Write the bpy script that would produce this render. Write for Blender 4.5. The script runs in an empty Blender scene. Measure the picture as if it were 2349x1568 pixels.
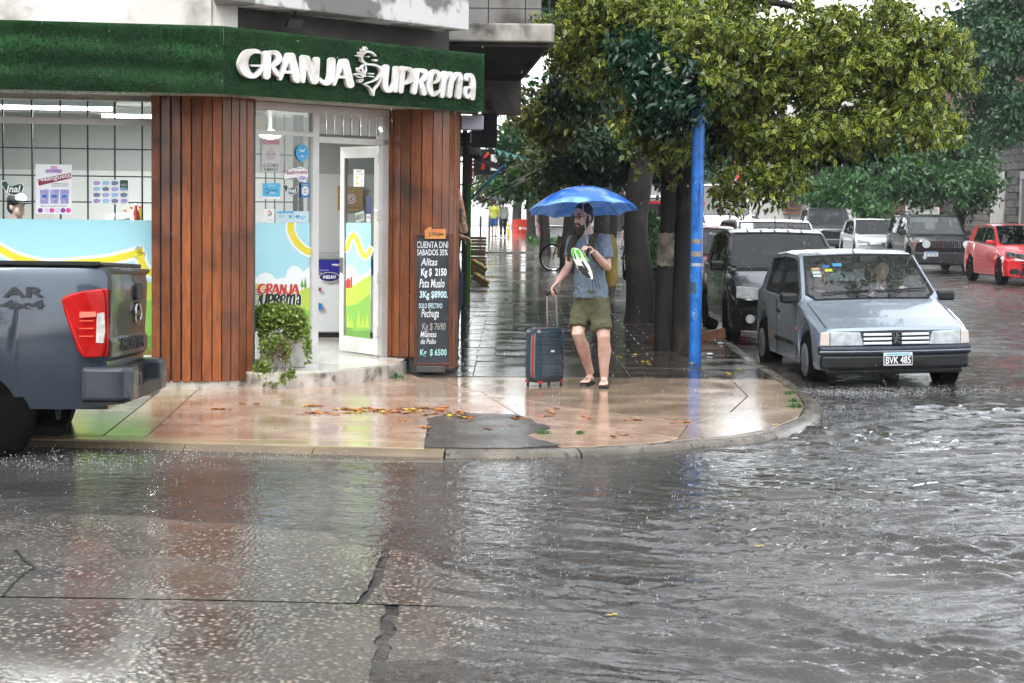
import bpy, bmesh, math, random
import numpy as np
from mathutils import Vector, Matrix, noise as mnoise
R = math.radians
UZ = Vector((0, 0, 1))
random.seed(7)
sc = bpy.context.scene
col = sc.collection

# ------------------------------------------------------------------ camera
CAM = Vector((0, 0, 1.78)); FPX = 4400.0; UC, VC = 1174.5, 784.0   # photo measured on a 2349 x 1568 grid
PITCH = math.atan(322 / FPX); ROLL = 0.0125
fwd = Vector((0, math.cos(PITCH), -math.sin(PITCH)))
up0 = Vector((0, math.sin(PITCH), math.cos(PITCH))); rt0 = Vector((1, 0, 0))
rgt = math.cos(ROLL) * rt0 + math.sin(ROLL) * up0
upv = math.cos(ROLL) * up0 - math.sin(ROLL) * rt0
cd = bpy.data.cameras.new('camera'); cam = bpy.data.objects.new('camera', cd); col.objects.link(cam)
M = Matrix.Identity(4)
for i in range(3):
    M[i][0] = rgt[i]; M[i][1] = upv[i]; M[i][2] = -fwd[i]; M[i][3] = CAM[i]
cam.matrix_world = M
cd.sensor_width = 36; cd.lens = FPX / 2349 * 36; cd.clip_start = 0.3; cd.clip_end = 2000
cd.dof.use_dof = True; cd.dof.focus_distance = 18.8; cd.dof.aperture_fstop = 8.0
sc.camera = cam

# ------------------------------------------------------------------ sky, sun, exposure
W = bpy.data.worlds.new('World'); sc.world = W; W.use_nodes = True
wn = W.node_tree; wn.nodes.clear()
sky = wn.nodes.new('ShaderNodeTexSky'); sky.sky_type = 'NISHITA'; sky.sun_disc = False
SUN_EL, SUN_AZ = R(58), R(200)
sky.sun_elevation = SUN_EL; sky.sun_rotation = SUN_AZ; sky.air_density = 1.0; sky.dust_density = 1.0; sky.ozone_density = 0.6
hsv = wn.nodes.new('ShaderNodeHueSaturation'); hsv.inputs['Saturation'].default_value = 0.22
bg = wn.nodes.new('ShaderNodeBackground'); bg.inputs['Strength'].default_value = 0.15
wo = wn.nodes.new('ShaderNodeOutputWorld')
wn.links.new(sky.outputs[0], hsv.inputs['Color']); wn.links.new(hsv.outputs[0], bg.inputs['Color']); wn.links.new(bg.outputs[0], wo.inputs[0])
sl = bpy.data.lights.new('sun', 'SUN'); sl.energy = 0.7; sl.angle = R(25); sl.color = (1, 0.97, 0.93)
so = bpy.data.objects.new('sun', sl); col.objects.link(so)
sdir = Vector((math.sin(SUN_AZ) * math.cos(SUN_EL), math.cos(SUN_AZ) * math.cos(SUN_EL), math.sin(SUN_EL)))
so.rotation_euler = sdir.to_track_quat('Z', 'Y').to_euler(); so.location = (0, 0, 30)
sc.view_settings.view_transform = 'Standard'; sc.view_settings.look = 'None'; sc.view_settings.gamma = 1
sc.view_settings.use_curve_mapping = False; sc.view_settings.exposure = 1.88
sc.cycles.use_denoising = True; sc.cycles.use_adaptive_sampling = True; sc.cycles.adaptive_threshold = .025
sc.cycles.max_bounces = 6; sc.cycles.transparent_max_bounces = 14; sc.cycles.glossy_bounces = 3
sc.cycles.diffuse_bounces = 2; sc.cycles.transmission_bounces = 3
sc.cycles.caustics_reflective = False; sc.cycles.caustics_refractive = False
sc.cycles.sample_clamp_indirect = 6

# ------------------------------------------------------------------ pixel helpers
def ray(u, v):
    return fwd + rgt * ((u - UC) / FPX) - upv * ((v - VC) / FPX)
def gp(u, v, z=0.0):
    d = ray(u, v); return CAM + d * ((z - CAM.z) / d.z)
def dp(u, v, Y):
    d = ray(u, v); return CAM + d * (Y / d.y)
def pl(u, v, P, n):
    d = ray(u, v); return CAM + d * ((Vector(P) - CAM).dot(n) / d.dot(n))
def proj(p):
    q = Vector(p) - CAM; t = q.dot(fwd)
    return (UC + FPX * q.dot(rgt) / t, VC - FPX * q.dot(upv) / t)
NS = 2349 / 3299
class Zm:                      # coordinates read in an enlarged view of the photograph -> grid of the whole photo
    def __init__(s, x0, y0, k): s.x0, s.y0, s.k = x0, y0, k
    def __call__(s, x, y): return ((s.x0 + x / s.k) * NS, (s.y0 + y / s.k) * NS)

# ------------------------------------------------------------------ materials
MATS = {}
def rgb(h):
    h = h.lstrip('#'); v = [int(h[i:i + 2], 16) / 255 for i in (0, 2, 4)]
    return tuple(((c / 12.92) if c <= .04045 else ((c + .055) / 1.055) ** 2.4) for c in v)
def mat(name, c, rough=.5, metal=0., c2=None, ns=6., coat=0., bump=0., bs=40., r2=None, emit=None, es=0., spec=.5,
        dirt=None, ds=2., stretch=None, rnd=0., trans=0., detail=6., thresh=None, alpha=1., sub=0.):
    if name in MATS: return MATS[name]
    m = bpy.data.materials.new(name); m.use_nodes = True; nt = m.node_tree; b = nt.nodes['Principled BSDF']
    N, L = nt.nodes.new, nt.links.new
    if isinstance(c, str): c = rgb(c)
    if isinstance(c2, str): c2 = rgb(c2)
    b.inputs['Roughness'].default_value = rough; b.inputs['Metallic'].default_value = metal
    b.inputs['Specular IOR Level'].default_value = spec
    b.inputs['Coat Weight'].default_value = coat; b.inputs['Coat Roughness'].default_value = .04
    b.inputs['Base Color'].default_value = (*c, 1)
    b.inputs['Transmission Weight'].default_value = trans
    b.inputs['Alpha'].default_value = alpha
    if sub: b.inputs['Subsurface Weight'].default_value = sub; b.inputs['Subsurface Radius'].default_value = (.02, .008, .004); b.inputs['Subsurface Scale'].default_value = .5
    tc = N('ShaderNodeTexCoord'); vec = tc.outputs['Object']
    if stretch:
        mp = N('ShaderNodeMapping'); mp.inputs['Scale'].default_value = stretch; L(vec, mp.inputs[0]); vec = mp.outputs[0]
    cur = None
    if c2 is not None:
        nz = N('ShaderNodeTexNoise'); nz.inputs['Scale'].default_value = ns; nz.inputs['Detail'].default_value = detail; L(vec, nz.inputs['Vector'])
        rp = N('ShaderNodeValToRGB'); lo, hi = thresh or (.35, .65)
        rp.color_ramp.elements[0].position = lo; rp.color_ramp.elements[1].position = hi
        rp.color_ramp.elements[0].color = (*c, 1); rp.color_ramp.elements[1].color = (*c2, 1)
        L(nz.outputs[0], rp.inputs[0]); cur = rp.outputs[0]
    if dirt is not None:
        if isinstance(dirt, str): dirt = rgb(dirt)
        nz = N('ShaderNodeTexNoise'); nz.inputs['Scale'].default_value = ds; nz.inputs['Detail'].default_value = 8; L(tc.outputs['Object'], nz.inputs['Vector'])
        rp = N('ShaderNodeMapRange'); rp.inputs[1].default_value = .52; rp.inputs[2].default_value = .72; L(nz.outputs[0], rp.inputs[0])
        mx = N('ShaderNodeMix'); mx.data_type = 'RGBA'; L(rp.outputs[0], mx.inputs[0])
        if cur: L(cur, mx.inputs[6])
        else: mx.inputs[6].default_value = (*c, 1)
        mx.inputs[7].default_value = (*dirt, 1); cur = mx.outputs[2]
    if rnd:
        oi = N('ShaderNodeObjectInfo'); mr = N('ShaderNodeMapRange'); mr.inputs[3].default_value = 1 - rnd; mr.inputs[4].default_value = 1 + rnd
        L(oi.outputs['Random'], mr.inputs[0]); hv = N('ShaderNodeHueSaturation'); L(mr.outputs[0], hv.inputs['Value'])
        if cur: L(cur, hv.inputs['Color'])
        else: hv.inputs['Color'].default_value = (*c, 1)
        cur = hv.outputs[0]
    if cur: L(cur, b.inputs['Base Color'])
    if r2 is not None:
        nz = N('ShaderNodeTexNoise'); nz.inputs['Scale'].default_value = 3.1; nz.inputs['Detail'].default_value = 5; L(vec, nz.inputs['Vector'])
        mr = N('ShaderNodeMapRange'); mr.inputs[1].default_value = .35; mr.inputs[2].default_value = .65; mr.inputs[3].default_value = rough; mr.inputs[4].default_value = r2
        L(nz.outputs[0], mr.inputs[0]); L(mr.outputs[0], b.inputs['Roughness'])
    if bump:
        nz = N('ShaderNodeTexNoise'); nz.inputs['Scale'].default_value = bs; nz.inputs['Detail'].default_value = 4; L(vec, nz.inputs['Vector'])
        bp = N('ShaderNodeBump'); bp.inputs['Strength'].default_value = bump; bp.inputs['Distance'].default_value = .01
        L(nz.outputs[0], bp.inputs['Height']); L(bp.outputs[0], b.inputs['Normal'])
    if emit: b.inputs['Emission Color'].default_value = (*emit, 1); b.inputs['Emission Strength'].default_value = es
    MATS[name] = m; return m
def glass_mat(name, tint=(1, 1, 1), rough=.02, murk=0., mc=(.5, .5, .5), drops=0., refl=.06):
    """thin pane: see-through with a Fresnel reflection"""
    if name in MATS: return MATS[name]
    m = bpy.data.materials.new(name); m.use_nodes = True; nt = m.node_tree; nt.nodes.clear(); N, L = nt.nodes.new, nt.links.new
    o = N('ShaderNodeOutputMaterial'); tr = N('ShaderNodeBsdfTransparent'); tr.inputs[0].default_value = (*tint, 1)
    gl = N('ShaderNodeBsdfGlossy'); gl.inputs['Roughness'].default_value = rough
    lw = N('ShaderNodeLayerWeight'); lw.inputs[0].default_value = .5
    pw = N('ShaderNodeMath'); pw.operation = 'POWER'; pw.inputs[1].default_value = 4.; L(lw.outputs['Facing'], pw.inputs[0])
    ad = N('ShaderNodeMath'); ad.operation = 'MULTIPLY_ADD'; ad.inputs[1].default_value = .93; ad.inputs[2].default_value = refl; L(pw.outputs[0], ad.inputs[0])
    base = tr.outputs[0]
    if murk:
        df = N('ShaderNodeBsdfDiffuse'); df.inputs[0].default_value = (*mc, 1); mm = N('ShaderNodeMixShader'); mm.inputs[0].default_value = murk
        if drops:
            tc = N('ShaderNodeTexCoord'); nz = N('ShaderNodeTexNoise'); nz.inputs['Scale'].default_value = drops; nz.inputs['Detail'].default_value = 3
            L(tc.outputs['Object'], nz.inputs['Vector']); mr = N('ShaderNodeMapRange'); mr.inputs[1].default_value = .55; mr.inputs[2].default_value = .72
            mr.inputs[3].default_value = murk * .3; mr.inputs[4].default_value = murk * 3; L(nz.outputs[0], mr.inputs[0]); L(mr.outputs[0], mm.inputs[0])
        L(tr.outputs[0], mm.inputs[1]); L(df.outputs[0], mm.inputs[2]); base = mm.outputs[0]
    mx = N('ShaderNodeMixShader'); L(ad.outputs[0], mx.inputs[0]); L(base, mx.inputs[1]); L(gl.outputs[0], mx.inputs[2]); L(mx.outputs[0], o.inputs[0])
    MATS[name] = m; return m

# ------------------------------------------------------------------ mesh builder
class MB:
    def __init__(s): s.v, s.f, s.mi = [], [], []
    def add(s, vs, fs, mi=0):
        b = len(s.v); s.v += [tuple(p) for p in vs]; s.f += [tuple(i + b for i in f) for f in fs]; s.mi += [mi] * len(fs); return s
    def box(s, c, d, rz=0, mi=0, tilt=None):
        hx, hy, hz = d[0] / 2, d[1] / 2, d[2] / 2
        vs = [Vector((x, y, z)) for z in (-hz, hz) for x, y in ((-hx, -hy), (hx, -hy), (hx, hy), (-hx, hy))]
        m = Matrix.Rotation(rz, 3, 'Z')
        if tilt is not None: m = m @ tilt
        vs = [m @ p + Vector(c) for p in vs]
        return s.add(vs, [(3, 2, 1, 0), (4, 5, 6, 7), (0, 1, 5, 4), (1, 2, 6, 5), (2, 3, 7, 6), (3, 0, 4, 7)], mi)
    def bar(s, a, b, w, h, upd=(0, 0, 1), mi=0):
        a, b = Vector(a), Vector(b); d = (b - a).normalized(); u = Vector(upd)
        sd = d.cross(u)
        if sd.length < 1e-4: sd = d.cross(Vector((1, 0, 0)))
        sd.normalize(); u = sd.cross(d)
        vs = [p + sd * x * w / 2 + u * z * h / 2 for p in (a, b) for x, z in ((-1, -1), (1, -1), (1, 1), (-1, 1))]
        return s.add(vs, [(3, 2, 1, 0), (4, 5, 6, 7), (0, 1, 5, 4), (1, 2, 6, 5), (2, 3, 7, 6), (3, 0, 4, 7)], mi)
    def prism(s, poly, z0, z1, mi=0):
        n = len(poly); vs = [(p[0], p[1], z0) for p in poly] + [(p[0], p[1], z1) for p in poly]
        fs = [tuple(range(n))[::-1], tuple(range(n, 2 * n))] + [(i, (i + 1) % n, n + (i + 1) % n, n + i) for i in range(n)]
        return s.add(vs, fs, mi)
    def slab(s, pts, off, mi=0):
        """planar polygon given in 3D, thickened by vector off"""
        n = len(pts); o = Vector(off); vs = [Vector(p) for p in pts] + [Vector(p) + o for p in pts]
        fs = [tuple(range(n))[::-1], tuple(range(n, 2 * n))] + [(i, (i + 1) % n, n + (i + 1) % n, n + i) for i in range(n)]
        return s.add(vs, fs, mi)
    def tube(s, path, rad, n=8, mi=0, cap=True, ell=None):
        path = [Vector(p) for p in path]; k = len(path)
        rad = [rad] * k if not hasattr(rad, '__len__') else list(rad)
        prev = None; rings = []
        for i, p in enumerate(path):
            t = (path[min(i + 1, k - 1)] - path[max(i - 1, 0)]).normalized()
            if prev is None:
                a = Vector((0, 0, 1)) if abs(t.z) < .9 else Vector((1, 0, 0)); x = t.cross(a).normalized()
            else:
                x = (prev - t * prev.dot(t)).normalized()
            prev = x; y = t.cross(x); r = rad[i]
            ra, rb = (r, r) if not hasattr(r, '__len__') else r
            rings.append([p + x * math.cos(2 * math.pi * j / n) * ra + y * math.sin(2 * math.pi * j / n) * rb for j in range(n)])
        vs = [q for rg in rings for q in rg]
        fs = [(i * n + j, i * n + (j + 1) % n, (i + 1) * n + (j + 1) % n, (i + 1) * n + j) for i in range(k - 1) for j in range(n)]
        if cap: fs += [tuple(range(n))[::-1], tuple(range((k - 1) * n, k * n))]
        return s.add(vs, fs, mi)
    def loft(s, rings, closed=True, cap=True, mi=0):
        n = len(rings[0]); k = len(rings); vs = [q for r in rings for q in r]
        rg = range(n) if closed else range(n - 1)
        fs = [(i * n + j, i * n + (j + 1) % n, (i + 1) * n + (j + 1) % n, (i + 1) * n + j) for i in range(k - 1) for j in rg]
        if cap: fs += [tuple(range(n))[::-1], tuple(range((k - 1) * n, k * n))]
        return s.add(vs, fs, mi)
    def lathe(s, prof, c=(0, 0, 0), n=20, axis='Z', mi=0):
        rings = []
        for r, h in prof:
            ring = []
            for j in range(n):
                a = 2 * math.pi * j / n; x, y = r * math.cos(a), r * math.sin(a)
                q = {'Z': (x, y, h), 'Y': (x, h, y), 'X': (h, x, y)}[axis]
                ring.append(Vector(q) + Vector(c))
            rings.append(ring)
        return s.loft(rings, True, True, mi)
    def ellip(s, c, r, n=12, m=8, rot=None, mi=0):
        rings = []
        for i in range(1, m):
            th = math.pi * i / m; rings.append([(math.sin(th) * math.cos(2 * math.pi * j / n) * r[0], math.sin(th) * math.sin(2 * math.pi * j / n) * r[1], -math.cos(th) * r[2]) for j in range(n)])
        vs = [Vector(q) for rg in rings for q in rg]
        if rot is not None: vs = [rot @ q for q in vs]
        vs = [q + Vector(c) for q in vs]
        fs = [(i * n + j, i * n + (j + 1) % n, (i + 1) * n + (j + 1) % n, (i + 1) * n + j) for i in range(m - 2) for j in range(n)]
        fs += [tuple(range(n))[::-1], tuple(range((m - 2) * n, (m - 1) * n))]
        return s.add(vs, fs, mi)
    def build(s, name, mats, parent=None, smooth=False, bevel=0., angle=40, world=True, seg=2):
        me = bpy.data.meshes.new(name); me.from_pydata(s.v, [], s.f)
        for m in (mats if isinstance(mats, (list, tuple)) else [mats]): me.materials.append(m)
        if any(s.mi): me.polygons.foreach_set('material_index', s.mi)
        bm = bmesh.new(); bm.from_mesh(me); bmesh.ops.recalc_face_normals(bm, faces=bm.faces); bm.to_mesh(me); bm.free()
        o = bpy.data.objects.new(name, me); col.objects.link(o)
        if smooth:
            me.polygons.foreach_set('use_smooth', [True] * len(me.polygons))
            try: me.set_sharp_from_angle(angle=R(angle))
            except Exception: pass
        if bevel:
            b = o.modifiers.new('bevel', 'BEVEL'); b.width = bevel; b.segments = seg; b.limit_method = 'ANGLE'; b.angle_limit = R(38); b.harden_normals = False
        if parent is not None:
            o.parent = parent
            if world: o.matrix_parent_inverse = parent_mat(parent).inverted()
        return o
def parent_mat(o):
    m = o.matrix_basis.copy() if o.parent is None else parent_mat(o.parent) @ o.matrix_parent_inverse @ o.matrix_basis
    return m
def tag(o, label=None, cat=None, group=None, kind=None):
    for k, v in (('label', label), ('category', cat), ('group', group), ('kind', kind)):
        if v: o[k] = v
    return o
def thing(name, label, cat, loc=(0, 0, 0), rz=0, group=None):
    o = bpy.data.objects.new(name, None); col.objects.link(o); o.location = loc; o.rotation_euler = (0, 0, rz); o.empty_display_size = .1
    return tag(o, label, cat, group)
def struct(o): o['kind'] = 'structure'; return o
def children(o): return [c for c in bpy.data.objects if c.parent == o]
def copy_tree(o, parent=None):
    c = o.copy(); col.objects.link(c)
    if parent is not None: c.parent = parent; c.matrix_parent_inverse = o.matrix_parent_inverse.copy()
    for ch in children(o): copy_tree(ch, c)
    return c

def text_mesh(body, size=1., extrude=.0, offset=0., shear=0., align='LEFT', spacing=1.):
    cu = bpy.data.curves.new('t', 'FONT'); cu.body = body; cu.size = size; cu.extrude = extrude; cu.offset = offset; cu.shear = shear
    cu.align_x = align; cu.space_character = spacing; cu.resolution_u = 3
    o = bpy.data.objects.new('t', cu); col.objects.link(o)
    dg = bpy.context.evaluated_depsgraph_get(); me = bpy.data.meshes.new_from_object(o.evaluated_get(dg))
    vs = [v.co.copy() for v in me.vertices]; fs = [tuple(p.vertices) for p in me.polygons]
    bpy.data.objects.remove(o); bpy.data.curves.remove(cu); bpy.data.meshes.remove(me)
    return vs, fs
def put_text(name, body, m, place, box, parent, extrude=.0, offset=0., shear=0., rot=0., world=True):
    """lettering laid on a surface: place(s, t) gives the 3D point for s, t in 0..1 over the box; fitted to it"""
    vs, fs = text_mesh(body, 1., extrude, offset, shear)
    if not vs: return None
    x0, x1 = min(v.x for v in vs), max(v.x for v in vs); y0, y1 = min(v.y for v in vs), max(v.y for v in vs)
    b = MB(); b.add([place((v.x - x0) / (x1 - x0), (v.y - y0) / max(1e-6, y1 - y0), v.z) for v in vs], fs)
    return b.build(name, m, parent, world=world)
def quad_place(c00, c10, c11, c01, n, off):
    c00, c10, c11, c01, n = map(Vector, (c00, c10, c11, c01, n))
    return lambda s, t, z=0.: (c00 * (1 - s) + c10 * s) * (1 - t) + (c01 * (1 - s) + c11 * s) * t + n * (off + z)

def catmull(pts, k=6):
    if len(pts) < 3: return [Vector(p) for p in pts]
    P = [Vector(p) for p in pts]; out = []
    for i in range(len(P) - 1):
        a, b, c, d = P[max(i - 1, 0)], P[i], P[i + 1], P[min(i + 2, len(P) - 1)]
        for j in range(k):
            t = j / k
            out.append(.5 * ((2 * b) + (c - a) * t + (2 * a - 5 * b + 4 * c - d) * t * t + (-a + 3 * b - 3 * c + d) * t ** 3))
    return out + [P[-1]]
def ribbon(pts, w, k=6, round_=True):
    """2D stroke outline (closed polygon strip as left/right lists) with round caps"""
    ps = catmull([(p[0], p[1]) if True else p for p in pts], k); ps = [Vector((p[0], p[1])) for p in ps]; n = len(ps)
    ws = w if hasattr(w, '__len__') else [w] * len(pts)
    W_ = [ws[min(len(ws) - 1, int(i / (n - 1) * (len(ws) - 1)))] * (1 - ((i / (n - 1) * (len(ws) - 1)) % 1)) + ws[min(len(ws) - 1, int(i / (n - 1) * (len(ws) - 1)) + 1)] * ((i / (n - 1) * (len(ws) - 1)) % 1) for i in range(n)]
    Lf, Rt = [], []
    def nrm(i):
        t = ps[min(i + 1, n - 1)] - ps[max(i - 1, 0)]
        t = t.normalized() if t.length > 1e-9 else Vector((1, 0)); return t, Vector((-t.y, t.x))
    if round_:
        t, nn = nrm(0)
        for a in (85, 60, 30): Lf.append(ps[0] - t * math.sin(R(a)) * W_[0] / 2 + nn * math.cos(R(a)) * W_[0] / 2); Rt.append(ps[0] - t * math.sin(R(a)) * W_[0] / 2 - nn * math.cos(R(a)) * W_[0] / 2)
    for i in range(n):
        t, nn = nrm(i); Lf.append(ps[i] + nn * W_[i] / 2); Rt.append(ps[i] - nn * W_[i] / 2)
    if round_:
        t, nn = nrm(n - 1)
        for a in (30, 60, 85): Lf.append(ps[-1] + t * math.sin(R(a)) * W_[-1] / 2 + nn * math.cos(R(a)) * W_[-1] / 2); Rt.append(ps[-1] + t * math.sin(R(a)) * W_[-1] / 2 - nn * math.cos(R(a)) * W_[-1] / 2)
    return Lf, Rt
def stroke_solid(mb, pts, w, to3d, nrm, depth, off=0., k=6, mi=0):
    Lf, Rt = ribbon(pts, w, k); n = len(Lf); nv = Vector(nrm)
    f = [to3d(*p) + nv * (off + depth) for p in Lf] + [to3d(*p) + nv * (off + depth) for p in Rt]
    bk = [to3d(*p) + nv * off for p in Lf] + [to3d(*p) + nv * off for p in Rt]
    fs = [(i, i + 1, n + i + 1, n + i) for i in range(n - 1)]
    if depth > 0:
        N2 = 2 * n; fs += [(N2 + n + i, N2 + n + i + 1, N2 + i + 1, N2 + i) for i in range(n - 1)]
        fs += [(i + 1, i, N2 + i, N2 + i + 1) for i in range(n - 1)] + [(n + i, n + i + 1, N2 + n + i + 1, N2 + n + i) for i in range(n - 1)]
        fs += [(0, n, N2 + n, N2), (n - 1, N2 + n - 1, N2 + 2 * n - 1, 2 * n - 1)]
        mb.add(f + bk, fs, mi)
    else: mb.add(f, fs, mi)
def decal(name, pts, P, n, off, m, parent, cv=None, thick=0.0006):
    """flat print: outline read in photo pixels, laid on the plane (P, n)"""
    q = [pl(*(cv(*p) if cv else p), P, n) + n * off for p in pts]
    return MB().slab(q, n * thick).build(name, m, parent)
# ================================================================== ground
def smooth(a, b, x):
    t = np.clip((x - a) / (b - a), 0, 1); return t * t * (3 - 2 * t)
def road_z(x, y):
    x = np.asarray(x, float); y = np.asarray(y, float)
    z = -.14 + 0 * x
    crown = np.exp(-(((x + 2.6) / 3.9) ** 2 + ((y - 8.6) / 3.6) ** 2) ** 1.6)
    z = z + .108 * crown
    z = z + .02 * smooth(21.5, 30, y) * smooth(2.6, 6, x)
    z = z - .02 * smooth(2, 6, x) * (1 - smooth(10, 18, y))
    return z
WATER_Z = -.052
def wet_ground(name, c1, c2, ns, r0, r1, rscale=1.2, bump=.15, bs=60, third=None, ts=30., tlo=.6, spec=.5):
    if name in MATS: return MATS[name]
    m = bpy.data.materials.new(name); m.use_nodes = True; nt = m.node_tree; b = nt.nodes['Principled BSDF']; N, L = nt.nodes.new, nt.links.new
    g = N('ShaderNodeNewGeometry'); pos = g.outputs['Position']
    n1 = N('ShaderNodeTexNoise'); n1.inputs['Scale'].default_value = ns; n1.inputs['Detail'].default_value = 8; L(pos, n1.inputs['Vector'])
    rp = N('ShaderNodeValToRGB'); rp.color_ramp.elements[0].position = .36; rp.color_ramp.elements[1].position = .66
    rp.color_ramp.elements[0].color = (*rgb(c1), 1); rp.color_ramp.elements[1].color = (*rgb(c2), 1); L(n1.outputs[0], rp.inputs[0]); cur = rp.outputs[0]
    if third:
        n2 = N('ShaderNodeTexNoise'); n2.inputs['Scale'].default_value = ts; n2.inputs['Detail'].default_value = 6; L(pos, n2.inputs['Vector'])
        mr = N('ShaderNodeMapRange'); mr.inputs[1].default_value = tlo; mr.inputs[2].default_value = tlo + .1; L(n2.outputs[0], mr.inputs[0])
        mx = N('ShaderNodeMix'); mx.data_type = 'RGBA'; L(mr.outputs[0], mx.inputs[0]); L(cur, mx.inputs[6]); mx.inputs[7].default_value = (*rgb(third), 1); cur = mx.outputs[2]
    L(cur, b.inputs['Base Color'])
    n3 = N('ShaderNodeTexNoise'); n3.inputs['Scale'].default_value = rscale; n3.inputs['Detail'].default_value = 6; L(pos, n3.inputs['Vector'])
    mr = N('ShaderNodeMapRange'); mr.inputs[1].default_value = .38; mr.inputs[2].default_value = .64; mr.inputs[3].default_value = r0; mr.inputs[4].default_value = r1
    L(n3.outputs[0], mr.inputs[0]); L(mr.outputs[0], b.inputs['Roughness'])
    n4 = N('ShaderNodeTexNoise'); n4.inputs['Scale'].default_value = bs; n4.inputs['Detail'].default_value = 4; L(pos, n4.inputs['Vector'])
    bp = N('ShaderNodeBump'); bp.inputs['Strength'].default_value = bump; bp.inputs['Distance'].default_value = .004
    L(n4.outputs[0], bp.inputs['Height']); L(bp.outputs[0], b.inputs['Normal'])
    b.inputs['Specular IOR Level'].default_value = spec
    MATS[name] = m; return m
M_salmon = wet_ground('salmon_stamped_concrete', '#977d6b', '#b19a87', 2.2, .06, .26, 1.9, .3, 26, '#7a6152', 9, .6)
M_brownc = wet_ground('brown_wet_concrete', '#7d6b5a', '#a18d77', 2.0, .05, .2, 1.8, .25, 30, '#4f463d', 8, .6)
M_yelc = wet_ground('ochre_wet_concrete', '#94846a', '#a59579', 2.0, .06, .25, 1.6, .2, 30)
M_greyc = wet_ground('grey_green_wet_concrete', '#54564d', '#6d6d60', 2.4, .08, .3, 1.6, .3, 40, '#44463f', 12, .6)
M_asph = wet_ground('dark_wet_asphalt', '#2b2a29', '#3a3836', 5, .14, .38, 2.2, .6, 120, '#55524d', 150, .63)
M_tile = wet_ground('dark_wet_tile', '#2e2b27', '#413c36', 3, .05, .2, 1.9, .3, 26, '#2a2723', 6, .6)
M_far = wet_ground('far_wet_pavement', '#5a5751', '#77736c', 1.5, .06, .2, .8, .2, 12)
M_tan = wet_ground('tan_wet_concrete', '#625646', '#766853', 3, .06, .25, 1.6, .2, 30)
M_kerb = wet_ground('weathered_kerb_concrete', '#504a42', '#6e675b', 4, .1, .35, 2, .6, 50, '#3b3a35', 14, .58)
M_joint = mat('joint_dirt', '#211f1c', .35)
M_tar = wet_ground('crack_tar', '#1b1b1b', '#2a2a2a', 12, .12, .4, 3, .8, 60)
# concrete road with exposed pebbles
def road_mat():
    m = bpy.data.materials.new('pebbled_road_concrete'); m.use_nodes = True; nt = m.node_tree; b = nt.nodes['Principled BSDF']; N, L = nt.nodes.new, nt.links.new
    g = N('ShaderNodeNewGeometry'); pos = g.outputs['Position']
    vo = N('ShaderNodeTexVoronoi'); vo.inputs['Scale'].default_value = 34; L(pos, vo.inputs['Vector'])
    rp = N('ShaderNodeValToRGB'); e = rp.color_ramp.elements
    e[0].position = 0; e[0].color = (*rgb('#55514b'), 1); e[1].position = 1; e[1].color = (*rgb('#bdb7ae'), 1)
    for p, c in ((.3, '#5f5a53'), (.5, '#87807a'), (.62, '#6b6660'), (.8, '#a19b92'), (.93, '#9a8468')):
        q = e.new(p); q.color = (*rgb(c), 1)
    sp = N('ShaderNodeSeparateColor'); L(vo.outputs['Color'], sp.inputs[0]); L(sp.outputs[0], rp.inputs[0])
    dm = N('ShaderNodeMapRange'); dm.inputs[1].default_value = .25; dm.inputs[2].default_value = .5; L(vo.outputs['Distance'], dm.inputs[0])
    mx = N('ShaderNodeMix'); mx.data_type = 'RGBA'; L(dm.outputs[0], mx.inputs[0]); L(rp.outputs[0], mx.inputs[6]); mx.inputs[7].default_value = (*rgb('#3b3833'), 1)
    n1 = N('ShaderNodeTexNoise'); n1.inputs['Scale'].default_value = .9; n1.inputs['Detail'].default_value = 5; L(pos, n1.inputs['Vector'])
    mr = N('ShaderNodeMapRange'); mr.inputs[1].default_value = .4; mr.inputs[2].default_value = .62; mr.inputs[3].default_value = .0; mr.inputs[4].default_value = .6; L(n1.outputs[0], mr.inputs[0])
    m2 = N('ShaderNodeMix'); m2.data_type = 'RGBA'; L(mr.outputs[0], m2.inputs[0]); L(mx.outputs[2], m2.inputs[6]); m2.inputs[7].default_value = (*rgb('#5a554e'), 1)
    L(m2.outputs[2], b.inputs['Base Color'])
    n3 = N('ShaderNodeTexNoise'); n3.inputs['Scale'].default_value = 2.4; n3.inputs['Detail'].default_value = 5; L(pos, n3.inputs['Vector'])
    r3 = N('ShaderNodeMapRange'); r3.inputs[1].default_value = .35; r3.inputs[2].default_value = .65; r3.inputs[3].default_value = .07; r3.inputs[4].default_value = .28; L(n3.outputs[0], r3.inputs[0]); L(r3.outputs[0], b.inputs['Roughness'])
    bp = N('ShaderNodeBump'); bp.inputs['Strength'].default_value = .4; bp.inputs['Distance'].default_value = .005; bp.invert = True
    L(vo.outputs['Distance'], bp.inputs['Height']); L(bp.outputs[0], b.inputs['Normal'])
    MATS['road'] = m; return m
M_road = road_mat()
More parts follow.
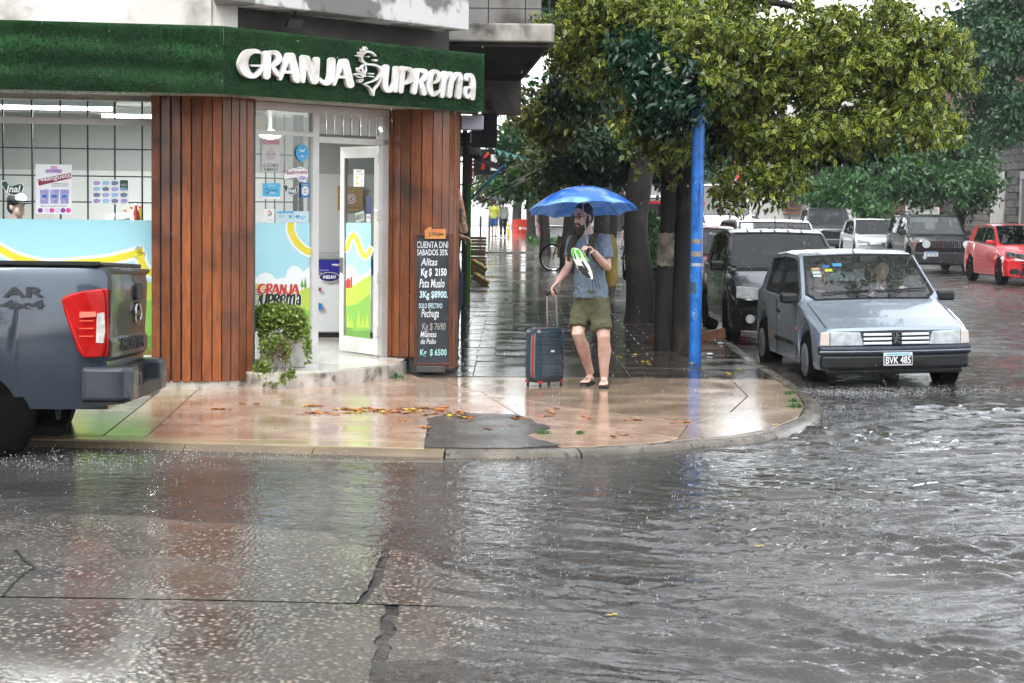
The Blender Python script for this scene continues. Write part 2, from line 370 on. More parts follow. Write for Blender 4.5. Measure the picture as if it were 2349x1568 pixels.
def grid(name, xs, ys, zf, m, parent=None, smooth=True):
    """xs: function (row index -> array of x) or array; ys array"""
    ys = np.asarray(ys); rows = []
    for y in ys:
        x = np.asarray(xs(y) if callable(xs) else xs); rows.append(np.stack([x, np.full_like(x, y), zf(x, np.full_like(x, y))], 1))
    V = np.concatenate(rows); n = len(rows[0]); k = len(rows)
    i, j = np.meshgrid(np.arange(k - 1), np.arange(n - 1), indexing='ij'); a = (i * n + j).ravel()
    F = np.stack([a, a + 1, a + n + 1, a + n], 1)
    me = bpy.data.meshes.new(name); me.vertices.add(len(V)); me.vertices.foreach_set('co', V.ravel().astype(np.float32))
    me.loops.add(F.size); me.loops.foreach_set('vertex_index', F.ravel().astype(np.int32))
    me.polygons.add(len(F)); me.polygons.foreach_set('loop_start', np.arange(0, F.size, 4, dtype=np.int32)); me.polygons.foreach_set('loop_total', np.full(len(F), 4, np.int32))
    me.update(); me.validate(); me.materials.append(m)
    if smooth: me.polygons.foreach_set('use_smooth', [True] * len(me.polygons))
    o = bpy.data.objects.new(name, me); col.objects.link(o)
    if parent: o.parent = parent; o.matrix_parent_inverse = parent_mat(parent).inverted()
    return o
# one sheet to the horizon
xs = np.concatenate([np.array([-600, -200, -60, -25]), np.linspace(-14, 22, 90), np.array([40, 120, 600])])
ys = np.concatenate([np.array([-60, -20, -5]), np.linspace(2, 40, 110), np.array([60, 90, 150, 400, 1200])])
road = struct(grid('road', xs, ys, lambda x, y: road_z(x, y) - .012, M_asph))
# pebbled concrete slabs of the crossing, split by a joint and a tarred crack
zc = Zm(0, 1300, 2349 / 1650)
crack_far = [gp(*zc(x, y), -.05) for x, y in ((1835, 430), (1830, 520), (1780, 600), (1770, 680), (1745, 760), (1720, 840), (1670, 905), (1650, 928))]
crack_near = [gp(*zc(x, y), -.05) for x, y in ((1790, 945), (1800, 975), (1770, 1010), (1790, 1060), (1745, 1090), (1760, 1130), (1735, 1200), (1725, 1290))]
crack_near.append(crack_near[-1] + Vector((.02, -3.2, 0)))
YJ = gp(870, 1392, -.05).y
def crackx(pts):
    Y = np.array([p.y for p in pts]); X = np.array([p.x for p in pts]); o = np.argsort(Y)
    return lambda y: float(np.interp(y, Y[o], X[o]))
cf, cn = crackx(crack_far), crackx(crack_near)
def rough_edge(y, k): return .016 * mnoise.noise((y * 9, k, 3.1)) + .01 * mnoise.noise((y * 31, k, 8))
ROADTOP = lambda x, y: road_z(x, y) + .004
ya, yb = YJ + .012, 12.9
grid('road_slab', lambda y: np.linspace(-9, cf(y) - .022 + rough_edge(y, 1), 60), np.linspace(ya, yb, 90), ROADTOP, M_road, road)
grid('road_slab', lambda y: np.linspace(cf(y) + .022 + rough_edge(y, 2), 5.5, 60), np.linspace(ya, yb, 90), ROADTOP, M_road, road)
grid('road_slab', lambda y: np.linspace(-9, cn(y) - .03 + rough_edge(y, 3), 60), np.linspace(3, YJ - .012, 70), ROADTOP, M_road, road)
grid('road_slab', lambda y: np.linspace(cn(y) + .03 + rough_edge(y, 4), 5.5, 60), np.linspace(3, YJ - .012, 70), ROADTOP, M_road, road)
tar = MB()
for x in np.linspace(-8.9, 5.3, 60): pass
grid('tar_joint', np.linspace(-9, 5.5, 80), np.array([YJ - .03, YJ + .03]), lambda x, y: road_z(x, y) - .004, M_tar, road)
grid('tar_joint', lambda y: np.array([cf(y) - .05, cf(y) + .05]), np.linspace(YJ, yb, 60), lambda x, y: road_z(x, y) - .005, M_tar, road)
grid('tar_joint', lambda y: np.array([cn(y) - .07, cn(y) + .07]), np.linspace(3, YJ, 50), lambda x, y: road_z(x, y) - .005, M_tar, road)
# second, fine crack at the far left
ck = [gp(*zc(x, y), -.05) for x, y in ((70, 690), (110, 740), (160, 775), (115, 800), (60, 850), (10, 910))]
b = MB()
for a_, b_ in zip(ck, ck[1:]):
    n_ = Vector((b_.y - a_.y, a_.x - b_.x, 0)).normalized() * .007
    q = [a_ - n_, b_ - n_, b_ + n_, a_ + n_]; b.add([(p.x, p.y, float(road_z(p.x, p.y)) + .0075) for p in q], [(0, 1, 2, 3)])
b.build('tar_joint', M_tar, road)

# ---------------------------------------------------------------- water standing and running over the crossing
rng = np.random.default_rng(5)
waves = []
for i in range(90):
    lam = float(np.exp(rng.uniform(math.log(.06), math.log(.55)))); th = rng.normal(1.45, .38); k = 2 * math.pi / lam
    waves.append((k * math.cos(th), k * math.sin(th), rng.uniform(0, 6.28), lam))
def water_z(x, y):
    x = np.asarray(x, float); y = np.asarray(y, float)
    wx = x + .35 * np.sin(.9 * y + .4) + .2 * np.sin(1.7 * x + 2.1 * y); wy = y + .3 * np.sin(1.1 * x) + .16 * np.sin(2.3 * y + 1.3 * x)
    h = 0 * x
    for kx, ky, ph, lam in waves: h += .0058 * lam ** .78 * np.sin(kx * wx + ky * wy + ph)
    amp = .16 + .84 * smooth(-.6, 3.2, x + .12 * (12 - y)) * (1 - .75 * smooth(15.5, 20, y))
    amp = amp * (.6 + .35 * smooth(12.5, 7.5, y))
    pat = .55 + .45 * np.sin(.8 * x + 1.7 * y + 1.2 * np.sin(.6 * y + .9 * x))
    sharp = np.where(h > 0, h * 1.5, h * .8)
    # a low standing wave that runs across the lane
    yl = 12.15 + .12 * np.sin(2.1 * x) + .05 * np.sin(6.3 * x + 1); ridge = .022 * np.exp(-((y - yl) / .06) ** 2) * smooth(-.1, .5, x) * (1 - smooth(2.4, 3.3, x)) * (.6 + .4 * np.sin(5.2 * x + 1.3 * np.sin(3 * x)))
    return WATER_Z + sharp * amp * (.5 + .8 * pat) + ridge
def water_mat():
    m = bpy.data.materials.new('muddy_rain_water'); m.use_nodes = True; nt = m.node_tree; nt.nodes.clear(); N, L = nt.nodes.new, nt.links.new
    o = N('ShaderNodeOutputMaterial'); g = N('ShaderNodeNewGeometry')
    mp = N('ShaderNodeMapping'); mp.inputs['Scale'].default_value = (1, 1.0, 1); L(g.outputs['Position'], mp.inputs[0])
    n1 = N('ShaderNodeTexNoise'); n1.inputs['Scale'].default_value = 16; n1.inputs['Detail'].default_value = 3; n1.inputs['Distortion'].default_value = .6; L(mp.outputs[0], n1.inputs['Vector'])
    vo = N('ShaderNodeTexVoronoi'); vo.inputs['Scale'].default_value = 7; L(g.outputs['Position'], vo.inputs['Vector'])
    sn = N('ShaderNodeMath'); sn.operation = 'MULTIPLY'; sn.inputs[1].default_value = 55; L(vo.outputs['Distance'], sn.inputs[0])
    si = N('ShaderNodeMath'); si.operation = 'SINE'; L(sn.outputs[0], si.inputs[0])
    fa = N('ShaderNodeMapRange'); fa.inputs[1].default_value = .05; fa.inputs[2].default_value = .45; fa.inputs[3].default_value = .12; fa.inputs[4].default_value = 0; L(vo.outputs['Distance'], fa.inputs[0])
    rr = N('ShaderNodeMath'); rr.operation = 'MULTIPLY'; L(si.outputs[0], rr.inputs[0]); L(fa.outputs[0], rr.inputs[1])
    ad = N('ShaderNodeMath'); ad.operation = 'ADD'; L(n1.outputs[0], ad.inputs[0]); L(rr.outputs[0], ad.inputs[1])
    bp = N('ShaderNodeBump'); bp.inputs['Strength'].default_value = .5; bp.inputs['Distance'].default_value = .012; L(ad.outputs[0], bp.inputs['Height'])
    tr = N('ShaderNodeBsdfTransparent'); tr.inputs[0].default_value = (.72, .705, .68, 1)
    df = N('ShaderNodeBsdfDiffuse'); df.inputs[0].default_value = (*rgb('#6d6b68'), 1)
    n2 = N('ShaderNodeTexNoise'); n2.inputs['Scale'].default_value = .6; L(g.outputs['Position'], n2.inputs['Vector'])
    mr = N('ShaderNodeMapRange'); mr.inputs[1].default_value = .35; mr.inputs[2].default_value = .65; mr.inputs[3].default_value = .18; mr.inputs[4].default_value = .45; L(n2.outputs[0], mr.inputs[0])
    mm = N('ShaderNodeMixShader'); L(mr.outputs[0], mm.inputs[0]); L(tr.outputs[0], mm.inputs[1]); L(df.outputs[0], mm.inputs[2])
    gl = N('ShaderNodeBsdfGlossy'); gl.inputs['Roughness'].default_value = .04; L(bp.outputs[0], gl.inputs['Normal'])
    fr = N('ShaderNodeFresnel'); fr.inputs[0].default_value = 1.36; L(bp.outputs[0], fr.inputs['Normal'])
    mx = N('ShaderNodeMixShader'); L(fr.outputs[0], mx.inputs[0]); L(mm.outputs[0], mx.inputs[1]); L(gl.outputs[0], mx.inputs[2]); L(mx.outputs[0], o.inputs[0])
    return m
M_water = water_mat()
rows = [5.2]
while rows[-1] < 23.5: rows.append(rows[-1] + max(.016, rows[-1] ** 2 * .00026))
water = struct(grid('water', lambda y: np.concatenate([np.linspace(-.9 * y - 4, -.36 * y - 1.2, 24), np.linspace(-.36 * y - 1.0, .36 * y + 1.0, 500), np.linspace(.36 * y + 1.2, .9 * y + 4, 24)]), np.array(rows), water_z, M_water))

# ---------------------------------------------------------------- pavement
KERB = [gp(u, v, 0) for u, v in ((-420, 990), (-60, 1003), (235, 1008), (600, 1018), (980, 1028), (1180, 1029), (1350, 1024), (1520, 1013), (1680, 999), (1770, 983), (1832, 957), (1846, 932), (1830, 905), (1760, 856), (1700, 818), (1652, 782))]
k_end = KERB[-1]; STREET = Vector((-.012, 1, 0)).normalized()
KERB = [Vector((-30, KERB[0].y - 1.0, 0))] + KERB + [k_end + STREET * t for t in (3, 8, 16, 30, 50, 80, 130)]
inner = [(-4, 140), (-4, 19), (-30, 15)]
sidewalk = struct(MB().prism([(p.x, p.y) for p in KERB] + inner, -.4, -.012).build('sidewalk', M_joint))
def inset(poly, d):
    P = [Vector((p[0], p[1])) for p in poly]; A = sum(P[i].x * P[(i + 1) % len(P)].y - P[(i + 1) % len(P)].x * P[i].y for i in range(len(P)))
    if A < 0: P = P[::-1]
    out = []
    for i in range(len(P)):
        a, b_, c = P[i - 1], P[i], P[(i + 1) % len(P)]; e1 = (b_ - a); e2 = (c - b_)
        if e1.length < 1e-6 or e2.length < 1e-6: continue
        n1 = Vector((-e1.y, e1.x)).normalized(); n2 = Vector((-e2.y, e2.x)).normalized(); m_ = n1 + n2
        if m_.length < .2: m_ = n1
        m_.normalize(); out.append(b_ + m_ * d / max(.4, m_.dot(n1)))
    return out
def pave(name, px, m, z=0., g=.005, world=False):
    poly = [(p[0], p[1]) for p in (px if world else [gp(u, v, z) for u, v in px])]
    if name == 'asphalt_patch':                     # crumbled outline
        q = []
        for i in range(len(poly)):
            a_, b_ = Vector(poly[i]), Vector(poly[(i + 1) % len(poly)]); k_ = max(2, int((b_ - a_).length / .05))
            for t_ in range(k_):
                p_ = a_.lerp(b_, t_ / k_); n_ = Vector((b_.y - a_.y, a_.x - b_.x)).normalized(); q.append(tuple(p_ + n_ * (.05 * mnoise.noise((p_.x * 3, p_.y * 3, 1)) + .03 * mnoise.noise((p_.x * 14, p_.y * 14, 5)))))
        poly = q; g = 0.; z = .003
    return MB().prism(inset(poly, g), -.2, z).build(name, m, sidewalk, bevel=.003, seg=1)
pave('paving_slab', [(-420, 880), (-100, 893), (352, 909), (234, 1002), (-60, 998), (-420, 985)], M_greyc)
pave('paving_slab', [(352, 909), (390, 880), (470, 880), (450, 897), (332, 1005), (234, 1002)], M_yelc)
pave('paving_slab', [(450, 897), (480, 870), (900, 840), (960, 866), (1105, 900), (1190, 953), (1028, 949), (985, 962), (976, 1014), (600, 1009), (332, 1005)], M_salmon)
pave('paving_slab', [(-60, 998), (234, 1002), (600, 1009), (976, 1014), (975, 1029), (600, 1019.5), (235, 1009.5), (-60, 1004.5)], M_yelc)
pave('asphalt_patch', [(1028, 949), (1190, 953), (1262, 984), (1200, 1000), (1290, 1024), (1180, 1030), (975, 1029), (985, 962)], wet_ground('patch_asphalt', '#3b3733', '#4d4843', 5, .1, .34, 2.2, .6, 90, '#5f5a53', 120, .62), -.006, .002)
pave('paving_slab', [(960, 866), (1652, 866), (1682, 876), (1715, 909), (1676, 946), (1579, 973), (1567, 970), (1292, 933), (1105, 900)], M_brownc)
pave('paving_slab', [(1105, 900), (1292, 933), (1567, 970), (1579, 973), (1556, 1006), (1190, 953)], M_salmon)
pave('paving_slab', [(1190, 953), (1556, 1006), (1520, 1014), (1350, 1025), (1290, 1025), (1200, 1000), (1262, 984)], M_salmon)
pave('paving_slab', [(1579, 973), (1676, 946), (1715, 909), (1682, 876), (1652, 866), (1772, 866), (1831, 905), (1847, 932), (1833, 957), (1771, 983.5), (1681, 999.5), (1530, 1013), (1556, 1006)], M_brownc)
# dark tiles of the side-street pavement
def bline(y): return -.55 - .019 * (y - 20)
def kline(y): return float(np.interp(y, [gp(1772, 866).y, KERB[-8].y, KERB[-8].y + 100], [gp(1772, 866).x, KERB[-8].x, KERB[-8].x - 1.2]))
TY0 = gp(1300, 866).y; tn = 0; y = TY0; r = 0
tiles = {}
while y < 34.0:
    pitch = .62 if r < 3 else .4; x = -1.2 + (r % 2) * (.0 if r < 3 else .2)
    while x < kline(y) - .02:
        x1 = min(x + pitch * (1 if r >= 3 else 1.3), kline(y + .2) - .01)
        if x1 - x > .08:
            z = random.uniform(-.003, .002)
            key = (round(x1 - x, 3), pitch)
            if key not in tiles:
                o = MB().prism(inset([(0, 0), (x1 - x, 0), (x1 - x, pitch), (0, pitch)], .004), -.1, 0).build('paving_tile', M_tile, sidewalk, bevel=.003, seg=1); tiles[key] = o
            else:
                o = tiles[key].copy(); col.objects.link(o)
            o.location = (x, y, z); o.rotation_euler = (random.uniform(-.006, .006), random.uniform(-.006, .006), 0); tn += 1
        x = x1
    y += pitch; r += 1
YT = y
MB().prism([(-1.6, YT), (kline(YT), YT), (kline(66) , 66), (-2.2, 66)], -.1, 0).build('far_pavement', M_far, sidewalk)
MB().prism([(-3, 66.02), (kline(66), 66.02), (kline(110), 128), (-3, 128)], -.1, .05).build('far_pavement', M_far, sidewalk, bevel=.02)
# kerb stones
def offs(P, d):
    out = []
    for i, p in enumerate(P):
        t = (P[min(i + 1, len(P) - 1)] - P[max(i - 1, 0)]).normalized(); out.append(p + Vector((t.y, -t.x, 0)) * d)
    return out
ck = catmull(KERB[1:-6], 5); ck = [Vector((p.x, p.y, 0)) for p in ck] + KERB[-6:]
Lc = [0]
for a_, b_ in zip(ck, ck[1:]): Lc.append(Lc[-1] + (b_ - a_).length)
def cpt(s):
    i = max(0, min(len(Lc) - 2, int(np.searchsorted(Lc, s)) - 1)); f_ = (s - Lc[i]) / max(1e-6, Lc[i + 1] - Lc[i]); return ck[i].lerp(ck[i + 1], f_)
s_ = 0
while s_ < min(Lc[-1], 45):
    e_ = s_ + .95; seg = [cpt(s_ + .004 + (e_ - s_ - .008) * t / 5) for t in range(6)]
    rg = []
    for k, p in enumerate(seg):
        drop = float(smooth(-1.2, 1.0, p.x)) if p.y < 18 else 1.
        w = .17 - .02 * drop; zo = -.075 + .045 * drop; t_ = (seg[min(k + 1, 5)] - seg[max(k - 1, 0)]).normalized(); n_ = Vector((t_.y, -t_.x, 0))
        rg.append([p + UZ * -.3, p + UZ * -.004, p + n_ * w * .5 + UZ * (-.004 * drop + (zo * .42) * (1 - drop)), p + n_ * (w - .02) + UZ * (zo + .012 * drop), p + n_ * w + UZ * (zo - .02), p + n_ * (w + .01) + UZ * -.3])
    MB().loft(rg).build('kerb_stone', M_kerb if seg[2].x > -.6 else M_tan, sidewalk, True, angle=50)
    s_ = e_
# far side of the side street
far_walk = struct(MB().prism([(13.7, 30), (30, 30), (30, 160), (15.4, 160)], -.4, 0).build('sidewalk', M_far))
MB().prism([(13.5, 30), (13.68, 30), (15.38, 160), (15.2, 160)], -.3, .004).build('kerb_stone', M_kerb, far_walk, bevel=.02)
# ================================================================== corner shop
AN1 = R(9.9); e1 = Vector((math.cos(AN1), math.sin(AN1), 0)); n1 = Vector((math.sin(AN1), -math.cos(AN1), 0))
FA = Vector((-2.6, 17.2, 0)); FB = Vector((-.335, 20.1, 0)); e2 = (FB - FA).normalized(); n2 = Vector((e2.y, -e2.x, 0))
G1 = Vector((-3.28, 17.9, 0)); G2 = FA - n2 * .65
UZ = Vector((0, 0, 1))
M_white = mat('white_painted_metal', '#d9d9d6', .35, c2='#c9c9c5', ns=3, coat=.2)
M_plaster = mat('white_painted_plaster', '#d3d0cb', .7, c2='#bdb9b2', ns=1.3, dirt='#8f8a82', ds=3.2, bump=.15, bs=30)
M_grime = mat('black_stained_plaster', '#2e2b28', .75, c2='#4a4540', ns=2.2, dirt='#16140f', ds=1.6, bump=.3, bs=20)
M_peel = mat('peeling_paint_plaster', '#cfcdc9', .75, c2='#75736f', ns=1.15, detail=9, thresh=(.50, .535), dirt='#57544f', ds=5, bump=.25, bs=18)
M_base = mat('weathered_white_base', '#c6c2ba', .6, c2='#a7a196', ns=5, dirt='#4c453e', ds=7, bump=.3, bs=40)
M_pale = mat('pale_floor_tile', '#c9c6bb', .12, c2='#b9b5a8', ns=4)
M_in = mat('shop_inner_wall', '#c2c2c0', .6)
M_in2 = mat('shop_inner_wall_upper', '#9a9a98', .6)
M_glass = glass_mat('shop_glass', (.93, .96, .96))
M_dark = mat('dark_painted_steel', '#23272b', .45)
def wood_mat(i, c, c2):
    return mat('varnished_wood_%d' % i, c, .38, c2=c2, ns=9, stretch=(6, 6, .55), dirt='#3b1d0c', ds=1.7, coat=.25, bump=.12, bs=60, rnd=.32, r2=.55)
M_wood = wood_mat(0, '#8f5024', '#703a1a')
M_film_blue = mat('window_film_sky_blue', '#a9dfe8', .45); M_film_white = mat('window_film_white', '#eef4f4', .45); M_film_yel = mat('window_film_yellow', '#e6d83b', .45)
M_film_g1 = mat('window_film_light_green', '#b9d04e', .45); M_film_g2 = mat('window_film_green', '#86bf54', .45); M_film_g3 = mat('window_film_dark_green', '#6fa04b', .45)
M_film_br = mat('window_film_brown', '#8a6a35', .45); M_film_red = mat('print_red', '#c5362c', .45); M_black = mat('print_black', '#161616', .5)
M_print_w = mat('print_white', '#ececec', .5); M_teal = mat('print_teal_green', '#1f4a3c', .45); M_sblue = mat('print_sky_blue', '#3fa9dc', .45); M_dblue = mat('print_blue', '#1f6fb4', .45)
M_pink = mat('print_pink', '#d84a9a', .5); M_purple = mat('print_purple', '#7d3f9c', .5); M_lil = mat('print_lilac', '#b9b6d8', .5, c2='#8f8cc4', ns=30); M_maroon = mat('print_maroon', '#8d2a3c', .5)
shop = thing('corner_shop', 'white plastered corner shop building with wooden board columns and glass front', 'building', (-3.3, 18.2, 0))
def wallq(name, P, e, n, s0, s1, z0, z1, th, m, parent=shop, off=0., bevel=0.):
    a = Vector(P) + e * s0 + n * off; b = Vector(P) + e * s1 + n * off
    return MB().slab([a + UZ * z0, b + UZ * z0, b + UZ * z1, a + UZ * z1], -n * th).build(name, m, parent, bevel=bevel)
def on1(u, v): return pl(u, v, G1, n1)
def on2(u, v): return pl(u, v, G2, n2)
def s1(u): q = pl(u, 462, G1, n1) - G1; return q.dot(e1)
def s2(u): q = pl(u, 462, G2, n2) - G2; return q.dot(e2)
# ---- left facade
wallq('wall', G1, e1, n1, -8, .7, -.3, .26, .25, M_base, off=.04)
wallq('wall', G1, e1, n1, -8, .7, 2.66, 3.9, .25, M_plaster, off=.02)
wallq('upper_wall', G1, e1, n1, -8, s1(484), 3.2, 7.5, .3, M_plaster, off=.05)
fr = MB()
def fbar(mb, P, e, n, s0, s1_, z0, z1, d=.06, off=.03):
    a = Vector(P) + e * s0 + n * off; b_ = Vector(P) + e * s1_ + n * off
    mb.slab([a + UZ * z0, b_ + UZ * z0, b_ + UZ * z1, a + UZ * z1], -n * d)
def zat(v, u, P, n): return pl(u, v, P, n).z
zt0, zt1 = zat(286, 180, G1, n1), zat(271, 180, G1, n1)
wtop = zat(211, 180, G1, n1)
win1 = MB(); fbar(win1, G1, e1, n1, -6, .2, zt0, zt1); fbar(win1, G1, e1, n1, -6, .2, .26, .30); fbar(win1, G1, e1, n1, -6, .2, wtop, 2.68); fbar(win1, G1, e1, n1, -6, -5.93, .26, 2.66)
wf1 = win1.build('window_frame', M_white, shop, bevel=.004)
for z0, z1 in ((.30, zt0), (zt1, wtop)):
    a = G1 - e1 * 6; b_ = G1 + e1 * .2
    MB().slab([a + UZ * z0, b_ + UZ * z0, b_ + UZ * z1, a + UZ * z1], -n1 * .006).build('window_pane', M_glass, shop)
# inner security grille, bars as read through the glass
gr1 = G1 - n1 * .18
zz = Zm(0, 250, 2.24)
for x in (25, 235, 438, 635, 830, 1027, 1200):
    u = zz(x, 500)[0]; p = pl(u, 462, gr1, n1); MB().bar((p.x, p.y, .3), (p.x, p.y, 2.68), .014 if x != 235 else .03, .014).build('grille_bar', M_dark, shop)
for y in (515, 712, 900, 1090):
    z = zat(zz(600, y)[1], zz(600, y)[0], gr1, n1); MB().bar(gr1 - e1 * 3 + UZ * z, gr1 + e1 * .25 + UZ * z, .012, .012).build('grille_bar', M_dark, shop)
# film print on the left window
film1 = G1 + n1 * .0
zf = zat(504, 150, G1, n1)
a = G1 - e1 * 6 + n1 * .004; b_ = G1 + e1 * .12 + n1 * .004
film = MB().slab([a + UZ * .30, b_ + UZ * .30, b_ + UZ * zf, a + UZ * zf], n1 * .001).build('window_film', M_film_blue, shop)
def flat_stroke(name, pts, w, P, n, off, m, parent, cv, k=6):
    mb = MB(); stroke_solid(mb, pts, w, lambda x, y: pl(*cv(x, y), P, n), n, 0.0006, off, k); return mb.build(name, m, parent)
sw = [(-500, 1080), (-160, 1150), (-40, 1215), (120, 1300), (330, 1350), (600, 1338), (800, 1315), (1000, 1264), (1012, 1262), (1022, 1330), (1060, 1398), (1136, 1412)]
decal('film_print', [(-500, 1700), (300, 1560), (760, 1500), (1030, 1468), (1140, 1490), (1140, 2060), (-500, 2060)], G1, n1, .0056, M_film_g1, film, zz)
flat_stroke('film_print', sw, 95, G1, n1, .0062, M_film_white, film, zz); flat_stroke('film_print', sw, 50, G1, n1, .007, M_film_yel, film, zz)
z5 = Zm(0, 800, 2.0909)
decal('film_print', [(600, 420), (970, 345), (1062, 372), (1062, 742), (600, 742)], G1, n1, .0063, M_film_g2, film, z5)
decal('film_print', [(600, 640), (800, 600), (970, 590), (1062, 585), (1062, 742), (600, 742)], G1, n1, .007, M_film_g3, film, z5)
for x in (965, 990, 1018, 1044): decal('film_print', [(x, 742), (x, 690), (x + 8, 672), (x + 17, 690), (x + 17, 742)], G1, n1, .0078, M_film_br, film, z5)
decal('film_print', [(955, 708), (1062, 702), (1062, 712), (955, 718)], G1, n1, .0085, M_film_br, film, z5)
# ---- chamfered front
sM0, sM1 = s2(713), s2(727); sD1 = s2(872)
wallq('wall', G2, e2, n2, .47, 3.9, 2.66, 3.58, .2, M_grime)
zh0, zh1 = zat(325, 800, G2, n2), zat(313, 800, G2, n2)
ztop = 2.64
w2 = MB(); fbar(w2, G2, e2, n2, sM0, sM1, .15, ztop, .08); fbar(w2, G2, e2, n2, .8, sM0, zat(312, 650, G2, n2), zat(301, 650, G2, n2)); fbar(w2, G2, e2, n2, .8, sD1 + .12, ztop - .02, 2.7)
fbar(w2, G2, e2, n2, sM1, sD1 + .12, zat(331, 800, G2, n2), zat(317, 800, G2, n2), .07); fbar(w2, G2, e2, n2, .8, sM0, .15, .24); fbar(w2, G2, e2, n2, sD1, sD1 + .1, .15, ztop, .09)
w2.build('window_frame', M_white, shop, bevel=.004)
zt = zat(306, 650, G2, n2)
for z0, z1 in ((.2, zt), (zt, ztop)):
    a = G2 + e2 * .8; b_ = G2 + e2 * sM0
    MB().slab([a + UZ * z0, b_ + UZ * z0, b_ + UZ * z1, a + UZ * z1], -n2 * .006).build('window_pane', M_glass, shop)
# vertical louvres over the door
z6 = Zm(700, 0, 2.24)
for x in (770, 830, 888, 950, 1012, 1075, 1135, 1190):
    p = on2(*z6(x, 880)); zl0, zl1 = zat(310, 800, G2, n2), 2.62
    MB().box((p.x - n2.x * .03, p.y - n2.y * .03, (zl0 + zl1) / 2), (.075, .012, zl1 - zl0), AN1 + R(18)).build('louvre_slat', M_white, shop)
# grille inside the side light
g2i = G2 - n2 * .15
for x, w in ((350, .012), (415, .012), (484, .012), (565, .045), (605, .045)):
    p = pl(*z6(x, 1200), g2i, n2); MB().bar((p.x, p.y, .16), (p.x, p.y, 2.6), w, w).build('grille_bar', M_dark, shop)
for y in (1120, 1290, 1460):
    z = zat(z6(450, y)[1], z6(450, y)[0], g2i, n2); MB().bar(g2i + e2 * .9 + UZ * z, g2i + e2 * (sM0 + .02) + UZ * z, .012, .012).build('grille_bar', M_dark, shop)
# film print on the side light
zr = Zm(700, 300, 2.24)
def d2(pts, off, m, par, cv=zr): return decal('film_print', pts, G2, n2, off, m, par, cv)
film2 = decal('window_film', [(150, 938), (664, 938), (664, 1700), (150, 1700)], G2, n2, .004, M_film_blue, shop, zr)
def blob(cx, cy, rx, ry, n=18): return [(cx + rx * math.cos(2 * math.pi * i / n), cy + ry * math.sin(2 * math.pi * i / n)) for i in range(n)]
d2([(150, 1420), (262, 1345), (300, 1310), (340, 1295), (390, 1310), (420, 1345), (450, 1335), (490, 1330), (500, 1280), (540, 1245), (585, 1255), (615, 1290), (664, 1255), (664, 1480), (150, 1480)], .006, M_film_white, film2)
d2([(150, 1385), (262, 1375), (400, 1395), (560, 1440), (664, 1400), (664, 1690), (150, 1690)], .0068, M_film_g1, film2)
d2([(150, 1500), (400, 1540), (664, 1570), (664, 1698), (150, 1698)], .0075, M_film_g2, film2)
flat_stroke('film_print', [(528, 942), (525, 990), (560, 1070), (620, 1130), (662, 1150)], 75, G2, n2, .0062, M_film_white, film2, zr)
flat_stroke('film_print', [(528, 942), (527, 990), (562, 1068), (620, 1128), (662, 1147)], 48, G2, n2, .007, M_film_yel, film2, zr)
for x, y, h in ((607, 1400, 60), (630, 1405, 80)): d2([(x - 12, y), (x, y - h), (x + 14, y)], .0082, M_film_g3, film2); d2([(x - 2, y), (x + 3, y), (x + 3, y + 14), (x - 2, y + 14)], .0082, M_film_br, film2)

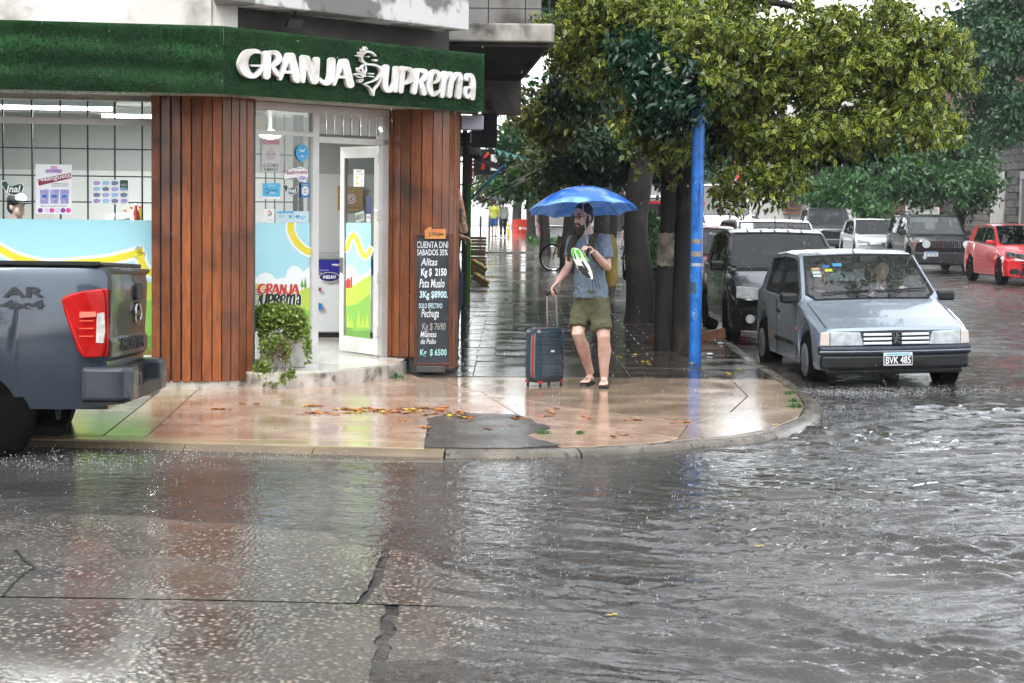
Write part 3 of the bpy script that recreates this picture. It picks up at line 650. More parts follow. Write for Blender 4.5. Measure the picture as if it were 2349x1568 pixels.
# ---- letters of the sign: strokes read on the photograph
zs = Zm(740, 120, 2349 / 800)
LET = [
 ('G', [([(252, 150), (195, 135), (125, 165), (90, 250), (115, 330), (175, 372), (230, 350), (260, 305), (268, 275)], [22, 42, 72, 90, 82, 45, 40, 36, 26]), ([(168, 272), (262, 274)], 20)]),
 ('R', [([(315, 168), (312, 368)], [74, 70]), ([(335, 150), (398, 152), (428, 205), (392, 258), (348, 272)], [34, 46, 58, 42, 20]), ([(358, 270), (392, 325), (422, 362)], [30, 45, 36])]),
 ('A', [([(522, 175), (440, 398)], [48, 30]), ([(545, 185), (597, 400)], [70, 76]), ([(474, 332), (568, 336)], 28)]),
 ('N', [([(668, 200), (655, 418)], [58, 40]), ([(690, 210), (763, 412)], [66, 76]), ([(788, 215), (780, 415)], [48, 46])]),
 ('J', [([(932, 225), (922, 380), (885, 435), (835, 422), (816, 395)], [60, 60, 52, 38, 20])]),
 ('A', [([(1030, 232), (950, 448)], [46, 30]), ([(1053, 240), (1103, 450)], [68, 72]), ([(985, 376), (1078, 386)], 26)]),
 ('hen', [([(1346, 183), (1312, 152), (1260, 140), (1222, 172), (1216, 222), (1262, 258), (1330, 265), (1382, 292), (1392, 350), (1342, 408), (1235, 446)], [7, 14, 19, 19, 18, 18, 18, 18, 17, 15, 8]),
          ([(1386, 280), (1408, 340), (1374, 440), (1330, 500), (1322, 552)], [9, 15, 15, 16, 16]), ([(1232, 448), (1286, 482), (1316, 548)], [8, 13, 14]),
          ([(1168, 178), (1205, 190), (1188, 146), (1222, 165), (1216, 116), (1238, 140), (1243, 96), (1260, 118)], 8),
          ([(1242, 258), (1215, 285), (1222, 345), (1250, 325), (1246, 268)], 9), ([(1180, 296), (1186, 330), (1240, 376), (1224, 318), (1182, 294)], 9),
          ([(1150, 356), (1176, 350), (1222, 382), (1182, 384), (1152, 360)], 9), ([(1176, 410), (1222, 404), (1192, 430), (1178, 413)], 9),
          ([(1276, 346), (1320, 352)], 9), ([(1278, 372), (1318, 378)], 9), ([(1334, 222), (1346, 224)], 20), ([(1271, 188), (1274, 189)], 12)]),
 ('U', [([(1446, 288), (1432, 440), (1450, 500), (1490, 500), (1520, 440)], [52, 54, 48, 36, 26]), ([(1545, 300), (1527, 505)], [48, 44])]),
 ('P', [([(1600, 302), (1582, 512)], [50, 46]), ([(1612, 296), (1678, 322), (1674, 405), (1612, 442)], [30, 50, 50, 24])]),
 ('R', [([(1735, 322), (1708, 522)], [50, 46]), ([(1748, 312), (1814, 334), (1800, 396), (1742, 424)], [30, 48, 44, 24]), ([(1768, 425), (1800, 532)], [44, 48])]),
 ('E', [([(1872, 438), (1930, 415), (1938, 350), (1896, 328), (1860, 390), (1856, 490), (1890, 545), (1945, 515)], [22, 26, 40, 36, 50, 55, 42, 22])]),
 ('M', [([(2000, 345), (1972, 558)], [45, 42]), ([(1992, 430), (2036, 350), (2064, 378), (2042, 556)], [18, 32, 42, 44]), ([(2064, 440), (2112, 356), (2144, 380), (2126, 566)], [18, 32, 42, 46])]),
 ('A', [([(2206, 408), (2216, 366), (2250, 372), (2266, 440), (2260, 578)], [22, 35, 42, 46, 44]), ([(2252, 480), (2206, 482), (2192, 535), (2214, 572), (2254, 530)], [20, 28, 32, 26, 20])]),
]
sign = thing('shop_fascia_sign', 'long green artificial turf fascia with raised white lettering over the shopfront', 'shop sign', (FA.x, FA.y, 2.7))
Z0f, Z1f = 2.70, 3.30
M_turf = mat('artificial_turf', '#143a1a', .9, c2='#1f5222', ns=2.5, dirt='#122e18', ds=1.1, bump=.9, bs=160)
M_blade = mat('turf_blades', '#1d5222', .8, c2='#113517', ns=14)
def turf(P, e, n, s0, s1_, wav):
    S = np.linspace(s0, s1_, 120); T = np.linspace(0, 1, 26); V = []
    for t in T:
        for s in S:
            z = Z0f + (Z1f - Z0f) * t
            d = .012 * mnoise.noise((s * 3, t * 3, 1)) + wav * (.5 * math.sin(t * 15 + .6 * math.sin(s * 1.3) + .4 * s) * (.6 + .4 * mnoise.noise((s * 1.1, t * 1.5, 7))))
            V.append(Vector(P) + e * s + n * d + UZ * z)
    k = len(S); F = [(i * k + j, i * k + j + 1, (i + 1) * k + j + 1, (i + 1) * k + j) for i in range(len(T) - 1) for j in range(k - 1)]
    return V, F, k
for P, e, n, s0, s1_, wav in ((FA, e1, n1, -6.5, 0, .045), (FA, e2, n2, 0, (FB - FA).length, .004)):
    V, F, k = turf(P, e, n, s0, s1_, wav)
    MB().add(V, F).build('turf_panel', M_turf, sign, smooth=True)
    bl = MB()
    for i in range(26000 if wav > .01 else 24000):
        s = random.uniform(max(s0, -3.2), s1_); t = random.random(); j = int((s - s0) / (s1_ - s0) * (k - 1)); ii = int(t * 25); p = V[min(len(V) - 1, ii * k + j)] + e * random.uniform(-.035, .035) + UZ * random.uniform(-.014, .014)
        d = (n * random.uniform(.012, .024) + UZ * random.uniform(-.018, .012) + e * random.uniform(-.01, .01)); w = e * .0035 + UZ * random.uniform(-.002, .002)
        bl.v += [tuple(p - w), tuple(p + w), tuple(p + d)]; q = len(bl.v); bl.f.append((q - 3, q - 2, q - 1)); bl.mi.append(0)
    me = bpy.data.meshes.new('turf_fibres'); me.from_pydata(bl.v, [], bl.f); me.materials.append(M_blade); o = bpy.data.objects.new('turf_fibres', me); col.objects.link(o); o.parent = sign; o.matrix_parent_inverse = parent_mat(sign).inverted(); o['kind'] = 'stuff'
# body behind the turf, soffit
FAb = FA - n1 * .01; 
poly = [FA - e1 * 6.5 - n1 * .07, FA - n2 * .05 - n1 * .05, FB - n2 * .04, FB - n2 * .04 + Vector((-.04, .7, 0)), G2 + e2 * 3.5 , G2 + e2 * .3, G1 + e1 * .1 + n1 * .03, G1 - e1 * 6.5 + n1 * .03]
MB().prism([(p.x, p.y) for p in poly], Z0f + .004, Z1f - .01).build('fascia_box', mat('soffit_paint', '#b9b5ae', .6, c2='#9d978e', ns=3, dirt='#6b655c', ds=4), sign)
MB().slab([FB + UZ * Z0f, FB + Vector((-.03, .75, 0)) + UZ * Z0f, FB + Vector((-.03, .75, 0)) + UZ * Z1f, FB + UZ * Z1f], Vector((.012, 0, 0))).build('turf_panel', M_turf, sign)
M_letter = mat('white_sign_letter', '#e4e3df', .4, c2='#d6d4cd', ns=3, dirt='#b5ad9b', ds=6)
for nm, strokes in LET:
    mb = MB()
    for i, (p, w) in enumerate(strokes): stroke_solid(mb, p, w, lambda x, y: pl(*zs(x, y), FA, n2), n2, .035 + .0007 * i, .022)
    mb.build('sign_letter' if nm != 'hen' else 'hen_emblem', M_letter, sign)
# the same lettering, small, on the side light
def logo(par, P, n, off, cx0, cy0, k, sub, m, halo=None, cv=zr, skew=.097):
    for nm, strokes in LET[sub[0]:sub[1]]:
        for dst, extra, o_ in (((halo, 26, off) if halo else (None, 0, 0)), (m, 6, off + .0014)):
            if dst is None: continue
            mb = MB()
            for i, (p, w) in enumerate(strokes):
                q = [(cx0 + x * k, cy0 + (y - skew * x) * k) for x, y in p]; ww = [a + extra for a in (w if hasattr(w, '__len__') else [w] * len(p))]
                stroke_solid(mb, q, [a * k for a in ww], lambda x, y: pl(*cv(x, y), P, n), n, 0.0003, o_ + .00012 * i, 4)
            mb.build('film_lettering', dst, par)
logo(film2, G2, n2, .0085, 268, 1350, .28, (0, 6), M_film_red, M_film_white)
logo(film2, G2, n2, .0085, 262 - 1400 * .335 + 40, 1408, .335, (6, 13), M_black, M_film_white)

# ---- open door
H = Vector((-1.37, 19.80, 0)); E_ = Vector((-1.83, 20.46, 0)); ed = (E_ - H).normalized(); nd = Vector((-ed.y, ed.x, 0))
if nd.y > 0: nd = -nd
zd0, zd1 = .17, 2.33; Ld = (E_ - H).length
dr = MB()
def dbar(s0, s1_, z0, z1): 
    a = H + ed * s0 + nd * .022; b_ = H + ed * s1_ + nd * .022; dr.slab([a + UZ * z0, b_ + UZ * z0, b_ + UZ * z1, a + UZ * z1], -nd * .044)
dbar(0, .1, zd0, zd1); dbar(Ld - .09, Ld, zd0, zd1); dbar(.1, Ld - .09, zd1 - .12, zd1); dbar(.1, Ld - .09, zd0, zd0 + .16)
door = dr.build('door', M_white, shop, bevel=.003)
a, b_ = H + ed * .1, H + ed * (Ld - .09)
MB().slab([a + UZ * (zd0 + .16), b_ + UZ * (zd0 + .16), b_ + UZ * (zd1 - .12), a + UZ * (zd1 - .12)], -nd * .006).build('door_pane', M_glass, door)
def d3(pts, off, m, nm='film_print'): return decal(nm, pts, H, nd, off, m, door, zr)
d3([(932, 938), (1112, 938), (1108, 1700), (930, 1700)], .004, M_film_blue)
zq = Zm(700, 850, 2.24)
d3([(932, 1255), (960, 1235), (990, 1260), (1010, 1300), (1050, 1320), (1112, 1265), (1112, 1500), (932, 1500)], .0048, M_film_white)
d3([(931, 1400), (1000, 1385), (1060, 1340), (1111, 1315), (1109, 1700), (930, 1700)], .0054, M_film_g1)
for pts, o_, m in (([(930, 300), (1000, 300), (1050, 260), (1108, 215), (1106, 605), (930, 580)], .006, M_film_g2), ([(930, 440), (1000, 490), (1106, 480), (1105, 608), (928, 582)], .0066, M_film_g3)):
    decal('film_print', pts, H, nd, o_, m, door, zq)
for x, h in ((950, 110), (972, 80), (1025, 130), (1055, 90), (1085, 110)): decal('film_print', [(x - 14, 460), (x, 460 - h), (x + 14, 462)], H, nd, .0072, M_film_g1, door, zq)
for i in range(7): x = 938 + i * 25; decal('film_print', [(x, 580 + i * 3), (x + 3, 525 + i * 3), (x + 9, 525 + i * 3), (x + 10, 582 + i * 3)], H, nd, .0078, M_film_br, door, zq)
decal('film_print', [(930, 545), (1105, 572), (1105, 580), (930, 553)], H, nd, .0082, M_film_br, door, zq)
flat_stroke('film_print', [(935, 1130), (960, 1060), (985, 1022), (1010, 1060), (1040, 1140), (1075, 1185), (1108, 1130)], 52, H, nd, .006, M_film_white, door, zr)
flat_stroke('film_print', [(935, 1130), (960, 1060), (985, 1024), (1010, 1060), (1040, 1140), (1075, 1183), (1108, 1130)], 30, H, nd, .0068, M_film_yel, door, zr)
d3([(933, 1408), (935, 1355), (950, 1330), (964, 1352), (964, 1406)], .0075, M_film_red); d3([(968, 1405), (966, 1330), (972, 1325), (978, 1330), (977, 1405)], .0075, M_film_red)
ph = H + ed * (Ld - .05) + UZ * 1.08
mb = MB(); mb.box(ph + nd * .03, (.03, .02, .16), math.atan2(ed.y, ed.x)); mb.tube([ph + nd * .04, ph + nd * .075, ph + nd * .075 - ed * -.02 + ed * .0, ph + nd * .08 + ed * .1], .011); mb.build('door_handle', mat('brushed_metal', '#9a9a98', .3, 1.), door)
for z in (.42, .98, 1.62, 2.2):
    MB().box(H + nd * .03 + UZ * z, (.05, .04, .1), math.atan2(ed.y, ed.x)).build('hinge', M_white, door, bevel=.004)

# ---- floor, step, plinths, inner room
stepx = [(560, 889), (600, 893), (680, 890), (760, 886), (860, 874), (920, 864), (941, 846)]
sp = [gp(u, v, 0) for u, v in stepx]; back = [G2 + e2 * (sD1 + .55), G2 + e2 * .55]
sp2 = catmull(sp, 4); poly = [(p.x, p.y) for p in sp2] + [(p.x, p.y) for p in back]
MB().prism(poly, -.25, .135).build('step', M_base, shop, bevel=.012)
fl = [(-9, 17.0), (G1.x + .1, G1.y + .05), (G2.x + .5, G2.y + .55)] + [(p.x - n2.x * .012, p.y - n2.y * .012) for p in sp2[1:-1]] + [(-.75, 20.5), (-.8, 23.8), (-9, 22.2)]
# tiles of the floor slab on the step, split along joints
def clip(poly, P, d, keep):
    out = []; n_ = Vector((-d[1], d[0])); Pv = Vector(P)
    for i in range(len(poly)):
        a, b2 = Vector(poly[i]), Vector(poly[(i + 1) % len(poly)]); fa, fb = (a - Pv).dot(n_) * keep, (b2 - Pv).dot(n_) * keep
        if fa >= 0: out.append(a)
        if fa * fb < 0: out.append(a + (b2 - a) * (fa / (fa - fb)))
    return out
cut = [gp(u, v, .15) for u, v in ((735, 802), (795, 847))]
pA = (cut[0].x, cut[0].y); j1 = ((G2 + e2 * 1.9).x, (G2 + e2 * 1.9).y); j2 = ((G2 + e2 * 2.75).x, (G2 + e2 * 2.75).y); dn = (n2.x, n2.y)
rest = fl
for P in (j1, j2):
    a = clip(rest, P, dn, 1); c_ = clip(rest, P, dn, -1)
    big = a if min(q.x for q in a) < -8.5 else c_; small = c_ if big is a else a
    # keep cutting the part that lies further along the front
    cut_piece = big if P is j1 else (a if any(abs(q.x - j1[0]) < 2 and q.x < P[0] for q in a) else c_)
    MB().prism(inset([tuple(q) for q in big if True] if P is j1 else [tuple(q) for q in cut_piece], .004), .1, .15).build('floor_slab', M_pale, shop, bevel=.003)
    rest = [tuple(q) for q in (small if P is j1 else (c_ if cut_piece is a else a))]
MB().prism(inset(rest, .004), .1, .15).build('floor_slab', M_pale, shop, bevel=.003)
ib = [(-9, 22.2), (-.8, 23.6)]
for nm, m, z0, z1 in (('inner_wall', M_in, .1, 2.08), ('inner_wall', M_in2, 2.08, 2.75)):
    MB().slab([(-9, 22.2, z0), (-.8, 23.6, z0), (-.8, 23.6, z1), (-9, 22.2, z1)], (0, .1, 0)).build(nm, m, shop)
MB().slab([(-1.02, 20.9, .0), (-1.02, 23.7, .0), (-1.02, 23.7, 3.4), (-1.02, 20.9, 3.4)], (.12, 0, 0)).build('wall', M_grime, shop)
MB().slab([(-9, 17, .0), (-9, 22.3, .0), (-9, 22.3, 3.4), (-9, 17, 3.4)], (-.1, 0, 0)).build('wall', M_in, shop)
cl = [(-9, 17.05), (G1.x, G1.y + .05), (G2.x + .3, G2.y + .5), ((G2 + e2 * 3.5).x - .03, (G2 + e2 * 3.5).y), (-.8, 23.6), (-9, 22.2)]
MB().prism(cl, 2.75, 2.9).build('ceiling', mat('shop_ceiling', '#cfcfcc', .7), shop)
# inner partition seen through the left window
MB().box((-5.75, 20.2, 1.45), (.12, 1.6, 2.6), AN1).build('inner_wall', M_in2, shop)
# board columns on low white plinths
def column(path, nb, zlow):
    P = catmull([Vector(p) for p in path], 8); Ls = [0]
    for a, b2 in zip(P, P[1:]): Ls.append(Ls[-1] + (b2 - a).length)
    def at(s):
        i = max(0, min(len(Ls) - 2, int(np.searchsorted(Ls, s)) - 1)); return P[i].lerp(P[i + 1], (s - Ls[i]) / max(1e-6, Ls[i + 1] - Ls[i]))
    for i in range(nb):
        w = Ls[-1] / nb; gap = .009 if nb == 11 and i < 4 else .005
        a, b2 = at(i * w + gap), at((i + 1) * w - gap); t = (b2 - a).normalized(); n_ = Vector((t.y, -t.x, 0)); a = a + n_ * random.uniform(0, .005); b2 = b2 + n_ * random.uniform(0, .005)
        z0 = zlow(i) if callable(zlow) else zlow; z1 = 2.78
        MB().slab([a + UZ * z0, b2 + UZ * z0, b2 + UZ * z1, a + UZ * z1], -n_ * .02).build('wood_board', M_wood, shop, bevel=.003)
    return [at(s) for s in np.linspace(0, Ls[-1], 14)]
c1 = [(-3.34, 17.68, 0), (-3.05, 17.69, 0), (-2.80, 17.72, 0), (-2.60, 17.84, 0), (-2.44, 18.04, 0)]
q = column(c1, 11, .075)
core = [p + Vector((0.01, .05, 0)) for p in q] + [Vector((-2.75, 18.35, 0)), Vector((-3.3, 18.1, 0))]
MB().prism([(p.x, p.y) for p in core], .05, 2.8).build('column_core', mat('column_core', '#4a4b4a', .7), shop)
MB().prism([(p.x, p.y + .012) for p in q] + [(-2.7, 18.4), (-3.3, 18.1)], -.2, .08).build('plinth', M_base, shop, bevel=.008)
MB().prism([(q[0].x - 3.5, q[0].y - .55), (q[0].x, q[0].y + .03), (q[0].x, 18.2), (q[0].x - 3.5, 17.6)], -.2, .07).build('plinth', M_base, shop, bevel=.008)
c2_ = [(-1.33, 19.93, 0), (-1.12, 19.74, 0), (-.86, 19.70, 0), (-.66, 19.88, 0), (-.57, 20.2, 0)]
q = column(c2_, 10, lambda i: .16 if i < 4 else .03)
core = [p + Vector((-.02, .05, 0)) for p in q] + [Vector((-.7, 20.75, 0)), Vector((-1.2, 20.3, 0))]
MB().prism([(p.x, p.y) for p in core], 0, 2.8).build('column_core', MATS['column_core'], shop)
# upper storey over the chamfer, cornice line, balcony
def at2(s, off, z): p = G2 + e2 * s + n2 * off; return Vector((p.x, p.y, z))
su0, su1 = .19, 3.72
U = Vector((0, 0, 0))
pu = [at2(su0 + .3, .02, 0), at2(su0 - .1, .42, 0), at2(su1, .42, 0), at2(su1, .02, 0)]
MB().prism([(p.x, p.y) for p in pu], 3.56, 7.5).build('upper_wall', M_peel, shop, bevel=.01)
xb0, xb1 = -.72, .42
bal = MB(); bal.prism([(xb0, 20.95), (xb1 - .03, 20.95), (xb1, 21.02), (.13, 27.2), (-1.5, 27.2), (-1.5, 21.4)], 3.50, 3.70); balcony = bal.build('balcony', mat('stained_balcony_concrete', '#b5b0a6', .75, c2='#8e8a80', ns=3, dirt='#2f2e29', ds=3.5, bump=.3, bs=25), shop, bevel=.02)
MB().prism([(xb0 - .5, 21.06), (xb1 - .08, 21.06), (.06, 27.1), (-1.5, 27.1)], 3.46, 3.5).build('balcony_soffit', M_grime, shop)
MB().box((-.19, 27.4, 3.25), (.55, .25, .5)).build('beam', mat('raw_concrete', '#5b5650', .8, c2='#76706a', ns=4, dirt='#2b2825', ds=4), shop)
for z in (3.86, 4.02, 4.18, 4.34): MB().bar((xb0, 20.99, z), (xb1 - .05, 20.99, z), .012, .012).build('balcony_rail', M_dark, shop)
for x in (-.7, -.3, .1, .36): MB().bar((x, 20.99, 3.7), (x, 20.99, 4.45), .014, .014).build('balcony_rail', M_dark, shop)
MB().slab([(-1.5, 23.2, 3.7), (.3, 23.2, 3.7), (.3, 23.2, 7.5), (-1.5, 23.2, 7.5)], (0, .2, 0)).build('upper_wall', mat('grey_upper_plaster', '#8d8a87', .8, c2='#7a7774', ns=2, dirt='#4d4a47', ds=2), shop)
MB().slab([(-1.5, 20.7, 3.4), (-1.5, 27, 3.4), (-1.5, 27, 7.5), (-1.5, 20.7, 7.5)], (-.1, 0, 0)).build('upper_wall', M_grime, shop)
# small flood lamp under the overhang, roller box by the column
pf = at2(1.25, .3, 3.5)
fl_ = thing('flood_lamp', 'small black floodlight bracketed under the stained overhang above the sign', 'lamp', pf)
MB().box(pf + Vector((0, 0, -.06)), (.17, .05, .09), AN1 + .5, tilt=Matrix.Rotation(.6, 3, 'X')).build('lamp_head', M_dark, fl_, bevel=.006)
MB().bar(pf + Vector((0, .03, -.06)), pf + Vector((0, .06, .075)), .02, .02).build('bracket', M_dark, fl_)
MB().box((-.46, 20.42, 2.60), (.24, .3, .15), .1).build('roller_box', mat('lilac_grey_metal', '#a3a2b0', .5), shop, bevel=.01)
# ================================================================== vehicles
M_tyre = mat('wet_tyre_rubber', '#0a0a0a', .85, spec=.06, bump=.2, bs=60)
M_rim = mat('alloy_rim', '#8d9094', .3, .8); M_hub = mat('grey_hubcap', '#6c7074', .4, .4)
M_trim = mat('black_car_plastic', '#0e1011', .45, c2='#151718', ns=8)
M_under = mat('car_underbody', '#060606', .9)
M_lens = mat('headlamp_lens', '#d3dadb', .08, .2, c2='#a9b2b4', ns=14, coat=.8)
M_amber = mat('amber_lens', '#c9560f', .15, coat=.6); M_redlens = mat('red_lens', '#8d0604', .2, c2='#b30d08', ns=5, coat=.0, spec=.3)
M_chrome = mat('chrome_trim', '#b9bcc0', .15, 1.)
M_cglass = glass_mat('car_glass', (.72, .80, .78), .01, .05, (.7, .72, .72), 60., refl=.10)
M_tint = glass_mat('dark_car_glass', (.10, .12, .12), .01)
M_mid = glass_mat('tinted_car_glass', (.3, .36, .36), .01)
M_seat = mat('dark_seat_cloth', '#1d1f22', .9); M_plate_w = mat('plate_white', '#d8dada', .4); M_plate_k = mat('plate_black', '#0e0e10', .4)
def paint(name, c, metal=.55, rough=.28):
    m = mat(name, c, rough, metal, coat=.9, bump=.04, bs=140)
    return m
def wheel_parts(parent, c, r, w, side, spokes=5, hub=None, yaw=0):
    """wheel > tyre, rim ; side +1 = outer face towards +y"""
    wl = bpy.data.objects.new('wheel', None); col.objects.link(wl); wl.parent = parent; wl.location = c; wl.rotation_euler = (0, 0, yaw); wl.empty_display_size = .05
    t = MB(); t.lathe([(r * .62, -w / 2), (r * .9, -w / 2), (r, -w / 2 + .03), (r, w / 2 - .03), (r * .9, w / 2), (r * .62, w / 2)], (0, 0, 0), 28, 'Y'); t.build('tyre', M_tyre, wl, True, world=False)
    q = MB()
    yo = side * (w / 2 - .012)
    if hub:
        q.lathe([(r * .63, yo - side * .05), (r * .63, yo), (r * .55, yo + side * .02), (r * .2, yo + side * .035), (.001, yo + side * .03)], (0, 0, 0), 24, 'Y')
        for i in range(8):
            a = 2 * math.pi * i / 8; q.box((math.cos(a) * r * .46, yo + side * .024, math.sin(a) * r * .46), (.012, .01, .05), 0)
        q.build('hubcap', hub, wl, True, world=False)
    else:
        q.lathe([(r * .63, yo - side * .1), (r * .66, yo - side * .0), (r * .58, yo - side * .01), (r * .56, yo - side * .1)], (0, 0, 0), 24, 'Y')
        for i in range(spokes):
            a = 2 * math.pi * i / spokes + .3; d = Vector((math.cos(a), 0, math.sin(a))); p = Vector((0, yo - side * .02, 0))
            q.bar(p, p + d * r * .6, .035 if spokes > 5 else .055, .03, (0, 1, 0))
        q.lathe([(r * .16, yo - side * .06), (r * .16, yo), (.001, yo + side * .004)], (0, 0, 0), 12, 'Y')
        q.build('rim', M_rim, wl, True, world=False)
        MB().lathe([(r * .6, yo - side * .1), (.001, yo - side * .1)], (0, 0, 0), 16, 'Y').build('brake_disc', M_under, wl, world=False)
    return wl
def ip(tab, x): return float(np.interp(x, [a for a, _ in tab], [b for _, b in tab]))
def make_car(name, label, S, loc, yaw, group=None, roll=0., pitch=0.):
    """S: specification; body lofted from cross sections; local +x is the front"""
    car = thing(name, label, S.get('cat', 'car'), loc, 0, group); car.rotation_mode = 'XYZ'; car.rotation_euler = (roll, pitch, yaw)
    L, Wd, r = S['L'], S['W'], S['r']; fo, wb = S['fo'], S['wb']; gc = S.get('gc', .19); cf = S.get('nose', .12); cr = S.get('tail', .08)
    hw0 = Wd / 2; top, belt = S['top'], S['belt']; tum = S.get('tum', .34); Ra = r + S.get('gap', .05); xw = (fo, fo + wb)
    st = set(np.round(np.arange(.0, L, .07), 3)) | {.0, .015, .04, L - .04, L - .015, L}
    for x0 in xw:
        for a in np.linspace(0, math.pi, 15): st.add(round(x0 + Ra * math.cos(a), 4))
        st.add(round(x0 - Ra - .004, 4)); st.add(round(x0 + Ra + .004, 4))
    for a, b_ in S['win']: st |= {a, b_}
    st |= set(S['ws']) | set(S['rw']); st |= {x for x, _ in top}
    st = sorted(x for x in st if 0 <= x <= L)
    def bot(x):
        for x0 in xw:
            if abs(x - x0) <= Ra: return r * .98 + math.sqrt(max(0, Ra * Ra - (x - x0) ** 2))
        g = gc
        if x < .1: g = gc + .02 * (1 - x / .1)
        return g
    def plan(x):
        f_ = 1.
        if x < .5: f_ -= S.get('pf', .06) * ((.5 - x) / .5) ** 2.2
        if x > L - .5: f_ -= S.get('pr', .05) * ((x - L + .5) / .5) ** 2.2
        return f_
    def warp(x, y):
        t = abs(y) / hw0; d = 0
        if x < 1.0: d = cf * t ** 2.4 * (1 - x) ** 2
        if x > L - .8: d = -cr * t ** 2.4 * ((x - L + .8) / .8) ** 2
        return L / 2 - (x + d)
    fl = S.get('flare', 0)
    rings = []; cabin = []
    for x in st:
        zb, zt = bot(x), ip(top, x); zbelt = min(ip(belt, x), zt - .012); h = hw0 * plan(x); c = zt - zbelt
        if fl:
            for x0 in xw:
                if abs(x - x0) < Ra + .12: h += fl * (1 - abs(x - x0) / (Ra + .12))
        zb2 = min(zb + .04, zbelt - .02)
        lv = [(0, zb), (.86 * h, zb), (.975 * h, zb2), (h, zb2 + .35 * (zbelt - zb2)), (h, zb2 + .72 * (zbelt - zb2)), (.985 * h, zbelt - .012), (.955 * h, zbelt + .004)]
        if c > .1:
            yb = .955 * h; yy = lambda z: yb - tum * (z - zbelt) * (1 - .25 * (z - zbelt))
            ze = zt - .03; zwt = max(zbelt + .03, ze - S.get('frame', .05))
            lv += [(yy(zbelt + .025) , zbelt + .025), (yy(zwt), zwt), (yy(ze), ze), (yy(ze) - .05, zt - .008), ((yy(ze) - .05) * .55, zt), (0, zt + .006)]
            cabin.append(True)
        else:
            q = zt - zbelt
            lv += [(.93 * h, zbelt + .3 * q), (.90 * h, zbelt + .55 * q), (.85 * h, zbelt + .78 * q), (.78 * h, zt - .12 * q), (.42 * h, zt), (0, zt + .006)]
            cabin.append(False)
        rings.append([(x, y, z) for y, z in lv])
    nl = len(rings[0])
    body, gl, dk = MB(), {}, MB()
    full = []
    for rg in rings: full.append([Vector((warp(x, -y), -y, z)) for x, y, z in rg] + [Vector((warp(x, y), y, z)) for x, y, z in rg[-2:0:-1]])
    n = len(full[0]); vs = [p for rg in full for p in rg]
    body.v = [tuple(p) for p in vs]
    def inw(xm, rngs): return any(a <= xm <= b_ for a, b_ in rngs)
    for i in range(len(st) - 1):
        xm = (st[i] + st[i + 1]) / 2
        for j in range(n):
            f_ = (i * n + j, i * n + (j + 1) % n, (i + 1) * n + (j + 1) % n, (i + 1) * n + j)
            jj = j if j < nl - 1 else n - 1 - j     # level below on either side
            key = None
            if cabin[i] or cabin[i + 1]:
                if jj == 7 and inw(xm, S['win']): key = ('window', 0 if j < nl - 1 else 1, [k for k, (a, b_) in enumerate(S['win']) if a <= xm <= b_][0])
            if jj >= 10:
                if S['ws'][0] <= xm <= S['ws'][1]: key = ('windshield',)
                elif S['rw'][0] <= xm <= S['rw'][1]: key = ('rear_window',)
            if key: gl.setdefault(key, []).append(f_)
            else: body.f.append(f_); body.mi.append(1 if jj == 0 else (2 if (jj <= 2 and S.get('clad')) else 0))
    body.f += [tuple(range(n))[::-1], tuple(range((len(st) - 1) * n, len(st) * n))]; body.mi += [0, 0]
    bo = body.build('body', [S['paint'], M_under, M_trim], car, True, angle=32, world=False)
    gmat = S.get('glass', M_tint)
    for key, fs in gl.items():
        idx = sorted({i for f_ in fs for i in f_}); mp = {a: k for k, a in enumerate(idx)}
        go_ = MB().add([vs[i] for i in idx], [tuple(mp[i] for i in f_) for f_ in fs]).build(key[0], gmat if key[0] != 'windshield' else S.get('wsglass', gmat), car, True, world=False)
        cnt = {}
        for f_ in fs:
            for a_, b_ in zip(f_, f_[1:] + f_[:1]): cnt[frozenset((a_, b_))] = cnt.get(frozenset((a_, b_)), 0) + 1
        sl_b = MB()
        for e_, c_ in cnt.items():
            if c_ == 1 and len(e_) == 2:
                a_, b_ = [vs[i] for i in e_]
                if (a_ - b_).length > 1e-4: sl_b.bar(a_, b_, .026, .026)
        sl_b.build('window_seal', M_trim, go_, world=False)
    # dark rubber seal lines round the glass come from the frame depth; cabin block so one cannot look through
    if not S.get('open'):
        x0, x1 = S['ws'][1] + .25, S['rw'][0] - .1; zb_ = ip(belt, (x0 + x1) / 2)
        MB().box((L / 2 - (x0 + x1) / 2, 0, zb_ - .1), (x1 - x0, Wd * .8, .5)).build('interior', M_seat, car, world=False, bevel=.05)
        for sy in (-1, 1): MB().box((L / 2 - S['ws'][1] - .35, sy * .36, zb_ + .12), (.14, .42, .5)).build('seat', M_seat, car, world=False, bevel=.05)
    for k, x0 in enumerate(xw):
        for sy in (-1, 1): wheel_parts(car, (L / 2 - x0, sy * (hw0 - .1), r), r, .2, sy, S.get('spokes', 5), S.get('hub'), S.get('steer', 0) if k == 0 else 0)
    def F(y, z, off=0., x=None): return Vector((warp(0, y) + off if x is None else x, y, z))
    def fpatch(nm, pts, m, off=.012, th=.03, sm=False, bev=.006, par=None):
        """piece that follows the front of the car; pts in (y, z)"""
        n_ = len(pts); fr_ = [F(y, z, off) for y, z in pts]; bk = [F(y, z, off - th) for y, z in pts]
        return MB().add(fr_ + bk, [tuple(range(n_)), tuple(range(n_, 2 * n_))[::-1]] + [(i, n_ + i, n_ + (i + 1) % n_, (i + 1) % n_) for i in range(n_)]).build(nm, m, par or car, sm, world=False, bevel=bev)
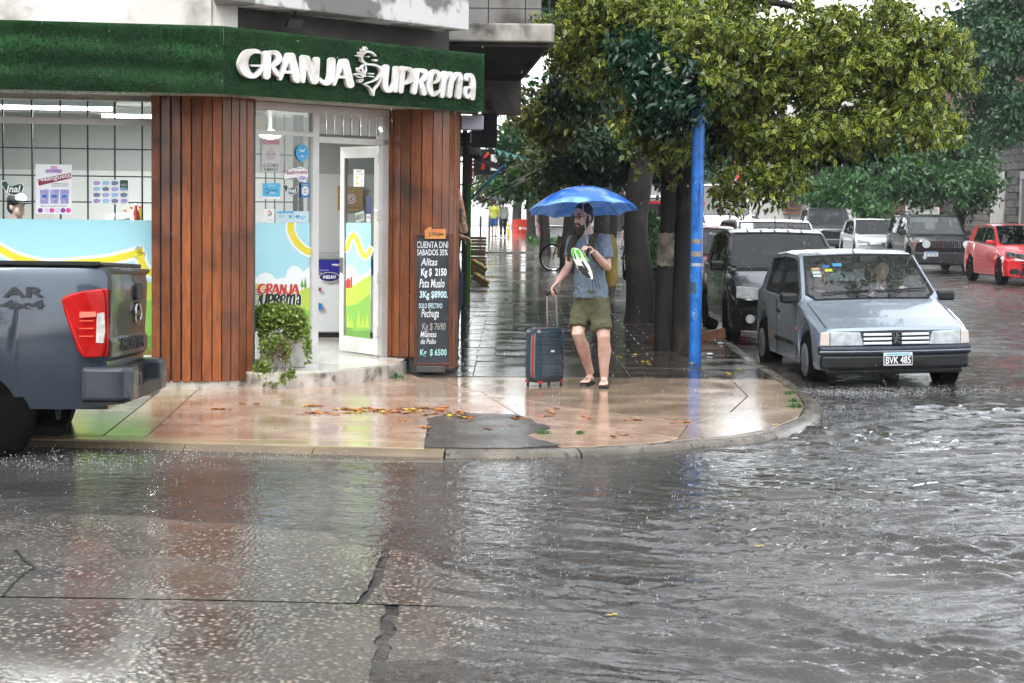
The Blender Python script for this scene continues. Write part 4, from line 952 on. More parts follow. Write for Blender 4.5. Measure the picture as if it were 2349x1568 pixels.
    def strip(nm, y0, y1, z0, z1, m, off=.02, th=.05, k=14, rear=False, bev=.008, wrap=0.):
        """bumper-like bar bent round the nose (or tail)"""
        rg = []
        for i in range(k + 1):
            y = y0 + (y1 - y0) * i / k; x = (warp(0, y) + off) if not rear else (warp(L, y) - off); d = -th if not rear else th
            rg.append([Vector((x, y, z0)), Vector((x, y, z1)), Vector((x + d, y, z1)), Vector((x + d, y, z0))])
        return MB().loft(rg).build(nm, m, car, False, world=False, bevel=bev)
    def mirror(x, z, m, sz=(.1, .17, .1)):
        for sy in (-1, 1):
            y = sy * (hw0 * .95); mb = MB(); mb.box((L / 2 - x, y + sy * .10, z + .02), sz); o = mb.build('wing_mirror', m, car, world=False, bevel=.03, seg=3)
            MB().bar((L / 2 - x, y - sy * .02, z - .02), (L / 2 - x, y + sy * .05, z), .05, .03).build('mirror_arm', M_trim, car, world=False)
    return car, dict(F=F, fpatch=fpatch, strip=strip, mirror=mirror, warp=warp, L=L, hw=hw0, S=S, body=bo)
def mirror_pts(p): return [(-y, z) for y, z in p][::-1]
def plate(car, K, z, off, text, style='white', w=.4, h=.13, y0=0., rear=False):
    L = K['L']; x = K['warp'](0, y0) + off
    o = MB().box((x, y0, z), (.012, w, h)).build('number_plate', M_plate_w, car, world=False, bevel=.004)
    if style == 'black':
        MB().box((x + .007, y0, z - .008), (.004, w * .95, h * .66)).build('plate_field', M_plate_k, o, world=False)
        MB().box((x + .0075, y0, z + h * .41), (.003, w * .8, h * .1)).build('plate_field', M_sblue, o, world=False)
        tm = M_print_w; zz0, zz1 = z - h * .35, z + h * .22
    else:
        MB().box((x + .007, y0, z + h * .36), (.003, w * .97, h * .2)).build('plate_field', M_dblue, o, world=False); tm = M_black; zz0, zz1 = z - h * .36, z + h * .2
    put_text('plate_lettering', text, tm, lambda s, t, zz=0.: Vector((x + .0105 + zz, y0 - w * .43 + s * w * .86, zz0 + t * (zz1 - zz0))), None, o, offset=.012, world=False)
    return o

# ------------------------------------------------------------ small blue-grey hatchback at the kerb
P205 = dict(L=3.70, W=1.57, r=.30, fo=.70, wb=2.42, gc=.2, nose=.07, tail=.05, pf=.03, tum=.30, gap=.055, frame=.055, hub=M_hub,
    top=[(0, 0.64), (0.03, 0.67), (0.3, 0.74), (0.7, 0.825), (0.97, 0.885), (1.02, 0.9), (1.7, 1.36), (1.9, 1.39), (2.4, 1.4), (3.0, 1.36), (3.12, 1.315), (3.46, 0.955), (3.62, 0.875), (3.68, 0.625), (3.7, 0.525)],
    belt=[(0, 0.615), (0.5, 0.745), (1.0, 0.86), (1.5, 0.885), (2.6, 0.91), (3.5, 0.925), (3.7, 0.625)], win=[(1.30, 2.22), (2.29, 2.98)], ws=(1.03, 1.68), rw=(3.12, 3.44),
    paint=paint('blue_grey_car_paint', '#9aa6b2', .5, .25), glass=M_mid, wsglass=M_cglass, open=True)
wl_ = gp(1864, 895, -.15); yaw205 = R(-90 + 3.2); fdir = Vector((math.cos(yaw205), math.sin(yaw205), 0)); sdir_ = Vector((-fdir.y, fdir.x, 0))   # sdir_ = car's left
c0 = wl_ + sdir_ * (1.57 / 2 - .1) - fdir * (3.70 / 2 - .70)
car, K = make_car('hatchback_car', 'old blue-grey three-door hatchback with number plate BVK 485 stopped at the kerb', P205, (c0.x + .02, c0.y, -.112), yaw205, roll=R(1.6))
hw = K['hw']
K['strip']('bumper', -.775, .775, .395, .485, mat('dark_blue_bumper_plastic', '#1c2430', .42, c2='#262f3b', ns=6, r2=.6), .06, .14, bev=.022)
K['strip']('bumper', -.76, .76, .25, .40, M_trim, .042, .12, bev=.03)
K['strip']('air_intake', -.3, .3, .285, .33, M_under, .046, .02, bev=.004)
K['strip']('bumper_strip', -.78, .78, .425, .44, M_chrome, .067, .02, bev=.003)
K['strip']('bumper', -.7, .7, .2, .285, M_trim, .0, .1, bev=.02)
for s in (1, -1):
    tr_ = (lambda p: p) if s == 1 else mirror_pts
    K['fpatch']('headlight', tr_([(.335, .493), (.37, .625), (.665, .633), (.665, .491)]), M_lens, .018, .05)
    K['fpatch']('turn_signal', tr_([(.672, .491), (.672, .632), (.755, .625), (.765, .495)]), mat('clear_indicator_lens', '#c3bdb6', .15, c2='#cdbfb6', ns=6, coat=.6), .012, .07)
    MB().box((K['L'] / 2 - 1.18, s * (hw + .002), .60), (.05, .012, .03)).build('side_repeater', M_amber, car, world=False, bevel=.004)
    MB().box((K['L'] / 2 - 1.78, s * (hw * .995), .43), (1.05, .03, .045)).build('rubbing_strip', M_trim, car, world=False, bevel=.006)
    MB().box((K['L'] / 2 - 2.1, s * (hw + .004), .74), (.12, .02, .035)).build('door_handle', M_trim, car, world=False, bevel=.006)
    # door shut line
    for x in (1.16, 2.24): MB().box((K['L'] / 2 - x, s * (hw - .001), .55), (.008, .008, .62)).build('door_gap', M_under, car, world=False)
for s in (1, -1): MB().bar((K['L'] / 2 - .06, s * .70, .672), (K['L'] / 2 - .96, s * .70, .868), .006, .006).build('bonnet_gap', M_under, car, world=False)
K['fpatch']('grille', [(-.33, .493), (-.33, .628), (.33, .628), (.33, .493)], M_plate_k, .006, .04)
for z in (.514, .558, .602): K['strip']('grille_bar', -.335, .335, z - .013, z + .013, mat('light_grille_bar', '#d5dae2', .3, .1, coat=.4), .022, .02, bev=.004)
K['fpatch']('emblem', [(-.05, .497), (-.05, .627), (.05, .627), (.05, .497)], M_plate_k, .034, .02)
mb = MB(); T = lambda y, z: Vector((K['warp'](0, 0) + .036, y, z + .025))
for pts, w in (([(-.01, .585), (.0, .57), (-.005, .545), (-.015, .52), (-.03, .49)], [.02, .024, .026, .02, .01]), ([(.0, .56), (.028, .566)], .01), ([(-.0, .545), (.03, .535)], .01), ([(-.01, .515), (.018, .5), (.022, .485)], .011), ([(-.02, .52), (-.035, .55), (-.03, .58)], .008)): stroke_solid(mb, pts, w, T, (1, 0, 0), .003, 0)
mb.build('lion_figure', M_chrome, car, world=False)
plate(car, K, .355, .07, 'BVK 485', 'black', .295, .13, 0.)
K['mirror'](1.22, .90, M_trim, (.13, .19, .11))
# windscreen wipers, antenna, stickers, inner mirror
wsx = lambda x: ip(P205['top'], x)
for y0, y1, xa in ((.05, .62, 1.12), (-.52, .0, 1.10)):
    MB().bar((K['L'] / 2 - 1.0, y1 * .3, wsx(1.0) + .03), (K['L'] / 2 - xa, (y0 + y1) / 2, wsx(xa) + .022), .012, .012).build('wiper', M_trim, car, world=False)
    MB().bar((K['L'] / 2 - xa, y0, wsx(xa) + .018), (K['L'] / 2 - xa - .03, y1, wsx(xa + .03) + .018), .014, .014).build('wiper', M_trim, car, world=False)
MB().tube([(K['L'] / 2 - 1.74, -.02, 1.36), (K['L'] / 2 - 1.78, -.025, 1.40), (K['L'] / 2 - 1.98, .06, 1.70)], [.014, .006, .003], 6).build('aerial', M_trim, car, world=False)
MB().box((K['L'] / 2 - 1.74, .0, 1.235), (.03, .25, .075)).build('inner_mirror', M_trim, car, world=False, bevel=.01)
sl_ = (wsx(1.66) - wsx(1.06)) / .6
for y, x, w, h, m in ((-.50, 1.50, .09, .05, mat('sticker_orange', '#d89a72', .6)), (-.50, 1.45, .09, .045, M_plate_w), (-.50, 1.40, .09, .04, M_plate_w), (-.38, 1.54, .08, .05, M_dblue), (-.36, 1.48, .08, .05, M_film_yel), (-.25, 1.56, .1, .055, M_sblue)):
    c = Vector((K['L'] / 2 - x, y, wsx(x) - .012)); tv = Vector((-1, 0, sl_)).normalized() * h / 2
    MB().add([c + Vector((0, -w / 2, 0)) - tv, c + Vector((0, w / 2, 0)) - tv, c + Vector((0, w / 2, 0)) + tv, c + Vector((0, -w / 2, 0)) + tv], [(0, 1, 2, 3)]).build('sticker', m, car, world=False)
# interior of the open-glass car: dash, wheel, seats
MB().box((.6, 0, .74), (.42, 1.3, .16)).build('dashboard', M_trim, car, world=False, bevel=.04)
MB().box((-.4, 0, .32), (2.2, 1.3, .14)).build('floor', M_under, car, world=False)
for s in (-1, 1):
    mb = MB(); mb.box((-.05, s * .34, .48), (.46, .46, .16)); mb.box((-.30, s * .34, .78), (.14, .44, .56), tilt=Matrix.Rotation(-.2, 3, 'Y')); mb.box((-.37, s * .34, 1.12), (.1, .26, .18)); mb.build('seat', M_seat, car, world=False, bevel=.04, seg=3)
MB().box((-1.15, 0, .66), (.2, 1.2, .52)).build('seat', M_seat, car, world=False, bevel=.05)
cw = Vector((.28, .34, .86)); mb = MB(); mb.tube([cw + Matrix.Rotation(-.5, 3, 'Y') @ Vector((0, .18 * math.cos(a), .18 * math.sin(a))) for a in np.linspace(0, 2 * math.pi, 22)], .014, 6, cap=False); mb.bar(cw + Vector((0, -.17, 0)), cw + Vector((0, .17, 0)), .03, .02); mb.build('steering_wheel', M_trim, car, world=False)
CAR205 = car

# ------------------------------------------------------------ shapes shared by the other cars
def hatch(L=4.0, W=1.73, H=1.5, r=.31, hood=.95, **k):
    d = dict(L=L, W=W, r=r, fo=.8, wb=L * .62, gc=.19, nose=.2, tail=.1,
        top=[(0, .62), (.05, .70), (.35, .82), (.9, hood - .02), (1.02, hood), (1.85, H - .05), (2.1, H - .01), (2.6, H), (3.3, H - .06), (L - .5, H - .12), (L - .12, .98), (L - .03, .8), (L, .6)],
        belt=[(0, .6), (.6, .78), (1.05, hood - .05), (2.5, hood), (L - .5, hood + .04), (L, .7)], win=[(1.45, 2.3), (2.37, 3.05)], ws=(1.05, 1.84), rw=(L - .48, L - .14)); d.update(k); return d
def suv(L=4.25, W=1.8, H=1.66, r=.34, hood=1.05, **k):
    d = dict(L=L, W=W, r=r, fo=.8, wb=2.57, gc=.24, nose=.1, tail=.06, pf=.03, tum=.25, clad=True, gap=.07, flare=.03,
        top=[(0, .9), (.04, .97), (.3, 1.02), (1.1, hood), (1.2, hood + .02), (1.75, H - .05), (2.0, H), (3.5, H - .01), (L - .25, H - .06), (L - .06, 1.05), (L, .7)],
        belt=[(0, .85), (1.2, hood - .03), (2.5, hood), (L - .3, hood + .03), (L, .8)], win=[(1.62, 2.45), (2.52, 3.3), (3.38, 3.9)], ws=(1.22, 1.74), rw=(L - .24, L - .08)); d.update(k); return d
def lamps(car, K, y0, y1, z0, z1, m=None, slant=.0, nm='headlight'):
    for s in (1, -1):
        p = [(y0, z0), (y0, z1 - slant), (y1, z1), (y1, z0 + slant)]; K['fpatch'](nm, p if s == 1 else mirror_pts(p), m or M_lens, .012, .05)
def place(u, v, z, yaw=R(-90)): p = gp(u, v, z); return p

# black hatchback parked behind
c, K = make_car('hatchback_car', 'black hatchback parked behind the blue-grey hatchback with round fog lamp', hatch(4.0, 1.74, 1.56, .31, 1.0, paint=paint('black_car_paint', '#08090a', .1, .18), wsglass=M_tint), (3.82, 28.0, -.14), R(-90 + 1))
lamps(c, K, .46, .80, .62, .80, slant=.02); K['strip']('bumper', -.84, .84, .2, .5, paint('black_car_paint', '#0d0e10'), .03, .08, bev=.03); K['fpatch']('grille', [(-.4, .52), (-.42, .66), (.42, .66), (.4, .52)], M_trim)
for s in (1, -1): K['fpatch']('fog_lamp', [(s * .62 + .06 * math.cos(a), .36 + .06 * math.sin(a)) for a in np.linspace(0, 6.28, 13)[:-1]], M_lens, .05, .02)
K['mirror'](1.35, 1.02, M_trim, (.12, .2, .13)); MB().tube([(K['L'] / 2 - 2.0, 0, 1.56), (K['L'] / 2 - 2.1, 0, 1.75)], .008).build('aerial', M_trim, c, world=False)
for i in range(5): MB().box((K['L'] / 2 - 2.6, -.4 + i * .2, 1.572), (1.2, .02, .012)).build('roof_rib', paint('black_car_paint', '#0d0e10'), c, world=False)
# red hatchback further back along the same kerb
c, K = make_car('hatchback_car', 'dark red hatchback parked between the blue pole and the black hatchback', hatch(3.9, 1.7, 1.5, .31, .95, paint=paint('dark_red_car_paint', '#7d0f14', .2), wsglass=M_mid), (3.55, 36.5, -.14), R(-90))
lamps(c, K, .46, .78, .58, .74); K['mirror'](1.35, .98, M_trim); K['strip']('bumper', -.8, .8, .2, .48, MATS['dark_red_car_paint'], .03, .08)
# white wagon coming down the lane
c, K = make_car('estate_car', 'white estate car with roof rails and lit orange indicator in the lane', suv(4.3, 1.78, 1.60, .32, 1.0, clad=False, paint=paint('white_car_paint', '#c9ccce', .05, .25), glass=M_tint, wsglass=M_cglass), (5.15, 38.5, -.12), R(-90 + 2))
lamps(c, K, .5, .82, .62, .8, slant=.03); K['mirror'](1.42, 1.02, M_trim)
for s in (1, -1): MB().tube([(K['L'] / 2 - 1.95, s * .62, 1.58), (K['L'] / 2 - 2.1, s * .62, 1.67), (K['L'] / 2 - 3.4, s * .62, 1.68), (K['L'] / 2 - 3.6, s * .62, 1.58)], .02).build('roof_rail', M_trim, c, world=False)
K['fpatch']('turn_signal', [(.83, .66), (.83, .76), (.88, .76), (.88, .66)], mat('lit_amber', '#e06a10', .3, emit=(1, .42, .05), es=9), .03, .05)
for s in (1, -1): MB().box((K['L'] / 2 - 1.42, s * 1.04, 1.02), (.06, .02, .05)).build('side_repeater', MATS['lit_amber'], c, world=False)
K['strip']('bumper', -.85, .85, .22, .5, MATS['white_car_paint'], .03, .08)
# white car with its headlamps on, further off
M_lit = mat('lit_headlamp', '#ffffff', .3, emit=(1, .97, .9), es=60)
c, K = make_car('van', 'white van with bright headlamps lit far down the lane', suv(5.5, 2.0, 2.5, .4, 1.5, clad=False, cat='van', paint=MATS['white_car_paint'], wsglass=M_cglass), (6.3, 60, -.12), R(-90))
lamps(c, K, .5, .82, 1.1, 1.32, M_lit); K['strip']('bumper', -.88, .88, .25, .55, M_trim, .03, .08); K['mirror'](1.4, 1.2, M_trim)
c, K = make_car('hatchback_car', 'pale grey hatchback far away beside the motorbike', hatch(3.9, 1.68, 1.46, .3, .93, paint=paint('pale_grey_car_paint', '#a9afb2', .2), wsglass=M_cglass), (9.4, 79, -.12), R(-90)); lamps(c, K, .45, .76, .58, .74); K['mirror'](1.35, .95, M_trim)
# tall white van with a red stripe behind the hedge
c, K = make_car('van', 'tall white van with a red roof stripe parked beyond the hedge', suv(4.8, 1.95, 2.1, .34, 1.2, clad=False, cat='van', paint=MATS['white_car_paint'], wsglass=M_cglass), (3.7, 46.5, -.14), R(-90)); lamps(c, K, .58, .86, .75, .95)
MB().box((-.6, 0, 1.93), (3.4, 1.62, .07)).build('roof_stripe', mat('stripe_red', '#b01d22', .35), c, world=False); K['mirror'](1.5, 1.3, M_trim)
# far side of the street: four cars nose to tail
FR = 'cars parked along the far kerb'
def farx(u, Y): return (u - 1174.5) / FPX * Y
c, K = make_car('hatchback_car', 'bright red hatchback parked nearest on the far side of the street', hatch(4.0, 1.73, 1.50, .31, .98, paint=paint('bright_red_car_paint', '#c4141c', .1, .2), wsglass=M_tint, tum=.36, nose=.28, spokes=10), (12.75, 48.5, -.13), R(-90 + 3), FR)
lamps(c, K, .46, .84, .66, .84, mat('dark_headlamp', '#1d2022', .08, c2='#565b5e', ns=12, coat=.9), slant=.06); K['mirror'](1.38, 1.02, MATS['bright_red_car_paint']); K['fpatch']('grille', [(-.55, .26), (-.48, .46), (.48, .46), (.55, .26)], M_trim); K['strip']('bumper', -.5, .5, .5, .56, M_trim, .02, .03)
for s in (1, -1): K['fpatch']('fog_lamp', [(s * .66 - .1, .3), (s * .66 - .08, .42), (s * .66 + .08, .42), (s * .66 + .1, .3)] if s == 1 else mirror_pts([(.56, .3), (.58, .42), (.74, .42), (.76, .3)]), M_trim, .03)
for s in (1, -1): MB().box((K['L'] / 2 - .35, s * .84, .74), (.1, .02, .05)).build('side_repeater', M_amber, c, world=False)
c, K = make_car('suv_car', 'boxy black four-wheel-drive with slotted grille parked on the far side', suv(4.24, 1.81, 1.67, .345, 1.06, paint=paint('dark_grey_car_paint', '#15171a', .3), glass=M_mid, wsglass=M_cglass), (12.35, 57, -.13), R(-90 + 1), FR)
for s in (1, -1): K['fpatch']('headlight', [(s * .58 + .115 * math.cos(a), .83 + .115 * math.sin(a)) for a in np.linspace(0, 6.28, 17)[:-1]], M_lens, .03, .03)
for s in (1, -1): MB().box((K['L'] / 2 - .22, s * .88, .85), (.05, .03, .1)).build('side_marker', M_amber, c, world=False)
K['fpatch']('grille', [(-.44, .72), (-.44, .93), (.44, .93), (.44, .72)], M_trim, .015)
for i in range(7): y = -.36 + i * .12; K['fpatch']('grille_slot', [(y - .035, .74), (y - .035, .91), (y + .035, .91), (y + .035, .74)], M_chrome if True else M_trim, .028, .012, bev=.0)
for i in range(7): y = -.36 + i * .12; K['fpatch']('grille_slot', [(y - .024, .75), (y - .024, .90), (y + .024, .90), (y + .024, .75)], M_plate_k, .036, .012, bev=.0)
K['strip']('bumper', -.88, .88, .26, .6, M_trim, .05, .1, bev=.04); K['mirror'](1.42, 1.12, M_trim, (.13, .2, .16))
for s in (1, -1): K['fpatch']('fog_lamp', [(s * .62 + .06 * math.cos(a), .45 + .05 * math.sin(a)) for a in np.linspace(0, 6.28, 13)[:-1]], M_lens, .06, .02)
for s in (1, -1): MB().tube([(K['L'] / 2 - 1.9, s * .66, 1.64), (K['L'] / 2 - 2.05, s * .66, 1.74), (K['L'] / 2 - 3.5, s * .66, 1.74), (K['L'] / 2 - 3.7, s * .66, 1.62)], .022).build('roof_rail', M_trim, c, world=False)
plate(c, K, .55, .07, 'AB 347 KD', 'white', .4, .13, -.45)
c, K = make_car('hatchback_car', 'white hatchback parked between the black four-wheel-drive and the grey pickup', hatch(4.03, 1.72, 1.47, .31, .93, paint=MATS['white_car_paint'], wsglass=M_tint, nose=.26), (12.35, 66, -.13), R(-90), FR)
lamps(c, K, .44, .84, .62, .78, slant=.07); K['mirror'](1.38, .98, M_trim); K['fpatch']('grille', [(-.32, .3), (-.42, .5), (.42, .5), (.32, .3)], M_trim); K['fpatch']('emblem', [(-.07, .58), (-.09, .68), (.09, .68), (.07, .58)], M_chrome, .02)
c, K = make_car('pickup_truck', 'grey pickup truck parked farthest along the far kerb', dict(L=5.2, W=1.85, r=.38, fo=.9, wb=3.1, gc=.33, nose=.1, tail=.05, tum=.25, gap=.08, flare=.03, cat='pickup truck',
    top=[(0, .9), (.05, 1.0), (1.2, 1.12), (1.32, 1.14), (1.95, 1.74), (2.3, 1.78), (3.3, 1.76), (3.42, 1.7), (3.55, 1.16), (5.15, 1.14), (5.2, .7)], belt=[(0, .88), (1.3, 1.08), (3.5, 1.1), (5.2, .8)], win=[(1.85, 2.5), (2.58, 3.2)], ws=(1.34, 1.94), rw=(3.43, 3.53), paint=paint('grey_truck_paint', '#565a5e', .5), glass=M_mid), (12.2, 75.5, -.12), R(-90), FR)
lamps(c, K, .55, .86, .78, .98); K['fpatch']('grille', [(-.5, .68), (-.5, .95), (.5, .95), (.5, .68)], M_trim); K['strip']('bumper', -.9, .9, .4, .62, MATS['grey_truck_paint'], .06, .12, bev=.04); K['mirror'](1.5, 1.2, M_trim, (.14, .2, .2))
# ================================================================== shop interior and things at the shopfront
lamp = thing('ceiling_lamp', 'round glowing lamp hanging inside the shop behind the side light', 'lamp', (-2.6, 20.6, 2.75))
pc = dp(620, 309, 20.6); M_glow = mat('lamp_glow', '#ffffff', .4, emit=(1, .98, .94), es=6)
MB().ellip((pc.x, 20.6, pc.z), (.12, .12, .05), 16, 8).build('lamp_shade', M_glow, lamp, True)
MB().bar((pc.x, 20.6, pc.z + .04), (pc.x, 20.6, 2.76), .03, .03).build('lamp_stem', M_white, lamp)
for i, (x, y) in enumerate(((-4.6, 19.2), (-3.9, 21.0))):
    t = thing('tube_light', 'fluorescent tube light on the shop ceiling behind the left window' if i == 0 else 'fluorescent tube light on the shop ceiling towards the back wall', 'lamp', (x, y, 2.75))
    MB().box((x, y, 2.70), (1.25, .14, .07), AN1).build('housing', M_white, t); MB().bar(Vector((x, y, 2.65)) - e1 * .58, Vector((x, y, 2.65)) + e1 * .58, .04, .04).build('tube', mat('tube_glow', '#ffffff', .4, emit=(1, 1, 1), es=7), t)
    ld = bpy.data.lights.new('tube_light_glow', 'AREA'); ld.shape = 'RECTANGLE'; ld.size = 1.2; ld.size_y = .15; ld.energy = 40; lo = bpy.data.objects.new('tube_light_glow', ld); col.objects.link(lo); lo.location = (x, y, 2.62); lo.rotation_euler = (0, 0, AN1); lo.parent = t; lo.matrix_parent_inverse = parent_mat(t).inverted()
# chest freezer inside the door
fz = thing('chest_freezer', 'white chest freezer with blue top band standing inside the open door', 'freezer', (-2.1, 22.9, .15))
fc = Vector((-2.25, 22.85, 0)); A0 = AN1
MB().box(fc + UZ * .55, (1.3, .65, .68), A0).build('cabinet', mat('freezer_white', '#cfd2d4', .3), fz, bevel=.02)
MB().box(fc + UZ * .19, (1.2, .6, .08), A0).build('plinth', M_trim if 'black_car_plastic' in MATS else mat('black_car_plastic', '#17191b', .4), fz)
MB().box(fc + UZ * .975, (1.32, .67, .17), A0).build('lid_band', mat('freezer_blue', '#2c2a86', .3), fz, bevel=.01)
MB().box(fc + UZ * 1.1, (1.3, .66, .07), A0).build('lid', mat('freezer_lid', '#8f9497', .25), fz, bevel=.02)
Pz = fc - Vector((math.sin(A0) * -.34, math.cos(A0) * .34, 0)); nz_ = n1
def pz(u, v, off=.0): return pl(u, v, Pz, nz_) + nz_ * off
zi = Zm(700, 850, 2.24)
decal('brand_badge', blob(808, 97, 76, 36), Pz, nz_, .012, mat('badge_cream', '#c9c3a6', .4), fz, zi); decal('brand_badge', blob(808, 97, 70, 31), Pz, nz_, .014, mat('badge_blue', '#241f6e', .4), fz, zi)
c = [pz(*zi(x, y), .016) for x, y in ((762, 108), (856, 108), (856, 84), (762, 84))]; put_text('brand_lettering', 'INELRO', M_print_w, quad_place(*c, nz_, 0), None, fz, offset=.02, shear=.15)
for tx, b4 in (('s pensados', (722, 55, 802, 40)), ('mpre', (722, 76, 752, 62))):
    c = [pz(*zi(x, y), .016) for x, y in ((b4[0], b4[1]), (b4[2], b4[1]), (b4[2], b4[3]), (b4[0], b4[3]))]; put_text('brand_lettering', tx, mat('print_lilac_text', '#b8b6dd', .5), quad_place(*c, nz_, 0), None, fz)
decal('freezer_sticker', [(717, 290), (733, 283), (757, 290), (757, 335), (717, 335)], Pz, nz_, .012, M_dblue, fz, zi); decal('freezer_sticker', [(720, 175), (750, 173), (750, 198), (720, 200)], Pz, nz_, .012, M_maroon, fz, zi)
# wooden plaque on the inner wall
Pw = Vector((-2.3, 23.3, 0)); nw = Vector((.168, -.986, 0))
pq = thing('wooden_plaque', 'yellow wooden plaque with a round-cornered camera emblem on the inner shop wall', 'sign', (-1.75, 23.35, 1.6))
zk = Zm(700, 300, 2.24)
decal('board', [(868, 672), (1050, 680), (1045, 850), (868, 848)], Pw, nw, .02, mat('plaque_wood', '#b98d35', .6, c2='#8d6a24', ns=6, stretch=(1, 1, 8)), pq, zk, .02)
decal('camera_emblem', [(925, 725), (1000, 725), (1000, 808), (925, 808)], Pw, nw, .045, mat('emblem_pink', '#b06a63', .5), pq, zk)
flat_stroke('camera_emblem', [(945, 738), (985, 740), (988, 765), (985, 790), (942, 792), (938, 765), (945, 738)], 7, Pw, nw, .047, M_print_w, pq, zk); flat_stroke('camera_emblem', blob(962, 765, 14, 14, 10) + [(976, 765)], 6, Pw, nw, .048, M_print_w, pq, zk)
c = [pl(*zk(x, y), Pw, nw) for x, y in ((930, 840), (1040, 842), (1040, 822), (930, 820))]; put_text('plaque_lettering', 'GRANJA.SUPREMA', M_maroon, quad_place(*c, nw, .047), None, pq)
# counter with bottles behind the left window
ct = thing('shop_counter', 'pale shop counter with a scale behind the left window', 'counter', (-3.9, 20.2, .15))
cc = dp(335, 500, 20.0); MB().box((cc.x - .1, 20.1, .80), (1.3, .5, 1.3), AN1).build('cabinet', M_in, ct, bevel=.01); MB().box((cc.x - .1, 20.08, 1.47), (1.36, .56, .04), AN1).build('counter_top', mat('counter_steel', '#8b8f90', .35, .6), ct, bevel=.005)
for i, (u, h, c_) in enumerate(((305, .12, '#d8d8d4'), (298, .16, '#c9bd8e'), (312, .2, '#7a1f1a'), (318, .17, '#c9b12c'), (290, .1, '#e4e4e2'), (284, .13, '#b8c2b0'))):
    p = dp(u, 505, 19.95); b_ = thing('bottle', ('white', 'cream', 'dark red', 'yellow', 'clear', 'pale green')[i] + ' sauce bottle standing on the shop counter', 'bottle', (p.x, 19.95, 1.49))
    MB().lathe([(.03, 0), (.032, h * .6), (.014, h * .8), (.014, h)], (p.x, 19.95 + (i % 2) * .06, 1.49), 10).build('bottle_body', mat('bottle_%d' % i, c_, .25), b_, True); MB().lathe([(.016, 0), (.016, .02)], (p.x, 19.95 + (i % 2) * .06, 1.49 + h), 8).build('cap', M_film_red if i % 2 else M_white, b_)
bag = MB().ellip((dp(270, 495, 19.9).x, 19.95, 1.55), (.14, .1, .06), 12, 7).build('plastic_bag', mat('white_plastic_bag', '#d6d6d4', .35, c2='#b5b5b3', ns=12, bump=.6, bs=30), None, True); tag(bag, 'crumpled white plastic bag lying on the shop counter', 'bag')

# ---------------------------------------------------------------- posters and stickers on the glass
def sticker(name, label, outline, P, n, m, cv, off=.009, cat='sticker'):
    q = [pl(*cv(*p), P, n) for p in outline]; c = sum(q, Vector()) / len(q); t = thing(name, label, cat, c)
    decal('sheet', outline, P, n, off, m, t, cv); return t
def stext(t, body, box, P, n, m, cv, off=.0105, offset=.0, shear=0.):
    x0, y0, x1, y1 = box[:4]; dy = box[4] if len(box) > 4 else 0
    c = [pl(*cv(x, y), P, n) for x, y in ((x0, y1), (x1, y1 + dy), (x1, y0 + dy), (x0, y0))]; return put_text('lettering', body, m, quad_place(*c, n, off), None, t, offset=offset, shear=shear)
zA = Zm(0, 250, 2.24)
t = sticker('window_poster', 'white poster with pink product lettering and three packs in the left window', [(258, 626), (519, 630), (520, 987), (258, 985)], G1, n1, M_print_w, zA, cat='poster')
decal('print', [(268, 735), (512, 690), (514, 728), (282, 782)], G1, n1, .0105, M_maroon, t, zA); stext(t, 'Naahguets', (274, 722, 508, 765, -34), G1, n1, M_print_w, zA, .012, .012)
decal('print', [(365, 640), (412, 640), (412, 662), (365, 662)], G1, n1, .0105, mat('print_rose', '#d9a3bd', .5), t, zA); decal('print', [(330, 665), (446, 662), (446, 690), (330, 690)], G1, n1, .0105, M_lil, t, zA); stext(t, 'GRANJA', (338, 668, 440, 686), G1, n1, M_pink, zA, .0115)
for i, y in enumerate((765, 775, 785)): decal('print', [(372, y), (494, y - 2), (494, y + 2), (372, y + 4)], G1, n1, .0105, mat('print_grey', '#9a9aa2', .5), t, zA)
for x in (288, 360, 432): decal('print', [(x, 812), (x + 66, 808), (x + 62, 912), (x + 4, 912)], G1, n1, .0105, M_lil, t, zA); decal('print', [(x + 14, 850), (x + 50, 848), (x + 50, 868), (x + 14, 868)], G1, n1, .0115, M_dblue, t, zA)
stext(t, 'Ricos. Crocantes. Distintos.', (298, 922, 486, 934), G1, n1, M_black, zA)
for x, m in ((272, M_purple), (316, mat('print_pale', '#e3d3e3', .5)), (355, M_pink), (396, MATS['print_pale']), (436, M_purple), (475, M_pink)): decal('print', blob(x + 19, 960, 19, 18, 10), G1, n1, .0105, m, t, zA)
t = sticker('window_poster', 'pale sheet of small product pictures in the left window', [(665, 736), (926, 740), (926, 916), (665, 914)], G1, n1, M_print_w, zA, cat='poster')
for i in range(4):
    for j in range(4):
        if (i, j) == (3, 0): continue
        x, y = 669 + i * 65, 742 + j * 43; decal('print', [(x + 3, y + 12), (x + 30, y + 4), (x + 58, y + 14), (x + 48, y + 34), (x + 10, y + 36)], G1, n1, .0105, (M_lil, mat('print_ice', '#9cc3df', .5), mat('print_slate', '#6d7f94', .5))[(i + j) % 3], t, zA)
decal('print', [(866, 742), (924, 742), (924, 812), (866, 812)], G1, n1, .0105, M_teal, t, zA); stext(t, 'VGL', (874, 768, 916, 784), G1, n1, M_print_w, zA, .0115)
